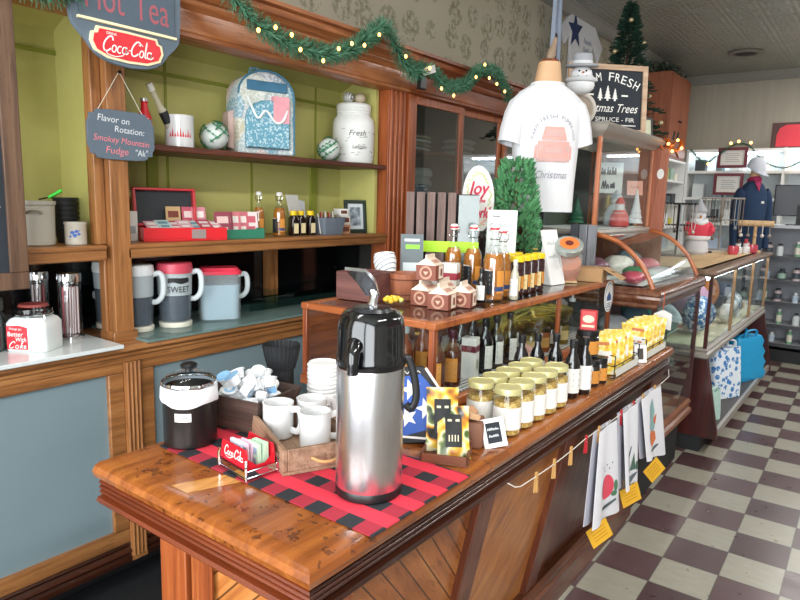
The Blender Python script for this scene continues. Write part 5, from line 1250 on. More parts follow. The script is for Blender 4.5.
m = MB(); m.tube([shirt_pt(2 * pi * i / 40, .497) for i in range(40)], .006, 6, closed=True); m.build('collar', SHIRT, sh_)
def chest(x, y): 
    # x along the chest, y height
    w_ = .19; u = -pi / 2 + x / w_ * 1.08
    p = shirt_pt(u, y); n_ = Vector((p[0] * .5, p[1], 0)).normalized(); return (p[0] + n_.x * .004, p[1] + n_.y * .004, p[2])
m = MB(); word = 'FARM FRESH PUMPKINS'
for i, chh in enumerate(word):
    if chh == ' ': continue
    a = radians(158 - 136 * i / (len(word) - 1)); R_ = .118; cx_, cy_ = R_ * cos(a), .235 + R_ * 1.1 * sin(a)
    m.text(chh, cx_, cy_, .017, None, 0, 0, fn=chest, rot=a - pi / 2)
m.text('Christmas', -.0, .145, .03, .16, .3, 0, fn=chest)
m.build('lettering', plain('#8f8f98', .8), sh_)
m = MB()
def strip(m, hw, y, h, fn):
    m.ribbon([(-hw + 2 * hw * i / 12, y) for i in range(13)], h, 0, 0, fn)
for q in range(5): strip(m, .042 + .004 * q, .32 - .01 * q, .0105, chest)
strip(m, .076, .238, .066, chest); strip(m, .072, .2, .014, chest)
for s_ in (-1, 1): m.flat([(s_ * .08, .26), (s_ * .095, .25), (s_ * .098, .205), (s_ * .08, .205)], 0, 0, chest)
m.build('truck_print', plain('#d99f95', .9, var=.12), sh_)
def chest2(x, y):
    p = chest(x, y); return (p[0] * 1.008, p[1] * 1.012, p[2])
m = MB(); strip(m, .036, .302, .026, chest2); strip(m, .04, .236, .022, chest2); strip(m, .085, .2, .01, chest2)
for s_ in (-1, 1): m.flat([(s_ * .062 + x, .245 + y) for x, y in ell(.012, .012, 12)], 0, 0, chest2)
m.build('truck_windows_print', plain('#c7a39d', .9), sh_)
# ================================================================ ON THE SALES COUNTER
z = .8805
def plaid():
    t = NT('buffalo_plaid'); sp = t.n('SeparateXYZ'); t.l(t.co(), sp.inputs[0])
    s = [t.math('LESS_THAN', t.math('FRACT', t.math('ADD', t.math('DIVIDE', sp.outputs[i], .09), o)), .5) for i, o in ((0, .1), (1, .05))]
    both = t.math('MULTIPLY', s[0], s[1]); one = t.math('MAXIMUM', s[0], s[1])
    one = s[0]
    col = t.mix(t.math('MULTIPLY', s[0], .0), '#cf2a3c', '#000000')
    col = t.mix(s[1], '#d32c40', '#9c2033'); blk = both
    col = t.mix(blk, col, '#1e2026'); t.pbsdf(col, .9, 0, t.bump(t.noise(t.co(), 300, 2), .2, .002)); return t.m
m = MB(); m.sheet(lambda u, v: (-1.445 + .715 * u, .905 + .365 * v + .006 * sin(u * 5), .8812 + .0016 * sin(u * 9) * sin(v * 5) ** 2), 24, 8, 0, 0); 
mat_o = MB(); mat_o.sheet(lambda u, v: (-.3575 + .715 * u, -.1825 + .365 * v, .0035 + .0012 * sin(u * 9) ** 2 * v), 30, 8, 0, .003)
o = mat_o.build('plaid_mat', plaid(), smooth=60); o.location = (-1.0875, 1.088, .8803); tag(o, 'red and black buffalo plaid mat on the near end of the sales counter', 'mat')
zm = .8855
# airpot
GLOSSB = plain('#0c0d0f', .12, coat=.5, name='gloss_black')
c = thing('coffee_airpot', 'tall brushed steel coffee airpot with black pump top on the plaid mat', 'airpot', (-.864, 1.054, zm), radians(39))
r = .074
MB().lathe([(r * .97, 0), (r, .002), (r, .016), (r * .98, .02), (0, .02)], 40).build('base', BLACK, c)
MB().lathe([(r * .985, .02), (r, .03), (r, .28), (r * .985, .292), (0, .292)], 48).build('body', STEEL, c)
m = MB(); m.lathe([(r * 1.0, .288), (r * 1.03, .294), (r * 1.03, .312), (r * .99, .318), (r * .985, .37), (r * .93, .395), (r * .78, .408), (r * .5, .412), (0, .412)], 44); m.build('pump_head', GLOSSB, c, smooth=50)
m = MB(); m.tube(cr([(-.03, -.05, .345), (-.034, -.075, .34), (-.036, -.09, .325), (-.036, -.092, .29)], 5), [.02, .02, .019, .018, .017, .016, .015, .0145, .014, .0135, .013, .0125, .012, .012, .012, .012], 12); m.build('spout', GLOSSB, c, smooth=60)
m = MB(); m.lathe([(.045, .41), (.04, .417), (.03, .419), (0, .419)], 24, c=(0, -.01, 0)); m.build('pump_button', plain('#1c1d20', .25), c)
m = MB(); m.tube(cr([(.0, .008, .415), (.004, .016, .435), (0.0, .024, .452)], 4), [.012, .011, .0105, .01, .0095, .009, .009, .009, .009], 10); m.loft([[( -.014, .024, .436), (.016, .024, .436), (.016, .034, .44), (-.014, .034, .44)], [(-.034, .004, .468), (.006, .004, .466), (.006, .012, .476), (-.034, .012, .478)], [(-.058, -.02, .496), (-.014, -.02, .492), (-.014, -.014, .498), (-.058, -.014, .502)]]); m.build('pump_lever', plain('#dcdde0', .18, 1.0, name='bright_chrome'), c, smooth=50)
m = MB(); m.tube(cr([(r * 1.0, .0, .305), (r * 1.12, .0, .3), (r * 1.3, .0, .26), (r * 1.36, .0, .215), (r * 1.22, 0, .19), (r * 1.06, .0, .2)], 5), .0052, 8, flat=1.6); m.build('carry_handle', BLACK, c)
# trash canister
c = thing('trash_canister', 'small black waste canister with glass lid and white bag liner', 'canister', (-1.41, .975, zm))
r = .068
MB().lathe([(r * .94, 0), (r, .004), (r, .15), (r * .95, .152), (r * .93, .01), (0, .008)], 36).build('body', plain('#2a2524', .28, .5), c)
m = MB(); rings = []
for k, (q, zz) in enumerate(((1.03, .112), (1.06, .116), (1.07, .13), (1.05, .15), (1.0, .158))):
    rings.append([(r * q * cos(a) * (1 + .018 * sin(9 * a + k)), r * q * sin(a) * (1 + .018 * sin(9 * a + k)), zz + (.005 * sin(3 * a + 1) if k < 2 else .002 * sin(7 * a))) for a in [2 * pi * i / 48 for i in range(48)]])
m.loft(rings, 0, False); m.build('bag_liner', plain('#dcdde0', .5), c, smooth=60)
m = MB(); m.lathe([(r * 1.04, .158), (r * 1.05, .163), (r * 1.02, .168)], 36, caps=False); m.lathe([(r * 1.05, .163), (r * .98, .16)], 36, caps=False); m.build('lid_rim', CHROME, c)
MB().lathe([(r * 1.0, .163), (r * .9, .175), (r * .6, .186), (r * .2, .19), (0, .19)], 36).build('lid', glass('smoky_lid_glass', (.85, .88, .9), .03, 1, 1.6), c)
MB().lathe([(.01, .19), (.01, .197), (.021, .2), (.022, .208), (.015, .213), (0, .214)], 20).build('lid_knob', BLACK, c)
f = on_cyl(r + .0008, radians(-50), .085); m = MB(); m.ribbon([(-.021 + .006 * k, 0) for k in range(8)], .022, 0, 0, f); m.build('label', PAPER, c)
f = on_cyl(r + .0014, radians(-50), .085); m = MB(); m.text('Trash', 0, 0, .009, .026, 0, 0, fn=f); m.build('label_lettering', plain('#3a3a40', .6), c)
# creamer basket
bx_, by_ = -1.412, 1.17
c = thing('creamer_tray', 'dark flared wooden tray heaped with coffee creamers behind the waste canister', 'tray', (bx_, by_, zm), radians(10))
m = MB(); A_, B_, h = .118, .1, .1
def quadring(a, b, zz): return [(a, b, zz), (-a, b, zz), (-a, -b, zz), (a, -b, zz)]
m.loft([quadring(.092, .075, 0), quadring(A_, B_, h), quadring(A_ - .008, B_ - .008, h), quadring(.086, .069, .008)])
m.build('tray', DARKTRAY, c, bevel=.001, smooth=0)
def creamer():
    c = thing('creamer_cup', '', 'creamer', (0, 0, 0)); MB().lathe([(.014, 0), (.0195, .025), (.023, .026), (.023, .028), (0, .028)], 16).build('cup', plain('#e6e7e8', .4), c)
    MB().lathe([(.0225, .0284), (.0, .0288)], 16).build('foil_lid', plain('#dfe3e6', .35), c); m = MB(); m.lathe([(.015, .029), (.007, .0292)], 16, caps=False); m.build('lid_print', plain('#8fb8d6', .4), c); return c
cr0 = creamer(); cr1 = None
rd = random.Random(21); n_ = 0
for L in range(3):
    for i in range(4):
        for j in range(3):
            if L == 2 and (i in (0, 3)): continue
            u = (-.06 + .04 * i) * (1.05 + .05 * L) + rd.uniform(-.004, .004); v = (-.05 + .05 * j) + rd.uniform(-.004, .004)
            ca, sa = cos(radians(10)), sin(radians(10)); pos = (bx_ + u * ca - v * sa, by_ + u * sa + v * ca, zm + .048 + .032 * L + rd.uniform(0, .006))
            rx = rd.choice((radians(90), radians(-70), radians(40), radians(115), radians(20), radians(150))); rz = rd.random() * 6.28
            lb = 'small white coffee creamer cup with pale blue lid in the heaped dark tray'
            if n_ == 0: q = cr0; q.location = pos; q['label'] = lb; q['group'] = 'creamers in the dark wooden tray'; q.rotation_euler = (rx, 0, rz)
            else: q = dup(cr0, pos, rz, lb, 'creamers in the dark wooden tray', rx)
            n_ += 1
BLUEC = plain('#7fb2dc', .35)
for k in range(9):
    u, v = ((-.06, -.02), (-.03, .04), (.0, -.045), (.02, .02), (.05, -.02), (.062, .045), (-.02, -.01), (.035, -.055), (.07, .01))[k]
    ca, sa = cos(radians(10)), sin(radians(10)); pos = (bx_ + u * ca - v * sa, by_ + u * sa + v * ca, zm + (.125 if abs(u) < .05 else .11) + .006 * (k % 2))
    q = dup(cr0, pos, k * 1.3, 'blue topped coffee creamer on top of the heap in the dark tray', 'blue creamers in the dark wooden tray', (.5, 1.9, -.6, 1.2)[k % 4])
    if k == 0:
        for ch in q.children:
            if ch.name.startswith(('foil', 'cup')) and k == 0 and ch.name.startswith('foil'):
                ch.data = ch.data.copy(); ch.data.materials[0] = BLUEC; bl = ch.data
    else:
        for ch in q.children:
            if ch.name.startswith('foil'): ch.data = bl
# black filters
c = thing('filter_holder', 'black fluted filter cup standing behind the creamer tray', 'holder', (-1.452, 1.335, z))
MB().lathe([(.036, 0), (.038, .004), (.038, .125), (0, .125)], 20).build('pedestal', BLACKM, c)
m = MB()
for s_, zz0 in ((1, 0), (.97, .006)):
    rings = []
    for q, zz in ((.042, .125), (.05, .155), (.058, .195)):
        rings.append([(s_ * q * cos(a) * (1 + .014 * (1 if i % 2 else -1)), s_ * q * sin(a) * (1 + .014 * (1 if i % 2 else -1)), zz + zz0) for i, a in enumerate([2 * pi * i / 56 for i in range(56)])])
    m.loft(rings, 0, False)
m.build('fluted_cup', plain('#15171a', .7), c, smooth=0); MB().lathe([(.04, .125), (0, .127)], 20).build('cup_floor', BLACKM, c)
# lids
def lid():
    o = MB().lathe([(.047, 0), (.05, .002), (.05, .006), (.046, .009), (.045, .0125), (.04, .0125), (.039, .009), (0, .009)], 28).build('cup_cover', plain('#ecebe9', .4)); return o
l0 = None
for sx, sy, n, g in ((-1.335, 1.40, 12, 'tall stack of white lids behind the mugs'), (-1.275, 1.49, 8, 'shorter stack of white lids beside the tall stack'), (-1.215, 1.40, 6, 'low stack of white lids nearest the airpot')):
    for k in range(n):
        lb = 'white plastic cup lid in the ' + g.replace(' of white lids', '')
        if l0 is None: l0 = lid(); q = l0
        else: q = l0.copy(); COL.objects.link(q)
        q.location = (sx + .001 * sin(k * 2.1), sy + .001 * cos(k * 1.7), z + .0127 * k); tag(q, lb, 'lid', g)
# mug crate
ang = atan2(.44, -.9) + pi
U = Vector((-.9, .44)).normalized(); V = Vector((.44, .9)).normalized()
c = thing('mug_crate', 'rustic wooden crate holding white mugs beside the soda sugar caddy', 'crate', (-1.06, .978, zm), atan2(U.y, U.x))
m = MB(); L_, W_, h = .29, .2, .062
m.box(0, L_, -W_, 0, 0, .008); m.build('floor_board', CRATEW, c)
for a, b, cc, d in ((0, L_, -.012, 0), (0, L_, -W_, -W_ + .012), (0, .012, -W_ + .012, -.012), (L_ - .012, L_, -W_ + .012, -.012)): MB().box(a, b, cc, d, .008, h).build('side_board', CRATEW, c, bevel=.002)
m = MB(); m.tube(cr([(-.002, -.07, .035), (-.022, -.09, .03), (-.022, -.12, .03), (-.002, -.14, .035)], 5), .004, 6); m.build('rope_handle', plain('#b98a58', .8), c)
def mug(label, u, v, rz):
    p = Vector((-1.06, .978)) + U * u + V * v
    c = thing('coffee_mug', label, 'mug', (p.x, p.y, zm + .0085), rz)
    MB().lathe([(.036, 0), (.04, .004), (.041, .09), (.042, .095), (.038, .095), (.037, .012), (0, .01)], 30).build('cup', WHITEG, c)
    MB().tube(cr([(.039, 0, .078), (.062, 0, .08), (.07, 0, .05), (.06, 0, .022), (.039, 0, .022)], 6), .0065, 8, flat=1.4).build('handle', WHITEG, c)
mug('white coffee mug at the left of the crate, handle turned right', .235, .058, radians(18))
mug('white coffee mug at the right of the crate near the airpot', .13, .125, radians(60))
mug('white coffee mug behind the other two mugs in the crate', .235, .152, radians(70))
# sugar caddy
c = thing('sugar_caddy', 'red soda branded sugar packet caddy in a chrome wire stand on the plaid mat', 'caddy', (-1.155, .955, zm), radians(-8))
m = MB(FY); w, d = .056, .045
for zz in (-.036, .036):
    m.prism([(-w, .008), (w, .008), (w, .056), (w * .9, .07), (-w * .9, .07), (-w, .056)], zz - .0015 - (.0 if zz > 0 else 0), zz + .0015)
m.box(-w, w, .006, .01, -.036, .036)
for sx in (-w, w - .003): m.add([(sx, .008, -.036), (sx, .008, .036), (sx, .05, .036), (sx, .03, .012), (sx, .03, -.012), (sx, .05, -.036)], [(0, 1, 2, 3, 4, 5)])
m.build('tin', plain('#cf2030', .3, .2), c)
m = MB(FY @ T(0, 0, .0378)); script_cola(m, 0, .047, .085, .029, .0005); m.build('lettering', SCR, c)
m = MB(FY @ T(0, 0, .0378)); m.flat([(-w, .008), (w, .008), (w, .022), (-w, .022)], 0, .0003); m.build('black_band', BLACKM, c)
m = MB(FY @ T(0, 0, .0378)); scribble(m, -.035, .03, .013, .006, 14, .0015, .0008, seed=2); m.build('gold_lettering', plain('#d2a84a', .5), c)
m = MB(); a, b = .06, .043
m.box(-a, a, -b, -b + .002, .003, .022); m.box(a - .002, a, -b, b, .003, .022)
for zz in (.006, .022): m.tube([(-a, -b, zz), (a, -b, zz), (a, b, zz), (-a, b, zz)], .0018, 5, closed=True)
for x, y in ((-a, -b), (a, -b), (a, b), (-a, b)): m.tube([(x, y, 0), (x, y, .036), (x * .95, y * .95, .048)], .0035, 6)
m.build('wire_stand', CHROME, c)
ca, sa = cos(radians(-8)), sin(radians(-8))
for k in range(12):
    v = -.026 + .0047 * k; col = ('#cfe0ef', '#eac6d6', '#bcd8bc')[0 if k < 3 else (1 if k < 6 else 2)]; nm = ('pale blue', 'pink', 'pale green')[0 if k < 3 else (1 if k < 6 else 2)]
    u = (-.018, .0, .02)[0 if k < 3 else (1 if k < 6 else 2)]
    packet(nm + ' sugar packet standing in the red soda caddy', (-1.155 + u * ca - v * sa, .955 + u * sa + v * ca, zm + .012), radians(-8 + 3 * (k % 3)), radians(-5 + 2 * (k % 4)), .045, .06, plain(col, .6), plain('#8aa4b8', .6), nm + ' sugar packets in the red caddy', 'sugar_packet', 'packet')
# star bag + pouches + chocolate
c = thing('star_gift_bag', 'black gift bag with white stars on blue, leaning behind the steel airpot', 'bag', (-.935, 1.36, zm), radians(28), None, radians(-9), radians(-8))
m = MB(FY); q_ = [(-.062, 0), (.05, 0), (.062, .13), (.02, .205), (-.045, .205), (-.07, .15)]; m.prism(q_, -.03, .0); m.build('bag', plain('#15171c', .5), c, bevel=.003)
m = MB(FY); m.prism([(-.055, .02), (.045, .04), (.056, .13), (.015, .185), (-.04, .18), (-.062, .14)], .0, .002); m.build('blue_panel', plain('#2a55a8', .5), c)
m = MB(FY)
def star(cx_, cy_, R_, rot=0.0, k=.42): return [(cx_ + (R_ if i % 2 == 0 else R_ * k) * cos(rot + pi / 2 + i * pi / 5), cy_ + (R_ if i % 2 == 0 else R_ * k) * sin(rot + pi / 2 + i * pi / 5)) for i in range(10)]
for cx_, cy_, R_ in ((-.015, .145, .03), (.022, .092, .03), (-.03, .072, .028)): m.flat(star(cx_, cy_, R_, .2), 0, .0028)
m.build('stars', SCR, c)
m = MB(FY); m.ribbon([(.056, .045), (.07, .128), (.03, .2)], .007, 0, .0012); m.ribbon([(-.06, .022), (.044, .008)], .006, 0, .0026); m.build('border', plain('#e2dcd6', .6), c)
m = MB(FY); m.text('T', -.02, .192, .0001, .0001, 0, 0, .002) if False else scribble(m, -.045, .015, .188, .008, 10, .0015, .003, seed=9); m.build('top_lettering', SCR, c)
c = thing('wood_tray', 'small low brown wood tray holding the seasoning pouches at the counter edge', 'tray', (-.835, 1.33, z), radians(25))
m = MB(); a, b, h = .06, .05, .026; m.box(-a, a, -b, b, 0, .006); m.box(-a, a, -b, -b + .006, .006, h); m.box(-a, a, b - .006, b, .006, h * 1.4); m.box(-a, -a + .006, -b, b, .006, h); m.box(a - .006, a, -b, b, .006, h); m.build('tray', plain('#6a3a20', .5), c, bevel=.001)
def pouch(label, loc, rz, tilt, w, h, seed, hdr=False):
    c = thing('seasoning_pouch', label, 'packet', loc, rz, None, radians(tilt))
    def fn(u, v): return ((u - .5) * w * (1 - .06 * sin(pi * v)), -.014 * sin(pi * u) * sin(pi * v), v * h)
    m = MB(); m.sheet(fn, 10, 10); m.sheet(lambda u, v: ((.5 - u) * w * (1 - .06 * sin(pi * v)), .01 * sin(pi * u) * sin(pi * v), v * h), 10, 10)
    t = NT('produce_print_%d' % seed); t.pbsdf(t.ramp(t.noise(t.co((1, 1, 1), (0, 0, 0), (seed, seed, 0)), 24, 1), [(.34, '#1c2018'), (.42, '#c07a2a'), (.48, '#d8b83c'), (.54, '#d8d2b4'), (.6, '#5a7034'), (.68, '#20261c')]), .3); m.build('pouch', t.m, c, smooth=60)
    f = lambda x, y: (x, -.0015 - .014 * sin(pi * (x / w + .5)) * sin(pi * min(1, max(0, y / h))), y)
    m = MB(); m.sheet(lambda u, v: f((u - .5) * w * .5, h * (.2 + .62 * v)), 4, 6); m.build('black_label', BLACKM, c)
    f3 = lambda x, y: (x, -.0028 - .014 * sin(pi * (x / w + .5)) * sin(pi * min(1, max(0, y / h))), y)
    m = MB(); m.ribbon([(-w * .18, h * .7), (w * .18, h * .7)], .006, 0, 0, f3)
    for k in range(4): m.ribbon([(-w * .14 + w * .09 * k, h * .3), (-w * .14 + w * .09 * k, h * .42)], .003, 0, 0, f3)
    m.build('label_lettering', plain('#d8d0b0', .6), c)
pouch('seasoning pouch with produce print in front, on the small brown tray', (-.81, 1.325, z + .0065), radians(38), -30, .085, .135, 1)
pouch('taller seasoning pouch behind the front one on the small brown tray', (-.858, 1.342, z + .008), radians(38), -12, .085, .165, 2)
c = thing('fudge_bag', 'brown paper bag of fudge with wooden shapes on top, left of the mustard jars', 'bag', (-.85, 1.455, z), radians(25)); c.scale = (1.2, 1.2, 1.15)
m = MB(); m.loft([[(x * k, y * k, zz) for x, y in rrect(.038, .034, .008)] for k, zz in ((.9, 0), (1, .006), (1, .05), (.92, .06))]); m.build('bag', plain('#7d5440', .75), c, smooth=50)
for k, (dx, dy, dz, rz_, lb) in enumerate(((-.02, -.012, .062, .3, 'small pale wooden block on the left of the fudge bag'), (.016, -.01, .062, 1.0, 'small pale wooden block on the right of the fudge bag'), (-.004, .018, .063, -.5, 'small pale wooden block at the back of the fudge bag'), (-.05, .005, .0, .8, 'small pinkish block lying beside the fudge bag'))):
    m = MB(RY(.3 if dz else 0)); m.box(-.016, .016, -.014, .014, 0.004, .02 if dz else .05); o = m.build('wood_block', plain(('#c39a72', '#c8a078', '#bb8c6a', '#b98a76')[k], .7), bevel=.003); o.location = (-.85 + dx * 1.2, 1.455 + dy * 1.2, z + dz * 1.15); o.rotation_euler = (0, 0, rz_); tag(o, lb, 'block')
c = thing('mini_sign', 'small white framed chalk sign leaning on the counter edge before the mustard jars', 'sign', (-.772, 1.478, z), radians(46), None, radians(-18), radians(-9))
m = MB(FY)
for q in ((-.032, .032, 0, .012), (-.032, .032, .066, .078), (-.032, -.02, .012, .066), (.02, .032, .012, .066)): m.box(q[0], q[1], q[2], q[3], -.005, .006)
m.build('frame', WHITE, c, bevel=.001); MB(FY).box(-.022, .022, .01, .068, -.004, .002).build('chalk_panel', CHALK, c)
m = MB(FY); scribble(m, -.016, .016, .046, .007, 12, .0016, .0026, seed=5); scribble(m, -.014, .012, .028, .007, 10, .0016, .0026, seed=6); m.build('chalk_writing', CHALKW, c)
MB(FY).bar((0, .06, -.005), (0, .0035, -.03), .014, .002).build('strut', WHITE, c)
# mustard jars
MUST = NT('mustard_relish'); MUST.pbsdf(MUST.ramp(MUST.noise(MUST.co(), 90, 3), [(.4, '#a07838'), (.55, '#c8a258'), (.65, '#d9bf80')]), .5); MUST = MUST.m
def mj():
    c = thing('mustard_jar', '', 'jar', (0, 0, 0)); r, h = .0395, .137
    MB().lathe([(r * .9, 0), (r, .006), (r, h * .76), (r * .88, h * .84), (r * .86, h * .9), (0, h * .9)], 28).build('glass', JARG, c)
    MB().lathe([(r * .86, .004), (r * .955, .009), (r * .955, h * .72), (0, h * .73)], 24).build('relish', MUST, c)
    MB().lathe([(r * .92, h * .87), (r * .96, h * .875), (r * .96, h * .985), (r * .93, h), (r * .86, h), (r * .84, h * .99), (0, h * .99)], 28).build('lid', GOLD, c)
    MB().lathe([(r + .0006, h * .16), (r + .0006, h * .62)], 24, a0=radians(-200), a1=radians(30), caps=False).build('label', LABW, c)
    m = MB(); f = on_cyl(r + .0012, radians(-50), h * .4)
    for k in range(4): m.ribbon([(-.016, .016 - .01 * k), (.014 - .003 * (k % 2), .016 - .01 * k)], .0022, 0, 0, f)
    f = on_cyl(r + .0012, radians(5), h * .4)
    for k in range(5): m.ribbon([(-.009, .02 - .008 * k), (.009, .02 - .008 * k)], .002, 0, 0, f)
    m.build('label_print', plain('#a4a6aa', .6), c); return c
q = mj(); ords = ['first', 'second', 'third', 'fourth', 'fifth']
for row, (x, dy, nm) in enumerate(((-.803, 0, 'row at the counter edge'), (-.893, .004, 'row beside the glass case'))):
    for k in range(5):
        lb = 'gold lidded mustard jar, %s from the near end of the %s' % (ords[k], nm); pos = (x, 1.592 + .083 * k + dy, z)
        if row == 0 and k == 0: q.location = pos; q['label'] = lb; q['group'] = 'mustard jars on the counter'
        else: dup(q, pos, .15 * (k % 3) - .1, lb, 'mustard jars on the counter')
for k, (x, y, nm) in enumerate(((-.965, 2.0, 'dark sauce bottle farthest back, beside the low case and the mustard jars'), (-.935, 2.062, 'dark sauce bottle second from the low glass case'), (-.885, 2.105, 'dark sauce bottle third from the low glass case'), (-.80, 2.05, 'dark sauce bottle with white label at the counter edge past the mustard jars'), (-.785, 2.12, 'dark sauce bottle behind the front one at the counter edge'))):
    sauce(nm, (x, y, z), .0265, .2, grp='dark sauce bottles on the counter', a0=-120, a1=40, rz=.2)
def relish(label, loc, r, h, grp):
    c = thing('relish_jar', label, 'jar', loc, .2, grp)
    MB().lathe([(r * .92, 0), (r, .004), (r, h * .74), (r * .86, h * .8), (0, h * .8)], 20).build('body', plain('#15100f', .1, coat=.9), c); MB().lathe([(r * .92, h * .79), (r * .96, h * .8), (r * .96, h * .98), (r * .9, h), (0, h)], 20).build('lid', BLACK, c)
    MB().lathe([(r + .0006, h * .14), (r + .0006, h * .62)], 12, a0=radians(-100), a1=radians(0), caps=False).build('label', LABO, c)
    m = MB(); f = on_cyl(r + .0012, radians(-50), h * .38); m.ribbon([(-r * .5, h * .08), (r * .5, h * .08)], h * .1, 0, 0, f); m.ribbon([(-r * .5, -h * .1), (r * .5, -h * .1)], h * .05, 0, 0, f); m.build('label_print', plain('#7a3a20', .6), c)
for x, y, lb in ((-.797, 2.235, 'small black relish jar at the near front of the jar stack'), (-.79, 2.295, 'small black relish jar at the far front of the jar stack'), (-.86, 2.245, 'small black relish jar at the near back of the jar stack'), (-.853, 2.305, 'small black relish jar at the far back of the jar stack')): relish(lb, (x, y, z), .0265, .098, 'stacked relish jars')
relish('larger black relish jar standing on top of the four small ones', (-.835, 2.268, z + .0985), .042, .1, 'stacked relish jars')
c = thing('red_tin', 'small red tin with a pale label on top of the relish jar stack', 'tin', (-.835, 2.268, z + .199), .3)
m = MB(); rbox(m, [(.03, .018, 0), (.03, .018, .068), (.027, .016, .07)], .008); m.build('tin', plain('#b8383a', .4), c); m = MB(frame((0, -.0186, 0), (1, 0, 0), (0, 0, 1))); m.flat(ell(.02, .014) and [(x, y + .04) for x, y in ell(.02, .014)], 0, .0004); m.flat([(-.022, .01), (.022, .01), (.022, .018), (-.022, .018)], 0, .0004); m.build('label', plain('#d9c7a8', .5), c)
# seed style packets
YEL = NT('yellow_packet_print'); YEL.pbsdf(YEL.ramp(YEL.noise(YEL.co(), 42, 3), [(.36, '#c8941a'), (.46, '#d9b62a'), (.55, '#dcc862'), (.61, '#e2dcc0')]), .45); YEL = YEL.m
def ypack():
    c = thing('yellow_packet', '', 'packet', (0, 0, 0)); w, h = .105, .148
    m = MB(); m.sheet(lambda u, v: ((u - .5) * w, -.005 * sin(pi * u) * sin(pi * v), v * h), 6, 6, 0, .003); m.build('packet', YEL, c, smooth=60)
    f = lambda x, y: (x, -.001 - .0052 * sin(pi * (x / w + .5)) * sin(pi * y / h), y)
    m = MB(); m.sheet(lambda u, v: f((u - .5) * w * .66, h * (.3 + .3 * v)), 4, 3); m.build('white_label', PAPER, c)
    m = MB(); m.ribbon([(-w * .25, h * .8), (w * .25, h * .8)], .012, 0, 0, lambda x, y: (x, f(x, y)[1] - .001, y)); m.ribbon([(-w * .25, h * .45), (w * .2, h * .45)], .008, 0, 0, lambda x, y: (x, f(x, y)[1] - .001, y)); m.build('print', plain('#b8622a', .5), c)
    return c
y0_ = ypack()
def rack(label, y0, y1, x=-.815, w=.11):
    c = thing('wire_rack', label, 'rack', (x, (y0 + y1) / 2, z)); m = MB(); L = (y1 - y0) / 2; a = w / 2
    for zz in (.003, .05): m.tube([(-a, -L, zz), (a, -L, zz), (a, L, zz), (-a, L, zz)], .002, 5, closed=True)
    for k in range(4):
        y = -L + 2 * L * k / 3
        for s_ in (-a, a): m.tube([(s_, y, .002), (s_, y, .05)], .0018, 5)
        m.tube([(-a, y, .003), (a, y, .003)], .0018, 5)
    for y in (-L, L): m.tube([(a, y, .05), (a, y, .09), (a - .02, y, .09)], .0025, 5)
    m.build('wire', IRON, c); MB(frame((a + .003, 0, .008), (0, 1, 0), (0, 0, 1))).box(-L * .9, L * .9, 0, .03, 0, .001).build('price_strip', plain('#cfcdc4', .6), c)
rack('near black wire rack of yellow packets past the relish jars', 2.37, 2.66); rack('far black wire rack of yellow packets at the end of the counter', 2.76, 3.07)
k_ = 0
for g, ys, n in (('near', 2.405, 7), ('far', 2.785, 11)):
    for k in range(n):
        yy = ys + (.034 if g == 'near' else .0245) * k; lb = 'yellow packet in the %s wire rack on the sales counter' % g; tilt = radians((-20 if g == 'near' else -14) + 5 * sin(k * 1.7)); rz = radians(34 if g == 'near' else 24) + .16 * sin(k * 2.1)
        pos = (-.815 + .004 * sin(k * 3), yy, z + .004)
        if k_ == 0: o = y0_; o.location = pos; o.rotation_euler = (tilt, 0, rz); o['label'] = lb; o['group'] = 'yellow packets in the near rack'
        else:
            o = dup(y0_, pos, rz, lb, 'yellow packets in the %s rack' % g, tilt); o.rotation_euler[1] = .12 * sin(k * 2.9 + 1)
        k_ += 1
c = thing('picture_stand', 'small white frame with a dark print between the two yellow packet racks', 'frame', (-.765, 2.71, z), radians(48), None, radians(-10))
m = MB(FY)
for q in ((-.028, .028, 0, .014), (-.028, .028, .06, .074), (-.028, -.014, .014, .06), (.014, .028, .014, .06)): m.box(q[0], q[1], q[2], q[3], -.004, .005)
m.build('frame', WHITE, c, bevel=.001); MB(FY).box(-.016, .016, .012, .062, -.003, .001).build('print', plain('#4c4440', .5), c); MB(FY).bar((0, .05, -.004), (0, .0035, -.022), .012, .002).build('strut', WHITE, c)
c = thing('hanging_tag', 'white tag card hung by a cord from the curved case beside the far packet rack', 'tag', (-.80, 3.135, 1.0), radians(20))
m = MB(FY); m.prism([(-.04, -.045), (.04, -.045), (.04, .03), (.0, .05), (-.04, .03)], -.001, .001); m.build('card', PAPER, c); MB(FY).tube([(0, .045, 0), (0, .135, -.004)], .002, 5).build('cord', plain('#b5562c', .7), c)
# clothes line
c = thing('clothes_line', 'white string slung under the counter edge with towels pegged on it', 'line', (-.728, 2.35, .752))
MB().tube([(-.745, 1.49, .785), (-.73, 1.52, .765)] + [(-.728, 1.55 + 1.5 * i / 16, .757 - .008 * abs(sin(i * pi / 5.33))) for i in range(17)] + [(-.745, 3.1, .785)], .0016, 5).build('string', plain('#d6d2c6', .8), c, True)
def peg(y, mt, lb, zz=.745):
    c = thing('clothes_peg', lb, 'clothes peg', (-.728, y, zz - .042), 0)
    for s_ in (-1, 1): MB().bar((s_ * .0022 + .0, s_ * .004, 0), (s_ * .001, 0, .062), .004, .009).build('jaw', mt, c)
    MB().tube([(.0035 * cos(a), .0045 * sin(a), .04) for a in [2 * pi * i / 10 for i in range(10)]], .001, 4, closed=True).build('spring', CHROME, c)
WPEG = plain('#c89a5c', .7); RPEG = plain('#b82430', .5)
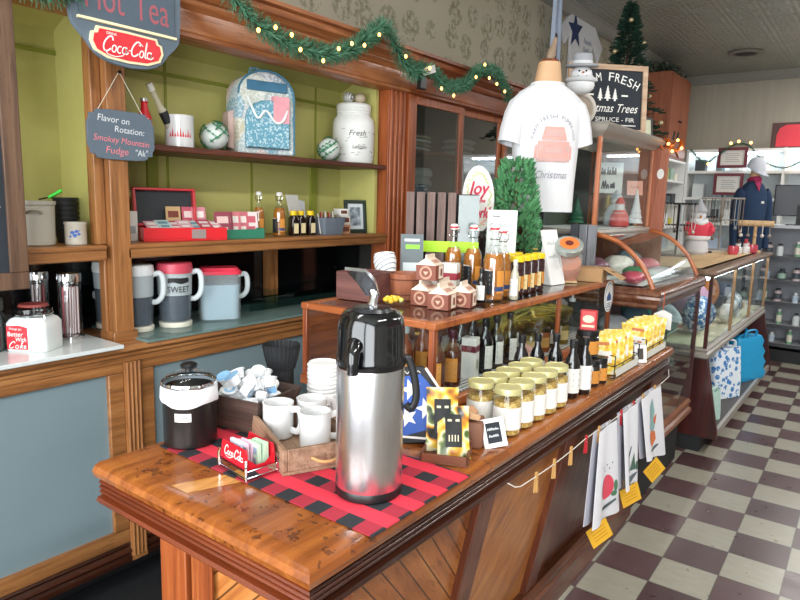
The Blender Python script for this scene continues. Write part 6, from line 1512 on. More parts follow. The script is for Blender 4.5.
for y, mt, lb in ((1.65, WPEG, 'wooden clothes peg nearest the viewer on the string'), (1.775, WPEG, 'second wooden clothes peg on the string'), (1.905, WPEG, 'third wooden clothes peg on the string'), (2.035, RPEG, 'red clothes peg alone left of the first towel'), (2.155, WPEG, 'wooden clothes peg holding the first towel'), (2.39, RPEG, 'red clothes peg at the left corner of the middle towel'), (2.535, RPEG, 'red clothes peg at the right corner of the middle towel'), (2.66, WPEG, 'wooden clothes peg at the left of the far towel'), (2.83, WPEG, 'wooden clothes peg at the right of the far towel')): peg(y, mt, lb)
TOWEL = plain('#d9d9de', .9, var=.03)
def towel(label, ya, yb, yc, yd, zt, z0, z1, art):
    c = thing('tea_towel', label, 'towel', (-.724, (ya + yb) / 2, zt)); oy = (ya + yb) / 2
    def fn(u, v, dx=0.0):
        yt = ya + (yb - ya) * u; yl = yc + (yd - yc) * u; zl = z0 + (z1 - z0) * u
        return (.006 + dx + .009 * sin(u * 8 + .5) * (.2 + .8 * v) + .03 * v * (1 - u), yt + (yl - yt) * v - oy, (zl - zt) * v)
    MB().sheet(lambda u, v: fn(u, v), 26, 16, 0, .002).build('cloth', TOWEL, c, smooth=70)
    MB().sheet(lambda u, v: (fn(u, v)[0] - .018 - .01 * v, fn(u, v)[1] - .012, fn(u, v)[2] * .97), 20, 12, 0, .002).build('back_fold', plain('#b9b9c4', .9), c, smooth=70)
    fp = lambda u, v: fn(u, v, .0035)
    for nm, mt, polys in art:
        m = MB()
        for poly in polys:
            n = len(poly); cu = sum(p[0] for p in poly) / n; cv_ = sum(p[1] for p in poly) / n
            ring = [fp(*p) for p in poly]; mid = [fp((p[0] + cu) / 2, (p[1] + cv_) / 2) for p in poly]
            m.add(ring + mid + [fp(cu, cv_)], [(i, (i + 1) % n, n + (i + 1) % n, n + i) for i in range(n)] + [(n + i, n + (i + 1) % n, 2 * n) for i in range(n)])
        m.build(nm, mt, c, smooth=70)
    MB().box(.0, .003, -.001, .001, -.0, .012).build('hanging_loop', TOWEL, c)
    return c
def el(cu, cv_, a, b, n=16): return [(cu + a * cos(2 * pi * i / n), cv_ + b * sin(2 * pi * i / n)) for i in range(n)]
GRN = plain('#4c7a58', .8); MELON = plain('#dc4a5e', .8); GREYP = plain('#4f5a5e', .8); ORG = plain('#c86a3a', .8); TEALP = plain('#7fa6a4', .8)
towel('first white towel on the string, printed with a red watermelon', 2.13, 2.30, 2.03, 2.40, .752, .44, .36, [('melon_print', MELON, [el(.55, .66, .24, .13)]), ('leaf_print', GRN, [el(.86, .68, .07, .06), el(.8, .76, .09, .03)]), ('caption_print', GREYP, [[(.4, .86), (.85, .82), (.85, .845), (.4, .885)]] + [el(.35 + .1 * k, .42 + .05 * (k % 2), .02, .01, 8) for k in range(5)])])
towel('middle white towel on the string, printed with a green farm scene', 2.375, 2.55, 2.38, 2.615, .757, .45, .41, [('farm_print', plain('#4a6656', .8), [[(.2, .85), (.25, .68), (.5, .64), (.52, .85)], [(.55, .82), (.75, .6), (.8, .82)], el(.88, .78, .08, .06)]), ('line_print', GREYP, [[(.15, .9), (.9, .86), (.9, .875), (.15, .915)], [(.4, .62), (.62, .5), (.64, .52), (.43, .65)]])])
towel('far white towel on the string, printed with a teal and orange rooster', 2.60, 2.87, 2.635, 3.04, .757, .49, .39, [('tail_print', TEALP, [[(.35, .52), (.4, .2), (.55, .1), (.62, .3), (.5, .5)], el(.45, .5, .15, .1)]), ('body_print', ORG, [[(.2, .62), (.3, .55), (.6, .6), (.62, .72), (.3, .8), (.2, .74)], [(.5, .42), (.7, .34), (.62, .5)]]), ('caption_print', GREYP, [[(.2, .84), (.7, .8), (.7, .82), (.2, .865)]])])
YTAG = plain('#dba62a', .6, var=.06)
for y, zz, rz_, lb in ((2.16, .37, .5, 'yellow tag hanging below the watermelon towel'), (2.50, .39, .35, 'yellow tag hanging below the middle farm towel'), (2.83, .385, .75, 'yellow tag hanging below the far rooster towel')):
    c = thing('price_tag', lb, 'tag', (-.70, y, zz)); m = MB(frame((0, 0, 0), (.55, .83, 0), (0, 0, 1)) @ RZ(rz_)); m.box(-.045, .045, -.04, .04, -.001, .001); m.build('card', YTAG, c)
    m = MB(frame((.0013, -.0009, 0), (.55, .83, 0), (0, 0, 1)) @ RZ(rz_)); [m.flat([(-.03, -.02 + .014 * k), (.03, -.02 + .014 * k), (.03, -.017 + .014 * k), (-.03, -.017 + .014 * k)], 0, .0004) for k in range(4)]; m.build('print', plain('#b07c18', .6), c)
    MB().tube([(0, 0, .04), (-.008, .002, .1)], .001, 4).build('cord', PAPER, c)

# ================================================================ INSIDE THE LOW CASE
z = .9165
for k, (x, y, lb) in enumerate(((-1.12, 1.70, 'purple capped bottle with orange label nearest the near front corner inside the low case'), (-1.115, 1.79, 'purple capped bottle with orange label second from the near front corner inside the low case'))):
    sauce(lb, (x, y, z), .031, .19, '#4a1a28', LABO, 'purple capped bottles in the low case', plain('#4a1c10', .12, coat=.8), -110, -30, .1)
for k, (x, y, lb) in enumerate(((-1.22, 1.66, 'pale topped bottle at the back left inside the low case'), (-1.215, 1.76, 'second pale topped bottle at the back left inside the low case'))): sauce(lb, (x, y, z), .032, .215, '#9aa4a8', LABO, None, CIDER, -110, -30, .1)
c = thing('syrup_carton', 'white carton with a maroon band inside the low case', 'box', (-1.12, 1.915, z), radians(12)); MB().box(-.026, .026, -.022, .022, 0, .145).build('carton', PAPER, c, bevel=.001); m = MB(); m.box(-.0265, .0265, -.0225, .0225, .095, .118); m.build('maroon_band', plain('#6a2030', .5), c); m = MB(frame((.0268, 0, 0), (0, 1, 0), (0, 0, 1))); m.flat([(x + .002, y + .05) for x, y in ell(.012, .02, 14)], 0, .0004); m.build('print', plain('#9aa08a', .6), c)
for k, (x, y) in enumerate(((-1.115, 2.01), (-1.12, 2.1), (-1.11, 2.19), (-1.2, 1.98), (-1.21, 2.08))): sauce('tall black bottle, %s inside the low case behind the glass' % ('first of the front row', 'second of the front row', 'third of the front row', 'first of the back row', 'second of the back row')[k], (x, y, z), .028, .2, grp='black bottles in the low case', a0=-60, a1=20)
c = thing('pink_tag', 'pink paper tag propped among the black bottles inside the low case', 'tag', (-1.085, 2.285, z), radians(50), None, radians(-20)); MB(FY @ RZ(-.5)).box(-.032, .032, .02, .06, -.001, .001).build('card', plain('#d9a79a', .7), c); m = MB(FY @ RZ(-.5)); scribble(m, -.02, .02, .035, .012, 8, .0015, .0016); m.build('handwriting', plain('#7a4a44', .7), c); MB(FY).bar((0, 0.0, 0), (.01, .04, -.003), .006, .003).build('stake', PALEW, c)
for k in range(7):
    x, y = (-1.11 - .085 * (k % 2), 2.38 + .1 * (k // 2 + .45 * (k % 2)))
    c = thing('preserve_jar', 'dark lidded preserve jar, %s from the mullion inside the low glass case' % ('first', 'second', 'third', 'fourth', 'fifth', 'sixth', 'seventh')[k], 'jar', (x, y, z), 0, 'preserve jars in the low case'); r, h = .036, .105
    MB().lathe([(r * .9, 0), (r, .004), (r, h * .75), (r * .88, h * .82), (0, h * .82)], 20).build('body', plain(('#6a5a20', '#2c1a16', '#7a3a1c')[k % 3], .12, coat=.8), c); MB().lathe([(r * .92, h * .8), (r * .95, h * .98), (r * .9, h), (0, h)], 20).build('lid', BLACK, c); MB().lathe([(r + .0006, h * .2), (r + .0006, h * .6)], 12, a0=radians(-100), a1=radians(0), caps=False).build('label', plain(('#c9b27a', '#d0cabc', '#b98a4a')[k % 3], .6), c)
c = thing('straw_bundle', 'bundle of yellow green grass lying across the far half of the low case', 'bundle', (-1.33, 2.72, z)); rd = random.Random(3); m = MB()
for k in range(60):
    x = rd.uniform(-.06, .06); zz = rd.uniform(.01, .12); m.tube([(x, -.28 + rd.uniform(-.03, .03), zz), (x + rd.uniform(-.03, .03), 0, zz + .02 + rd.uniform(0, .03)), (x + rd.uniform(-.05, .05), .28 + rd.uniform(-.04, .04), zz)], .003, 4)
m.build('stalks', plain('#9a9440', .8, var=.25), c); m = MB(); m.lathe([(.075, -.01), (.078, 0), (.075, .01)], 20, caps=False); o = m.build('band', plain('#c8b45a', .6), c); o.rotation_euler = (pi / 2, 0, 0); o.location = (0, 0, .075)
for k, (x, y, h_, cl_) in enumerate(((-1.32, 1.7, .2, '#b0662a'), (-1.42, 1.78, .2, '#8a5a30'), (-1.3, 1.86, .19, '#a87038'))): cello('clear bag of sweets inside the near end of the low case, %s' % ('nearest the front', 'farthest back', 'farthest right')[k], (x, y, z), .05, h_, plain(cl_, .5), 'sweet_bag')
c = thing('glass_jug', 'clear sanitizer bottle with pump at the far end inside the low case', 'bottle', (-1.2, 3.02, z)); MB().lathe([(.04, 0), (.042, .004), (.042, .1), (.02, .13), (.014, .14), (0, .14)], 20).build('bottle', CLEAR, c); MB().lathe([(.016, .14), (.016, .155), (.005, .157), (.005, .185), (0, .185)], 12).build('pump', plain('#c9d2d4', .4), c)
# ================================================================ GARLANDS
def garland(label, pts, bulbs, r=.06, seed=1, x=-2.135, n_per=2300, name='garland'):
    P = [Vector((x, y, z)) if len((y, z)) == 2 else None for y, z in pts]; mid = P[len(P) // 2]
    c = thing(name, label, 'garland', tuple(mid)); path = cr(P, 10); rd = random.Random(seed); m = MB()
    Ls = [0]
    for a, b in zip(path, path[1:]): Ls.append(Ls[-1] + (b - a).length)
    n = int(n_per * Ls[-1])
    for k in range(n):
        s = rd.random() * Ls[-1]; i = max(j for j in range(len(Ls)) if Ls[j] <= s); i = min(i, len(path) - 2); p = path[i].lerp(path[i + 1], (s - Ls[i]) / max(1e-6, Ls[i + 1] - Ls[i])); t_ = (path[i + 1] - path[i]).normalized()
        u = t_.cross(Vector((1, 0, 0))).normalized(); w = t_.cross(u); a = rd.random() * 6.283; d = (u * cos(a) + w * sin(a) + t_ * rd.uniform(-.7, .7)).normalized(); q = d.cross(t_).normalized(); L = r * rd.uniform(.6, 1.1)
        if (p + d * L).x < -2.175: L *= .35
        m.add([p + q * .0022, p - q * .0022, p + d * L - q * .0014, p + d * L + q * .0014], [(0, 1, 2, 3)])
    m.build('tinsel', LEAF, c, True, smooth=0)
    MB().tube(path, .006, 6).build('stem', plain('#26422c', .8), c, True)
    for y, z in bulbs: MB().sphere((x + .05, y, z), (.0075, .0075, .01), 8).build('bulb', BULB, c, True, label='lit warm bulb')
    return c
garland('long green garland with lit bulbs looped along the hutch header', [(1.7, 2.30), (1.83, 2.22), (1.95, 2.185), (2.09, 2.17), (2.26, 2.18), (2.43, 2.24), (2.58, 2.34), (2.67, 2.385), (2.74, 2.32), (2.81, 2.26), (2.92, 2.21), (3.03, 2.245)], [(1.8, 2.18), (1.89, 2.21), (1.98, 2.2), (2.03, 2.15), (2.17, 2.13), (2.27, 2.2), (2.36, 2.24), (2.45, 2.25), (2.56, 2.32), (2.78, 2.26), (3.0, 2.24)], seed=1)
garland('shorter garland with lit bulbs draped over the glass door cabinet', [(3.07, 2.25), (3.11, 2.24), (3.23, 2.19), (3.45, 2.22), (3.58, 2.32), (3.78, 2.36), (3.95, 2.28), (4.02, 2.2)], [(3.12, 2.15), (3.25, 2.13), (3.49, 2.27), (3.59, 2.36), (3.65, 2.29), (3.75, 2.27), (3.86, 2.24)], r=.052, seed=2, n_per=2200)
garland('dark garland end hanging at the top left above the left bay', [(.55, 2.22), (.75, 2.17), (.96, 2.125), (1.1, 2.15)], [], r=.05, seed=3)
c = thing('light_plug', 'black plug and adapter with a white paper tag hung on the garland join', 'plug', (-2.13, 3.0, 2.17)); MB().box(-2.15, -2.115, 2.97, 3.02, 2.13, 2.2).build('adapter', BLACK, c, True, bevel=.005)
m = MB(frame((-2.11, 3.03, 2.235), (.1, 1, .35), (0, 0, 1))); m.box(-.055, .055, -.02, .02, -.001, .001); m.build('paper_tag', PAPER, c, True); MB().tube([(-2.13, 2.995, 2.2), (-2.14, 2.995, 2.24)], .003, 5).build('cord', BLACK, c, True)

# ================================================================ TOWER CONTENTS AND TOP
z = 1.4085
def cone_tree(label, loc, r, h, mt, name='cone_tree'):
    c = thing(name, label, 'decoration', loc); m = MB(); prof = []
    for k in range(6): a = 1 - k / 6; prof += [(r * a, h * .08 + h * .92 * k / 6), (r * (a * .72), h * .08 + h * .92 * (k + .75) / 6)]
    m.lathe(prof + [(0, h)], 18); m.build('branches', mt, c); MB().cyl((0, 0, 0), r * .25, h * .09, 10).build('base', PALEW, c)
cone_tree('gold tinsel cone tree in the left of the glass tower', (-1.38, 3.93, z), .05, .26, plain('#c39a4a', .35, .6, var=.2))
cone_tree('white cone tree in the right of the glass tower', (-1.215, 3.95, z), .045, .22, plain('#d9dedf', .5, var=.1))
cone_tree('green glass cone tree behind the right of the glass tower', (-1.48, 3.7, z), .05, .16, plain('#3a6a50', .4))
def snow_figure(label, loc, h, red=True):
    c = thing('santa_figurine', label, 'figurine', loc); s_ = h
    MB().lathe([(.26 * s_, 0), (.32 * s_, .05 * s_), (.3 * s_, .35 * s_), (.2 * s_, .55 * s_), (.12 * s_, .58 * s_), (0, .58 * s_)], 20).build('body', plain('#c63a2c', .5) if red else plain('#d8d8da', .6), c); MB().sphere((0, 0, .68 * s_), .15 * s_, 14).build('head', plain('#dfdcd8', .6), c)
    MB().lathe([(.2 * s_, .33 * s_), (.25 * s_, .45 * s_), (.16 * s_, .6 * s_)], 16, a0=-2.6, a1=-.5, caps=False).build('beard', PAPER, c); MB().lathe([(.17 * s_, .76 * s_), (.15 * s_, .82 * s_), (.05 * s_, .98 * s_), (0, s_)], 16).build('hat', plain('#c63a2c', .5) if red else plain('#a9acb0', .6), c)
snow_figure('red and white santa figurine at the near end of the glass tower', (-1.225, 3.69, z), .17)
snow_figure('white round snow figurine behind the red santa in the glass tower', (-1.30, 3.845, z), .21, False)
c = thing('lettered_sign', 'white sign with black block characters in the upper left of the glass tower', 'sign', (-1.37, 3.88, 1.6), radians(38)); c.scale = (.85, .85, .95); MB(FY).box(-.1, .1, 0, .19, -.003, .003).build('board', PAPER, c); m = MB(FY)
for k, (x, y, w_, h_) in enumerate(((-.04, .14, .03, .05), (-.0, .14, .025, .05), (.035, .14, .03, .05), (-.02, .06, .05, .07), (.03, .06, .03, .06))): scribble(m, x - w_ / 2, x + w_ / 2, y - h_ / 2, h_, 6, .008, .0036, seed=k)
m.build('lettering', BLACKM, c); MB(FY).bar((0, 0.1, -.003), (0, -.006, -.05), .02, .004).build('stand', PALEW, c)
c = thing('pink_card', 'small pink card standing on the glass shelf of the tower', 'card', (-1.235, 3.97, 1.592), radians(45), None, radians(-8)); MB(FY).box(-.05, .05, 0, .085, -.0015, .0015).build('card', plain('#e0a28e', .6), c); MB(FY).bar((0, .06, -.002), (0, .003, -.03), .015, .002).build('strut', PAPER, c); m = MB(FY); scribble(m, -.03, .03, .04, .02, 9, .003, .002); m.build('print', plain('#a86a5a', .6), c)
# chalkboard
c = thing('chalkboard_sign', 'large framed chalkboard lettered Farm Fresh Christmas Trees on top of the curved case tower', 'sign', (-1.36, 3.75, 1.9315), radians(46), None, radians(-4)); W2, H2 = .24, .39
m = MB(FY)
for q in ((-W2, W2, 0, .03), (-W2, W2, H2 - .03, H2), (-W2, -W2 + .03, .03, H2 - .03), (W2 - .03, W2, .03, H2 - .03)): m.box(q[0], q[1], q[2], q[3], -.012, .014)
m.build('frame', wood('pale_frame_wood', '#a58468', '#bfa186', '#ccb096', 'X', 1, .6), c, bevel=.002); MB(FY).box(-W2 + .028, W2 - .028, .028, H2 - .028, -.01, .004).build('chalk_panel', CHALK, c)
m = MB(FY); word = 'FARM FRESH'
for i, chh in enumerate(word):
    if chh != ' ':
        k = i / (len(word) - 1); x = -.175 + .35 * k; m.text(chh, x, .275 + .05 * sin(pi * (k * .94 + .03)) , .05, .03, 0, 0, .0048, rot=.5 - 1.0 * k)
def tree2d(cx_, cy_, w_, h_):
    for k in range(4): a = 1 - .22 * k; y = cy_ + h_ * .22 * k; m.flat([(cx_ - w_ * a / 2, y), (cx_ + w_ * a / 2, y), (cx_ + w_ * a * .12, y + h_ * .3), (cx_ - w_ * a * .12, y + h_ * .3)], 0, .0048 + .0002 * k)
    m.flat([(cx_ - .006, cy_ - .012), (cx_ + .006, cy_ - .012), (cx_ + .006, cy_), (cx_ - .006, cy_)], 0, .0048)
for x, s_ in ((-.045, .8), (.0, 1), (.045, .8)): tree2d(x, .2, .045 * s_, .075 * s_)
m.flat([(.085, .215), (.125, .215), (.125, .224), (.085, .224)], 0, .0048); m.flat([(-.125, .215), (-.085, .215), (-.085, .224), (-.125, .224)], 0, .0048)
m.text('Christmas Trees', .0, .15, .05, .38, .35, 0, .0048); m.text('SPRUCE - FIR', .05, .085, .025, .24, 0, 0, .0048); m.flat([(.0, .05), (.18, .05), (.18, .055), (.0, .055)], 0, .0048); m.build('lettering', SCR, c)
# snowman plaque
c = thing('snowman_plaque', 'white snowman in a grey hat above a round wooden plaque', 'decoration', (-1.365, 3.335, 1.931), radians(30)); c.scale = (.95, .95, .88)
MB(FY @ T(0, .1, 0)).prism(ell(.095, .1, 30), -.012, .004).build('wreath_plaque', plain('#a39383', .75, var=.15), c, bevel=.003)
m = MB(FY @ T(0, .1, 0)); m.tube([(.085 * cos(a), .09 * sin(a), .006) for a in [2 * pi * i / 30 for i in range(30)]], .012, 8, closed=True); m.bar((0, 0, .006), (.0, .055, .006), .005); m.bar((0, 0, .006), (.04, -.01, .006), .005); m.build('plaque_rim', plain('#c6bdb2', .7, var=.1), c)
m = MB(); m.sphere((0, -.03, .235), (.075, .055, .055), 16); m.sphere((0, -.035, .295), (.058, .05, .05), 16); m.build('snowman', plain('#dedfe0', .8), c)
m = MB()
for s_ in (-1, 1): m.sphere((s_ * .018, -.08, .305), .006, 8)
for k in range(5): a = -.9 + .45 * k; m.sphere((.028 * sin(a), -.08, .286 - .014 * cos(a)), .0035, 6)
m.build('coal_face', BLACKM, c); m = MB(); m.tube([(0, -.08, .296), (.006, -.115, .292)], [.007, .001], 8); m.build('carrot_nose', plain('#d8782c', .6), c)
m = MB(RX(.12)); m.lathe([(.085, .335), (.09, .34), (.082, .35), (.055, .352), (.052, .405), (.046, .41), (0, .41)], 22, c=(0, .0, 0)); m.build('hat', plain('#9b9da2', .8), c); m = MB(RX(.12)); m.lathe([(.0555, .354), (.0555, .37)], 22, caps=False); m.build('hat_band', plain('#d2d2d2', .8), c)
m = MB(); m.tube([(.07 * cos(a), -.03 + .055 * sin(a), .262) for a in [2 * pi * i / 20 for i in range(20)]], .014, 8, closed=True); m.build('scarf', plain('#c9cacc', .9), c)
m = MB(); m.box(-.05, .05, -.02, .05, 0, .012); m.bar((0, .02, .0), (0, .012, .2), .02, .006); m.build('stand', IRON, c)
# small picture + ribbon bow on the tower
c = thing('small_picture', 'small dark framed picture standing at the far end of the tower top', 'picture', (-1.22, 4.02, 1.9315), radians(60), None, radians(-8)); m = MB(FY)
for q in ((-.06, .06, 0, .012), (-.06, .06, .108, .12), (-.06, -.048, .012, .108), (.048, .06, .012, .108)): m.box(q[0], q[1], q[2], q[3], -.006, .006)
m.build('frame', plain('#2c2824', .5), c); MB(FY).box(-.05, .05, .01, .11, -.004, .002).build('print', plain('#c4c8ac', .5, var=.12), c); MB(FY).bar((0, .1, -.006), (0, .004, -.05), .02, .003).build('strut', BLACKM, c)
c = thing('ribbon_bow', 'copper ribbon bow with tiny lit bulbs at the far corner of the tower cornice', 'bow', (-1.10, 4.12, 1.885), radians(60)); m = MB()
for s_ in (-1, 1):
    m.tube(cr([(0, 0, 0), (s_ * .05, -.02, .04), (s_ * .085, -.01, .01), (s_ * .05, -.01, -.02), (0, 0, 0)], 6), .013, 8, flat=.4); m.tube(cr([(0, 0, 0), (s_ * .03, -.02, -.03), (s_ * .06, -.01, -.055)], 6), .012, 8, flat=.4)
m.sphere((0, -.012, 0), .018, 10); m.build('ribbon', plain('#b5652c', .35, .6), c, smooth=60)
for x, zz in ((-.05, .01), (.02, .035), (.055, -.01), (-.015, -.03)): MB().sphere((x, -.04, zz), .0085, 8).build('bulb', BULB, c)
m = MB(); m.tube([(.0, .02, .02), (0, .07, .03)], .003, 5); m.tube([(.02, 0, .04), (.03, 0, .09)], .006, 6); m.tube([(.05, 0, .04), (.06, 0, .085)], .006, 6); m.build('black_clip', BLACK, c)
garland('thin garland with lit bulbs strung from the tower bow to the far white shelves', [(-1.13, 4.16), (-1.2, 4.6)], [], 0.001, 9) if False else None
def garland3(label, pts, bulbs, seed, r=.04):
    c = thing('garland', label, 'garland', pts[len(pts) // 2]); path = cr(pts, 8); rd = random.Random(seed); m = MB()
    for i in range(len(path) - 1):
        for k in range(26):
            p = path[i].lerp(path[i + 1], rd.random()); t_ = (path[i + 1] - path[i]).normalized(); d = Vector((rd.uniform(-1, 1), rd.uniform(-1, 1), rd.uniform(-1, 1))); d = (d - t_ * d.dot(t_) * .5).normalized(); q = d.cross(t_).normalized(); L = r * rd.uniform(.5, 1)
            m.add([p + q * .004, p - q * .004, p + d * L], [(0, 1, 2)])
    m.build('tinsel', LEAF, c, True, smooth=0); MB().tube(path, .006, 6).build('stem', plain('#26422c', .8), c, True)
    for b in bulbs: MB().sphere(b, .018, 8).build('bulb', BULB, c, True, label='lit warm bulb')
garland3('thin garland with lit bulbs drooping across the far white shelves', [(-2.25, 9.45, 2.30), (-2.05, 9.45, 2.12), (-1.9, 9.44, 2.22), (-1.72, 9.44, 2.34), (-1.55, 9.44, 2.33), (-1.35, 9.45, 2.12), (-1.1, 9.45, 2.05), (-.85, 9.45, 2.2), (-.7, 9.45, 2.33)], [(-2.0, 9.41, 2.1), (-1.75, 9.4, 2.36), (-1.66, 9.4, 2.38), (-1.52, 9.4, 2.36), (-1.3, 9.41, 2.06), (-1.05, 9.41, 2.03), (-.9, 9.41, 2.14)], 12, .05)

# ================================================================ WALL TEES AND TREE
c = thing('t_shirt', 'white t-shirt with a navy star and grey print pinned on the wallpapered wall', 'shirt', (-2.659, 6.35, 3.26), pi / 2); c.scale = (1.25, 1, 1.2)
m = MB(FY); m.prism([(-.16, -.62), (.26, -.62), (.28, -.1), (.42, -.22), (.5, -.08), (.3, .06), (.12, .08), (0.06, .05), (-.0, .08), (-.18, .06), (-.36, -.08), (-.28, -.2), (-.18, -.1)], 0, .03); m.build('cloth', SHIRT, c, bevel=.008)
m = MB(FY); m.flat(star(-.1, -.06, .15, .1), 0, .0315); m.build('navy_star', plain('#1f3560', .8), c); m = MB(FY); m.flat([(x - .02, y - .28) for x, y in ell(.06, .05)], 0, .0315); m.build('orange_print', plain('#d98a5a', .8), c)
m = MB(FY); [scribble(m, .08, .24, -.12 - .07 * k, .05, 12, .009, .0315, seed=k) for k in range(4)]; m.build('grey_print', plain('#8a90a8', .8), c); m = MB(FY); [m.flat([(-.1, -.36 - .06 * k), (.04, -.36 - .06 * k), (.04, -.39 - .06 * k), (-.1, -.39 - .06 * k)], 0, .0315) for k in range(4)]; m.build('blue_print', plain('#8fb2cc', .8), c)
c = thing('t_shirt', 'pale blue and white shirt hung edge on beside the star t-shirt on the wall', 'shirt', (-2.60, 5.62, 3.32), pi / 2)
m = MB(FY); m.sheet(lambda u, v: (-.06 + .14 * u + .05 * v * (u - .4), -.55 * v, .03 + .03 * sin(u * 9)), 14, 6, 0, .003); m.build('cloth', plain('#b9c6da', .9, var=.1), c, smooth=70); m = MB(FY); m.sheet(lambda u, v: (-.05 + .06 * u, -.3 - .3 * v, .045 + .02 * sin(u * 7)), 8, 5, 0, .003); m.build('plum_fold', plain('#5a3a4a', .9), c, smooth=70)
MB(FY).tube([(-.08, .005, .03), (.1, .005, .03)], .006, 6).build('hanger', PALEW, c)
c = thing('christmas_tree', 'artificial fir tree with pale baubles standing high behind the chalkboard', 'tree', (-1.86, 5.5, 0))
rd = random.Random(31); m = MB(); H0, H1, R0 = 2.15, 3.16, .30
for k in range(2600):
    t_ = rd.random() ** 1.25; zz = H0 + (H1 - H0) * t_; tier = (t_ * 6) % 1; R = R0 * (1 - t_) * (.62 + .5 * (1 - tier)) + .015; a = rd.random() * 6.283; q_ = rd.random() ** .5; p = Vector((R * q_ * cos(a), R * q_ * sin(a), zz - .05 * q_)); d = Vector((cos(a), sin(a), -.15 + .5 * rd.random())).normalized(); s_ = d.cross(Vector((rd.uniform(-1, 1), rd.uniform(-1, 1), 1))).normalized(); L = .05
    m.add([p + s_ * .012, p - s_ * .012, p + d * L - s_ * .006, p + d * L + s_ * .006], [(0, 1, 2, 3)])
m.build('needles', PINE, c, smooth=0); MB().tube([(0, 0, 1.2), (0, 0, 3.1)], [.025, .008], 8).build('trunk', plain('#4a3626', .8), c)
m = MB(); m.box(-.25, .25, -.25, .25, 0, 1.2); m.build('plinth', DARKW, c, bevel=.005)
for k in range(12): a = k * 2.4; t_ = (k + .5) / 12.5; zz = H0 + (H1 - H0) * t_; R = R0 * (1 - t_) * 1.0 + .02; MB().sphere((R * cos(a), R * sin(a), zz), .02, 8).build('bauble', plain('#b5a27a', .3, .4), c)

# ================================================================ IN THE CURVED CASE
def lump(name, label, cat, loc, r, mt, seed=1, group=None, amp=.18, cap=None):
    c = thing(name, label, cat, loc, 0, group); rd = random.Random(seed); ph = [rd.uniform(0, 6) for _ in range(5)]; n = 22; rings = []
    for j in range(1, 12):
        t_ = j / 12; zz = t_ * 2 * r[2]; q = sin(pi * t_) ** .6
        rings.append([(r[0] * q * cos(a) * (1 + amp * sin(3 * a + ph[0] + zz * 20) * .5 + amp * .4 * sin(5 * a + ph[1])), r[1] * q * sin(a) * (1 + amp * .5 * sin(2 * a + ph[2] + zz * 15)), zz + .0) for a in [2 * pi * i / n for i in range(n)]])
    m = MB(); m.loft(rings); m.build('body', mt, c, smooth=70)
    if cap: MB().tube([(.3 * r[0] * cos(a), .3 * r[1] * sin(a), 1.9 * r[2]) for a in [2 * pi * i / 14 for i in range(14)]], .006, 5, closed=True).build('tie', cap, c)
    return c
z = 1.1375
MIXC = ['#c24a5e', '#3f7a56', '#d9dadc', '#b9bcc4', '#7a4a58', '#e2dcd0', '#5a6a72', '#c86a78']
for k, (x, y, rx_, ry_, rz_, lb) in enumerate(((-1.0, 3.3, .06, .07, .035, 'plum wrapped candy bag at the near left inside the curved glass'), (-1.05, 3.48, .07, .07, .04, 'dark green candy bag at the near end inside the curved glass'), (-.98, 3.63, .07, .06, .03, 'white tissue bag in the middle front inside the curved glass'), (-1.0, 3.8, .07, .07, .03, 'pale grey bag at the far front inside the curved glass'), (-1.25, 3.42, .08, .09, .06, 'dark plum bundle at the back left under the tower'), (-1.2, 3.66, .08, .08, .06, 'cream bundle at the back middle under the tower'), (-1.22, 3.88, .08, .08, .07, 'slate bundle at the far back under the tower'), (-1.1, 3.87, .07, .07, .05, 'bright pink bag at the far end inside the curved glass'))):
    lump('candy_bag', lb, 'bag', (x, y, z), (rx_, ry_, rz_), plain(MIXC[k], .35, coat=.4, var=.25), k, None, .2)
for k, (x, y, zz, r_, colr, lb) in enumerate(((-1.05, 3.35, .4005, (.12, .12, .12), '#3a3c40', 'dark sack on the bottom of the curved case'), (-1.1, 3.8, .848, (.1, .1, .07), '#5fb0a4', 'teal bundle on the upper glass shelf of the curved case'), (-1.05, 3.55, .848, (.07, .07, .08), '#54707e', 'blue grey bundle on the upper glass shelf of the curved case'), (-1.1, 3.35, .848, (.08, .08, .06), '#c9ced2', 'white bundle on the upper glass shelf of the curved case'), (-1.15, 3.75, .628, (.1, .1, .06), '#8e9aa0', 'grey bundle on the lower glass shelf of the curved case'))):
    lump('gift_bundle', lb, 'bundle', (x, y, zz), r_, plain(colr, .6, var=.12), 20 + k)

# ================================================================ FAR CASE: INSIDE, TOP, BASE
z = .6705
CHK = check('teal_white_check', '#dfe5e6', '#2c5060', .06)
for k, (x, y, r_, mt, lb) in enumerate(((-1.1, 5.03, (.13, .15, .17), plain('#d4a3bc', .8, var=.1), 'pink plush bag inside the far glass case'), (-1.12, 5.45, (.12, .14, .19), plain('#b5713c', .8, var=.1), 'brown plush bear shape inside the far glass case'), (-.98, 4.72, (.1, .13, .14), BLUEPR, 'blue and white printed bag at the near end inside the far glass case'), (-.93, 5.72, (.07, .16, .1), CHK, 'teal and white checked cloth bag inside the far glass case'), (-.9, 5.3, (.05, .07, .08), PAPER, 'white tissue bundle in the middle of the far glass case'), (-1.1, 6.15, (.13, .16, .12), plain('#56627a', .8), 'slate blue bundle at the far end inside the far glass case'), (-1.12, 4.42, (.1, .09, .12), plain('#cdd8da', .7), 'pale bundle at the near back inside the far glass case'))):
    lump('plush_bag', lb, 'bag', (x, y, z), r_, mt, 40 + k)
c = thing('gift_card', 'small yellow and white card standing at the far front of the far glass case', 'card', (-.9, 6.1, z), radians(50), None, radians(-10)); MB(FY).box(-.06, .06, 0, .09, -.0015, .0015).build('card', PAPER, c); m = MB(FY); m.flat([(-.05, .02), (0, .02), (0, .07), (-.05, .07)], 0, .002); m.build('print', plain('#d2a83c', .6), c); MB(FY).bar((0, .06, -.002), (0, .003, -.03), .015, .002).build('strut', PAPER, c)
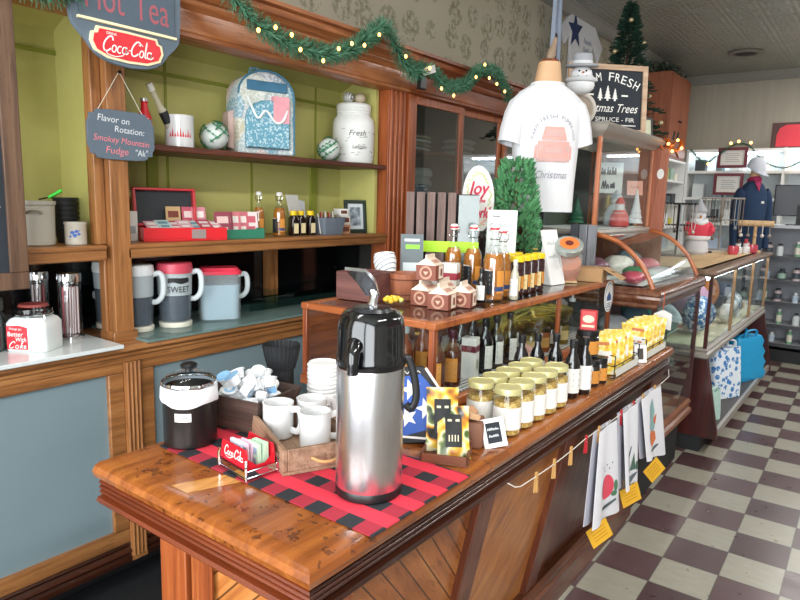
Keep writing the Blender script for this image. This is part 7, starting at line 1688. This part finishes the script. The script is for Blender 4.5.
z = 1.1525
c = thing('snowman_gnome', 'grey and white snowman gnome in a red sweater on top of the far glass case', 'figurine', (-1.235, 5.66, z), radians(28)); c.scale = (.78, .78, 1.08)
MB().lathe([(.1, 0), (.118, .02), (.118, .06), (.1, .1), (.112, .125), (0, .125)], 26).build('base', plain('#c9c9cc', .8), c)
MB().lathe([(.11, .118), (.124, .15), (.12, .2), (.1, .235), (.07, .25), (0, .25)], 26).build('sweater', plain('#d23c50', .8, var=.1), c, smooth=60)
m = MB(); m.lathe([(.112, .108), (.128, .118), (.128, .135), (.116, .142)], 26, caps=False); m.build('sweater_hem', plain('#dedede', .9), c, smooth=60)
m = MB()
for s_ in (-1, 1): m.tube(cr([(s_ * .09, -.01, .22), (s_ * .125, -.05, .19), (s_ * .1, -.1, .165)], 5), [.03, .03, .03, .03, .028, .028, .028, .027, .026, .025, .024], 10)
m.build('sleeve', plain('#d23c50', .8, var=.1), c); MB().sphere((0, 0, .285), (.07, .068, .06), 16).build('head', plain('#cfcfd2', .8), c)
m = MB(); m.lathe([(.1, .23), (.095, .25), (.06, .262)], 22, caps=False); m.tube(cr([(-.06, -.07, .25), (0, -.1, .235), (.06, -.07, .25)], 5), .02, 8); m.build('scarf', plain('#e2e2e2', .9), c, smooth=60)
MB().lathe([(.075, .31), (.078, .325), (.06, .35), (.03, .385), (.015, .41), (0, .415)], 20).build('knit_hat', plain('#a8a9ae', .9), c); MB().sphere((0, -.07, .28), (.012, .02, .012), 8).build('nose', plain('#d88a4a', .6), c)
def rackk(label, loc, rz, w, h, n, mt, name='jewellery_rack'):
    c = thing(name, label, 'rack', loc, rz); m = MB(); m.box(-w * .4, w * .4, -.06, .06, 0, .012); m.tube([(0, 0, .012), (0, 0, h)], .008, 8); m.tube([(-w / 2, 0, h), (w / 2, 0, h)], .008, 8); m.tube([(-w * .35, 0, h * .6), (w * .35, 0, h * .6)], .006, 8); m.build('stand', mt, c)
    rd = random.Random(int(w * 1000))
    for k in range(n):
        x = -w / 2 + w * (k + .5) / n; L = h * rd.uniform(.35, .6); m = MB(); m.tube(cr([(x - .012, -.009, h), (x - .012, -.012, h - L * .8), (x, -.014, h - L), (x + .012, -.012, h - L * .8), (x + .012, -.009, h)], 4), .0035, 5); m.sphere((x, -.016, h - L - .012), .013, 8); m.build('necklace', plain(('#8c7a6a', '#c9c4bc', '#5a5048', '#9aa2a4')[k % 4], .4, .3), c)
    return c
rackk('wooden jewellery rack of hanging necklaces behind the snowman gnome', (-1.17, 6.2, z), radians(15), .34, .46, 9, PEWTER)
rackk('black wire jewellery rack left of the snowman gnome', (-1.29, 5.25, z), radians(20), .26, .40, 6, IRON)
rackk('lower black wire earring rack close behind the gnome', (-1.26, 5.95, z), radians(20), .2, .3, 5, IRON)
def smallfig(label, loc, kind):
    c = thing('snow_shaker' if kind else 'red_bauble_cup', label, 'figurine' if kind else 'cup', loc)
    if kind:
        MB().lathe([(.028, 0), (.035, .02), (.03, .05), (.018, .06), (0, .06)], 16).build('body', plain('#dcd9d6', .4), c); MB().sphere((0, 0, .075), .022, 12).build('head', plain('#dcd9d6', .4), c); MB().lathe([(.028, .088), (.015, .095), (.014, .12), (0, .122)], 14).build('hat', plain(('#3a2a28', '#b4343c')[kind - 1], .5), c)
    else:
        MB().lathe([(.035, 0), (.045, .03), (.04, .07), (.036, .07), (.034, .01), (0, .01)], 18).build('cup', plain('#c64a58', .25, coat=.5), c)
        MB().lathe([(.041, .045), (.039, .06)], 18, caps=False).build('band', plain('#e6d2d2', .4), c)
smallfig('pinkish red glass cup right of the snowman gnome', (-1.0, 5.9, z), 0); smallfig('first white snow shaker right of the red cup on the far case', (-.99, 6.05, z), 1); smallfig('second white snow shaker, with a red hat, on the far case', (-.95, 6.15, z), 2); smallfig('third white snow shaker on the far case', (-.96, 6.27, z), 1); smallfig('red glass cup near the far end of the far case top', (-.92, 6.3, z), 0)
c = thing('peg_tree', 'pale wooden mug tree at the far end of the far glass case', 'rack', (-.93, 6.42, z), radians(10)); m = MB(); m.cyl((0, 0, 0), .06, .015, 18); m.cyl((0, 0, .015), .014, .24, 12); m.tube([(-.14, 0, .25), (.14, 0, .25)], .026, 12); m.build('frame', PALEW, c)
for k in range(5): m = MB(); x = -.11 + .055 * k; m.tube([(x, -.02, .235), (x, -.035, .16)], .004, 5); m.sphere((x, -.036, .145), .016, 8); m.build('hanging_charm', plain(('#d9d2c8', '#8a8078', '#c9a27a')[k % 3], .5), c)
# floor bags
z = .1405
def tote_(name, label, loc, rz, w, d, h, mt, handles=True, puff=0):
    c = thing(name, label, 'bag', loc, rz); rings = []
    for k in range(9):
        t_ = k / 8; q = 1 + (.05 * sin(t_ * pi)) + puff * .12 * abs(sin(t_ * pi * 4))
        dd = d * (1 - .45 * t_)
        rings.append([(x * q, y * q, h * t_) for x, y in rrect(w / 2, dd / 2, min(.03, dd * .3))])
    m = MB(); m.loft(rings); m.build('body', mt, c, smooth=50)
    if handles:
        for s_ in (-1, 1): m = MB(); m.tube(cr([(-w * .25, s_ * d * .2, h * .97), (-w * .2, s_ * d * .22, h * 1.14), (w * .2, s_ * d * .22, h * 1.14), (w * .25, s_ * d * .2, h * .97)], 6), .007, 6, flat=1.6); m.build('handle', mt, c)
    return c
t = NT('blue_floral_print'); vo = t.n('TexVoronoi'); vo.inputs['Scale'].default_value = 22; t.l(t.co(), vo.inputs['Vector']); nz = t.noise(t.co(), 34, 3, .65); t.pbsdf(t.mix(t.math('MULTIPLY', t.math('LESS_THAN', vo.outputs['Distance'], .42), t.math('GREATER_THAN', nz, .44)), '#dbe3ea', '#3f7cb8'), .5); FLOR = t.m
tote_('tote_bag', 'large blue and white floral tote bag standing under the far glass case', (-.87, 5.2, z), radians(62), .27, .16, .37, FLOR)
tote_('quilted_bag', 'bright turquoise quilted puffer bag behind the floral tote bag', (-.84, 5.9, z), radians(70), .34, .2, .35, plain('#1f93c4', .55, var=.05), True, 1)
tote_('pouch_bag', 'small pale green printed pouch at the near end under the far glass case', (-.81, 4.55, z), radians(75), .16, .09, .19, plain('#a9c4bb', .7, var=.2))
tote_('dark_bag', 'dark bag in the shadow behind the floral tote bag', (-1.14, 4.95, z), radians(80), .4, .2, .3, plain('#23262e', .7))

# ================================================================ NAVY SWEATSHIRT BUST
c = thing('mannequin_bust', 'display bust in a navy sweatshirt behind the far glass case', 'mannequin', (-1.06, 6.95, 0), radians(34)); c.scale = (.68, .85, 1)
MB().lathe([(.14, 0), (.14, .015), (.025, .03), (.02, 1.1), (0, 1.1)], 20).build('stand', IRON, c)
m = MB(); m.loft(erings([(.12, .08, 1.1, 0), (.16, .1, 1.3, 0), (.165, .1, 1.55, 0), (.14, .08, 1.72, 0), (.06, .055, 1.8, 0), (.05, .05, 1.88, 0)], 24)); m.build('body', TAN, c, smooth=60)
c2 = bpy.data.objects.new('sweatshirt', None); COL.objects.link(c2); c2.parent = c; c2.location = (0, 0, 1.08); c2['label'] = 'navy sweatshirt on the bust'; NAVY = plain('#1d3350', .9, var=.1)
m = MB(); m.loft(erings([(.17, .115, 0, 0), (.175, .12, .1, 0), (.18, .125, .3, 0), (.19, .12, .5, 0), (.185, .1, .6, 0), (.13, .08, .67, 0), (.075, .07, .705, 0)], 32), 0, False); m.build('torso', NAVY, c2, smooth=60)
for s_ in (-1, 1): m = MB(); m.tube(cr([(s_ * .14, 0, .6), (s_ * .21, 0, .5), (s_ * .225, -.01, .3), (s_ * .215, -.03, .08)], 5), [.07, .075, .075, .07, .066, .063, .06, .058, .056, .054, .052, .05, .048, .046, .045, .044], 14); m.build('sleeve', NAVY, c2, smooth=60)
m = MB(); m.flat([(x + .07, y) for x, y in [(-.02, .5), (.02, .5), (.018, .52), (-.018, .52)]], 0, 0, lambda x, y: (x, -.124, y)); m.build('logo_print', PAPER, c2)
m = MB(T(0, 0, 1.80)); m.tube([(.068 * cos(a), .064 * sin(a), .0 - .01 * sin(a)) for a in [2 * pi * i / 20 for i in range(20)]], .022, 8, closed=True); m.add([(-.06, -.075, .01), (.06, -.075, .01), (0.01, -.12, -.11), (0, -.1, -.1)], [(0, 1, 2), (1, 0, 3), (0, 2, 3), (1, 3, 2)]); m.build('bandana', plain('#9c2450', .8), c, smooth=60, label='deep pink bandana')
c = thing('baseball_cap', 'pale grey cap hung over the neck of the navy sweatshirt bust', 'cap', (-1.06, 6.95, 1.9), radians(60)); c.scale = (.8, .8, .85); m = MB(RX(.35)); m.lathe([(.1, 0), (.102, .03), (.09, .085), (.05, .12), (0, .13)], 24); m.build('crown', plain('#c9ccd4', .85), c, smooth=60); m = MB(RX(.35)); m.loft([[(.095 * cos(a), -.095 * abs(sin(a)) - .0, 0.005 + dz), (.08 * cos(a), -.17 * abs(sin(a)) - .02, -.02 + dz)] for a in [pi * i / 12 for i in range(13)] for dz in (0,)], 0, False, False); m.build('brim', plain('#b9bcc6', .85), c, smooth=60); MB(RX(.35)).sphere((0, 0, .13), .009, 8).build('button', plain('#b9bcc6', .85), c)

# ================================================================ STOCK ON THE FAR SHELVES
rd = random.Random(77)
PAL = ['#e4e6e6', '#c9d6dc', '#9db8a8', '#d9c3c3', '#b4c4d8', '#e2ddc9', '#8aa0a8', '#4a5258', '#d8dede', '#7fae8a', '#c0525a']
proto = []
for k in range(6):
    c = thing('bottle_stock', '', 'bottle', (0, 0, 0)); r, h = (.028, .034, .03, .038, .026, .032)[k], (.1, .13, .085, .11, .15, .12)[k]
    MB().lathe([(r * .95, 0), (r, .004), (r, h * .72), (r * .55, h * .8), (r * .5, h * .84), (0, h * .84)], 14).build('body', plain(PAL[(k * 2 + 1) % 11], .4), c); MB().lathe([(r * .55, h * .83), (r * .58, h), (0, h)], 12).build('cap', plain(('#e8e8e6', '#2c2e34')[k % 2], .4), c); MB().lathe([(r + .0006, h * .15), (r + .0006, h * .6)], 14, caps=False).build('label', plain(PAL[(k * 3 + 4) % 11], .5), c); proto.append(c)
used = [False] * 6
def put(k, loc, lb, grp):
    if not used[k]: used[k] = True; o = proto[k]; o.location = loc; o['label'] = lb; o['group'] = grp
    else: dup(proto[k], loc, rd.random() * 6, lb, grp)
names = {.17: 'bottom', .36: 'fourth', .59: 'third', .81: 'second', 1.05: 'top'}
for zz, nm in names.items():
    x = -.94
    while x < .05: put(rd.randrange(6), (x, 7.49 + rd.uniform(-.02, .02), zz + .0205), 'small bottle in the row on the %s shelf of the grey shelf counter' % nm, 'bottles on the %s grey shelf' % nm); x += rd.uniform(.095, .16)
def box_stock(lb, grp, loc, w, d, h, col):
    o = MB().box(-w / 2, w / 2, -d / 2, d / 2, 0, h).build('carton_stock', plain(col, .6), bevel=.002, loc=(0, 0, 0)); o.location = loc; tag(o, lb, 'box', grp); return o
bx0 = {}
for zz, nm in ((.98 + .005, 'lower'), (1.335, 'middle'), (1.665, 'upper middle'), (2.015, 'upper')):
    x = -2.13
    while x < .3:
        w = rd.uniform(.08, .2)
        if not any(abs(x - q) < .12 for q in (-1.15, 0)):
            col = rd.choice(PAL[:9]); lb = 'stock carton on the %s shelf of the far white shelving' % nm; key = (round(w, 2), col)
            box_stock(lb, 'cartons on the %s white shelf' % nm, (x, 9.62, zz + .0005), w * .9, .14, rd.uniform(.1, .2), col)
        x += w + rd.uniform(.06, .16)
for zz, nm in ((.98, 'lowest'), (1.28, 'second'), (1.58, 'third'), (1.87, 'fourth')):
    y = 7.2
    while y < 9.3:
        w = rd.uniform(.1, .22); box_stock('small stock box on the %s shelf of the left wall white shelving' % nm, 'boxes on the %s left wall shelf' % nm, (-2.42, y, zz + .0005), .14, w * .9, rd.uniform(.08, .17), rd.choice(PAL + ['#d8cf4a', '#c0525a', '#3a3c42'])); y += w + rd.uniform(.04, .14)
c = thing('green_foliage', 'dark greenery lying on top of the red wood cabinet beside the fir tree', 'foliage', (-2.45, 8.75, 3.161)); m = MB()
for k in range(420): a = rd.random() * 6.28; p = Vector((rd.uniform(-.17, .13), rd.uniform(-.26, .5), rd.uniform(.01, .14))); d = Vector((cos(a), sin(a), rd.uniform(-.1, .8))).normalized(); q = d.cross(Vector((0, 0, 1))).normalized(); m.add([p + q * .012, p - q * .012, p + d * .06], [(0, 1, 2)])
m.build('sprigs', PINE, c, smooth=0)

# ================================================================ LAMPS, DAYLIGHT, CAMERA
def area(name, loc, rot, sx, sy, power, col=(1, 1, 1)):
    l = bpy.data.lights.new(name, 'AREA'); l.shape = 'RECTANGLE'; l.size = sx; l.size_y = sy; l.energy = power; l.color = col
    o = bpy.data.objects.new(name, l); COL.objects.link(o); o.location = loc; o.rotation_euler = rot; return o
area('daylight_left_window', (-1.18, -1.6, 1.8), (radians(90), 0, 0), 2.1, 2.5, 105, (.93, .97, 1.0))
area('daylight_right_window', (1.18, -1.6, 1.8), (radians(90), 0, 0), 2.1, 2.5, 115, (.93, .97, 1.0))
lampm = glow('ceiling_lamp_glow', '#f4f8ff', 3)
k_ = 0
for x, y, pw in ((.9, 1.0, 48), (1.1, 4.0, 52), (.9, 6.9, 52), (-.3, 8.8, 34), (-1.75, .6, 9)):
    lf = thing('ceiling_light', 'long white fluorescent ceiling light, ' + ('nearest the front window' if k_ == 0 else 'over the middle of the aisle' if k_ == 1 else 'over the far aisle' if k_ == 2 else 'near the far shelving' if k_ == 3 else 'over the staff aisle behind the counter'), 'ceiling light', (x, y, 3.4)); k_ += 1
    MB().box(-.1, .1, -.65, .65, -.08, -.001).build('housing', WHITE, lf, bevel=.005); MB().box(-.08, .08, -.62, .62, -.09, -.08).build('diffuser', lampm, lf)
    area('ceiling_lamp', (x, y, 3.29), (0, 0, 0), .16, 1.24, pw, (1.0, .98, .95))
w = bpy.data.worlds.new('daylight'); bpy.context.scene.world = w; w.use_nodes = True
bg = w.node_tree.nodes['Background']; bg.inputs[0].default_value = (.85, .92, 1, 1); bg.inputs[1].default_value = 1.0
yaw, pit, rol, foc = 0.642768544, 0.154765985, 0.0260122574, 643.998
f = Vector((-sin(yaw) * cos(pit), cos(yaw) * cos(pit), -sin(pit))); r = Vector((cos(yaw), sin(yaw), 0)); u = r.cross(f)
r2 = r * cos(rol) + u * sin(rol); u2 = u * cos(rol) - r * sin(rol)
cam = bpy.data.cameras.new('camera'); co_ = bpy.data.objects.new('camera', cam); COL.objects.link(co_)
co_.matrix_world = Matrix(((r2.x, u2.x, -f.x, 0), (r2.y, u2.y, -f.y, 0), (r2.z, u2.z, -f.z, 1.53), (0, 0, 0, 1)))
cam.sensor_width = 36; cam.lens = foc / 800 * 36; cam.clip_start = .05; cam.clip_end = 60
sc = bpy.context.scene; sc.camera = co_
sc.view_settings.view_transform = 'Standard'; sc.view_settings.look = 'None'; sc.view_settings.gamma = 1; sc.view_settings.use_curve_mapping = False; sc.view_settings.exposure = 0.4
sc.cycles.transparent_max_bounces = 32
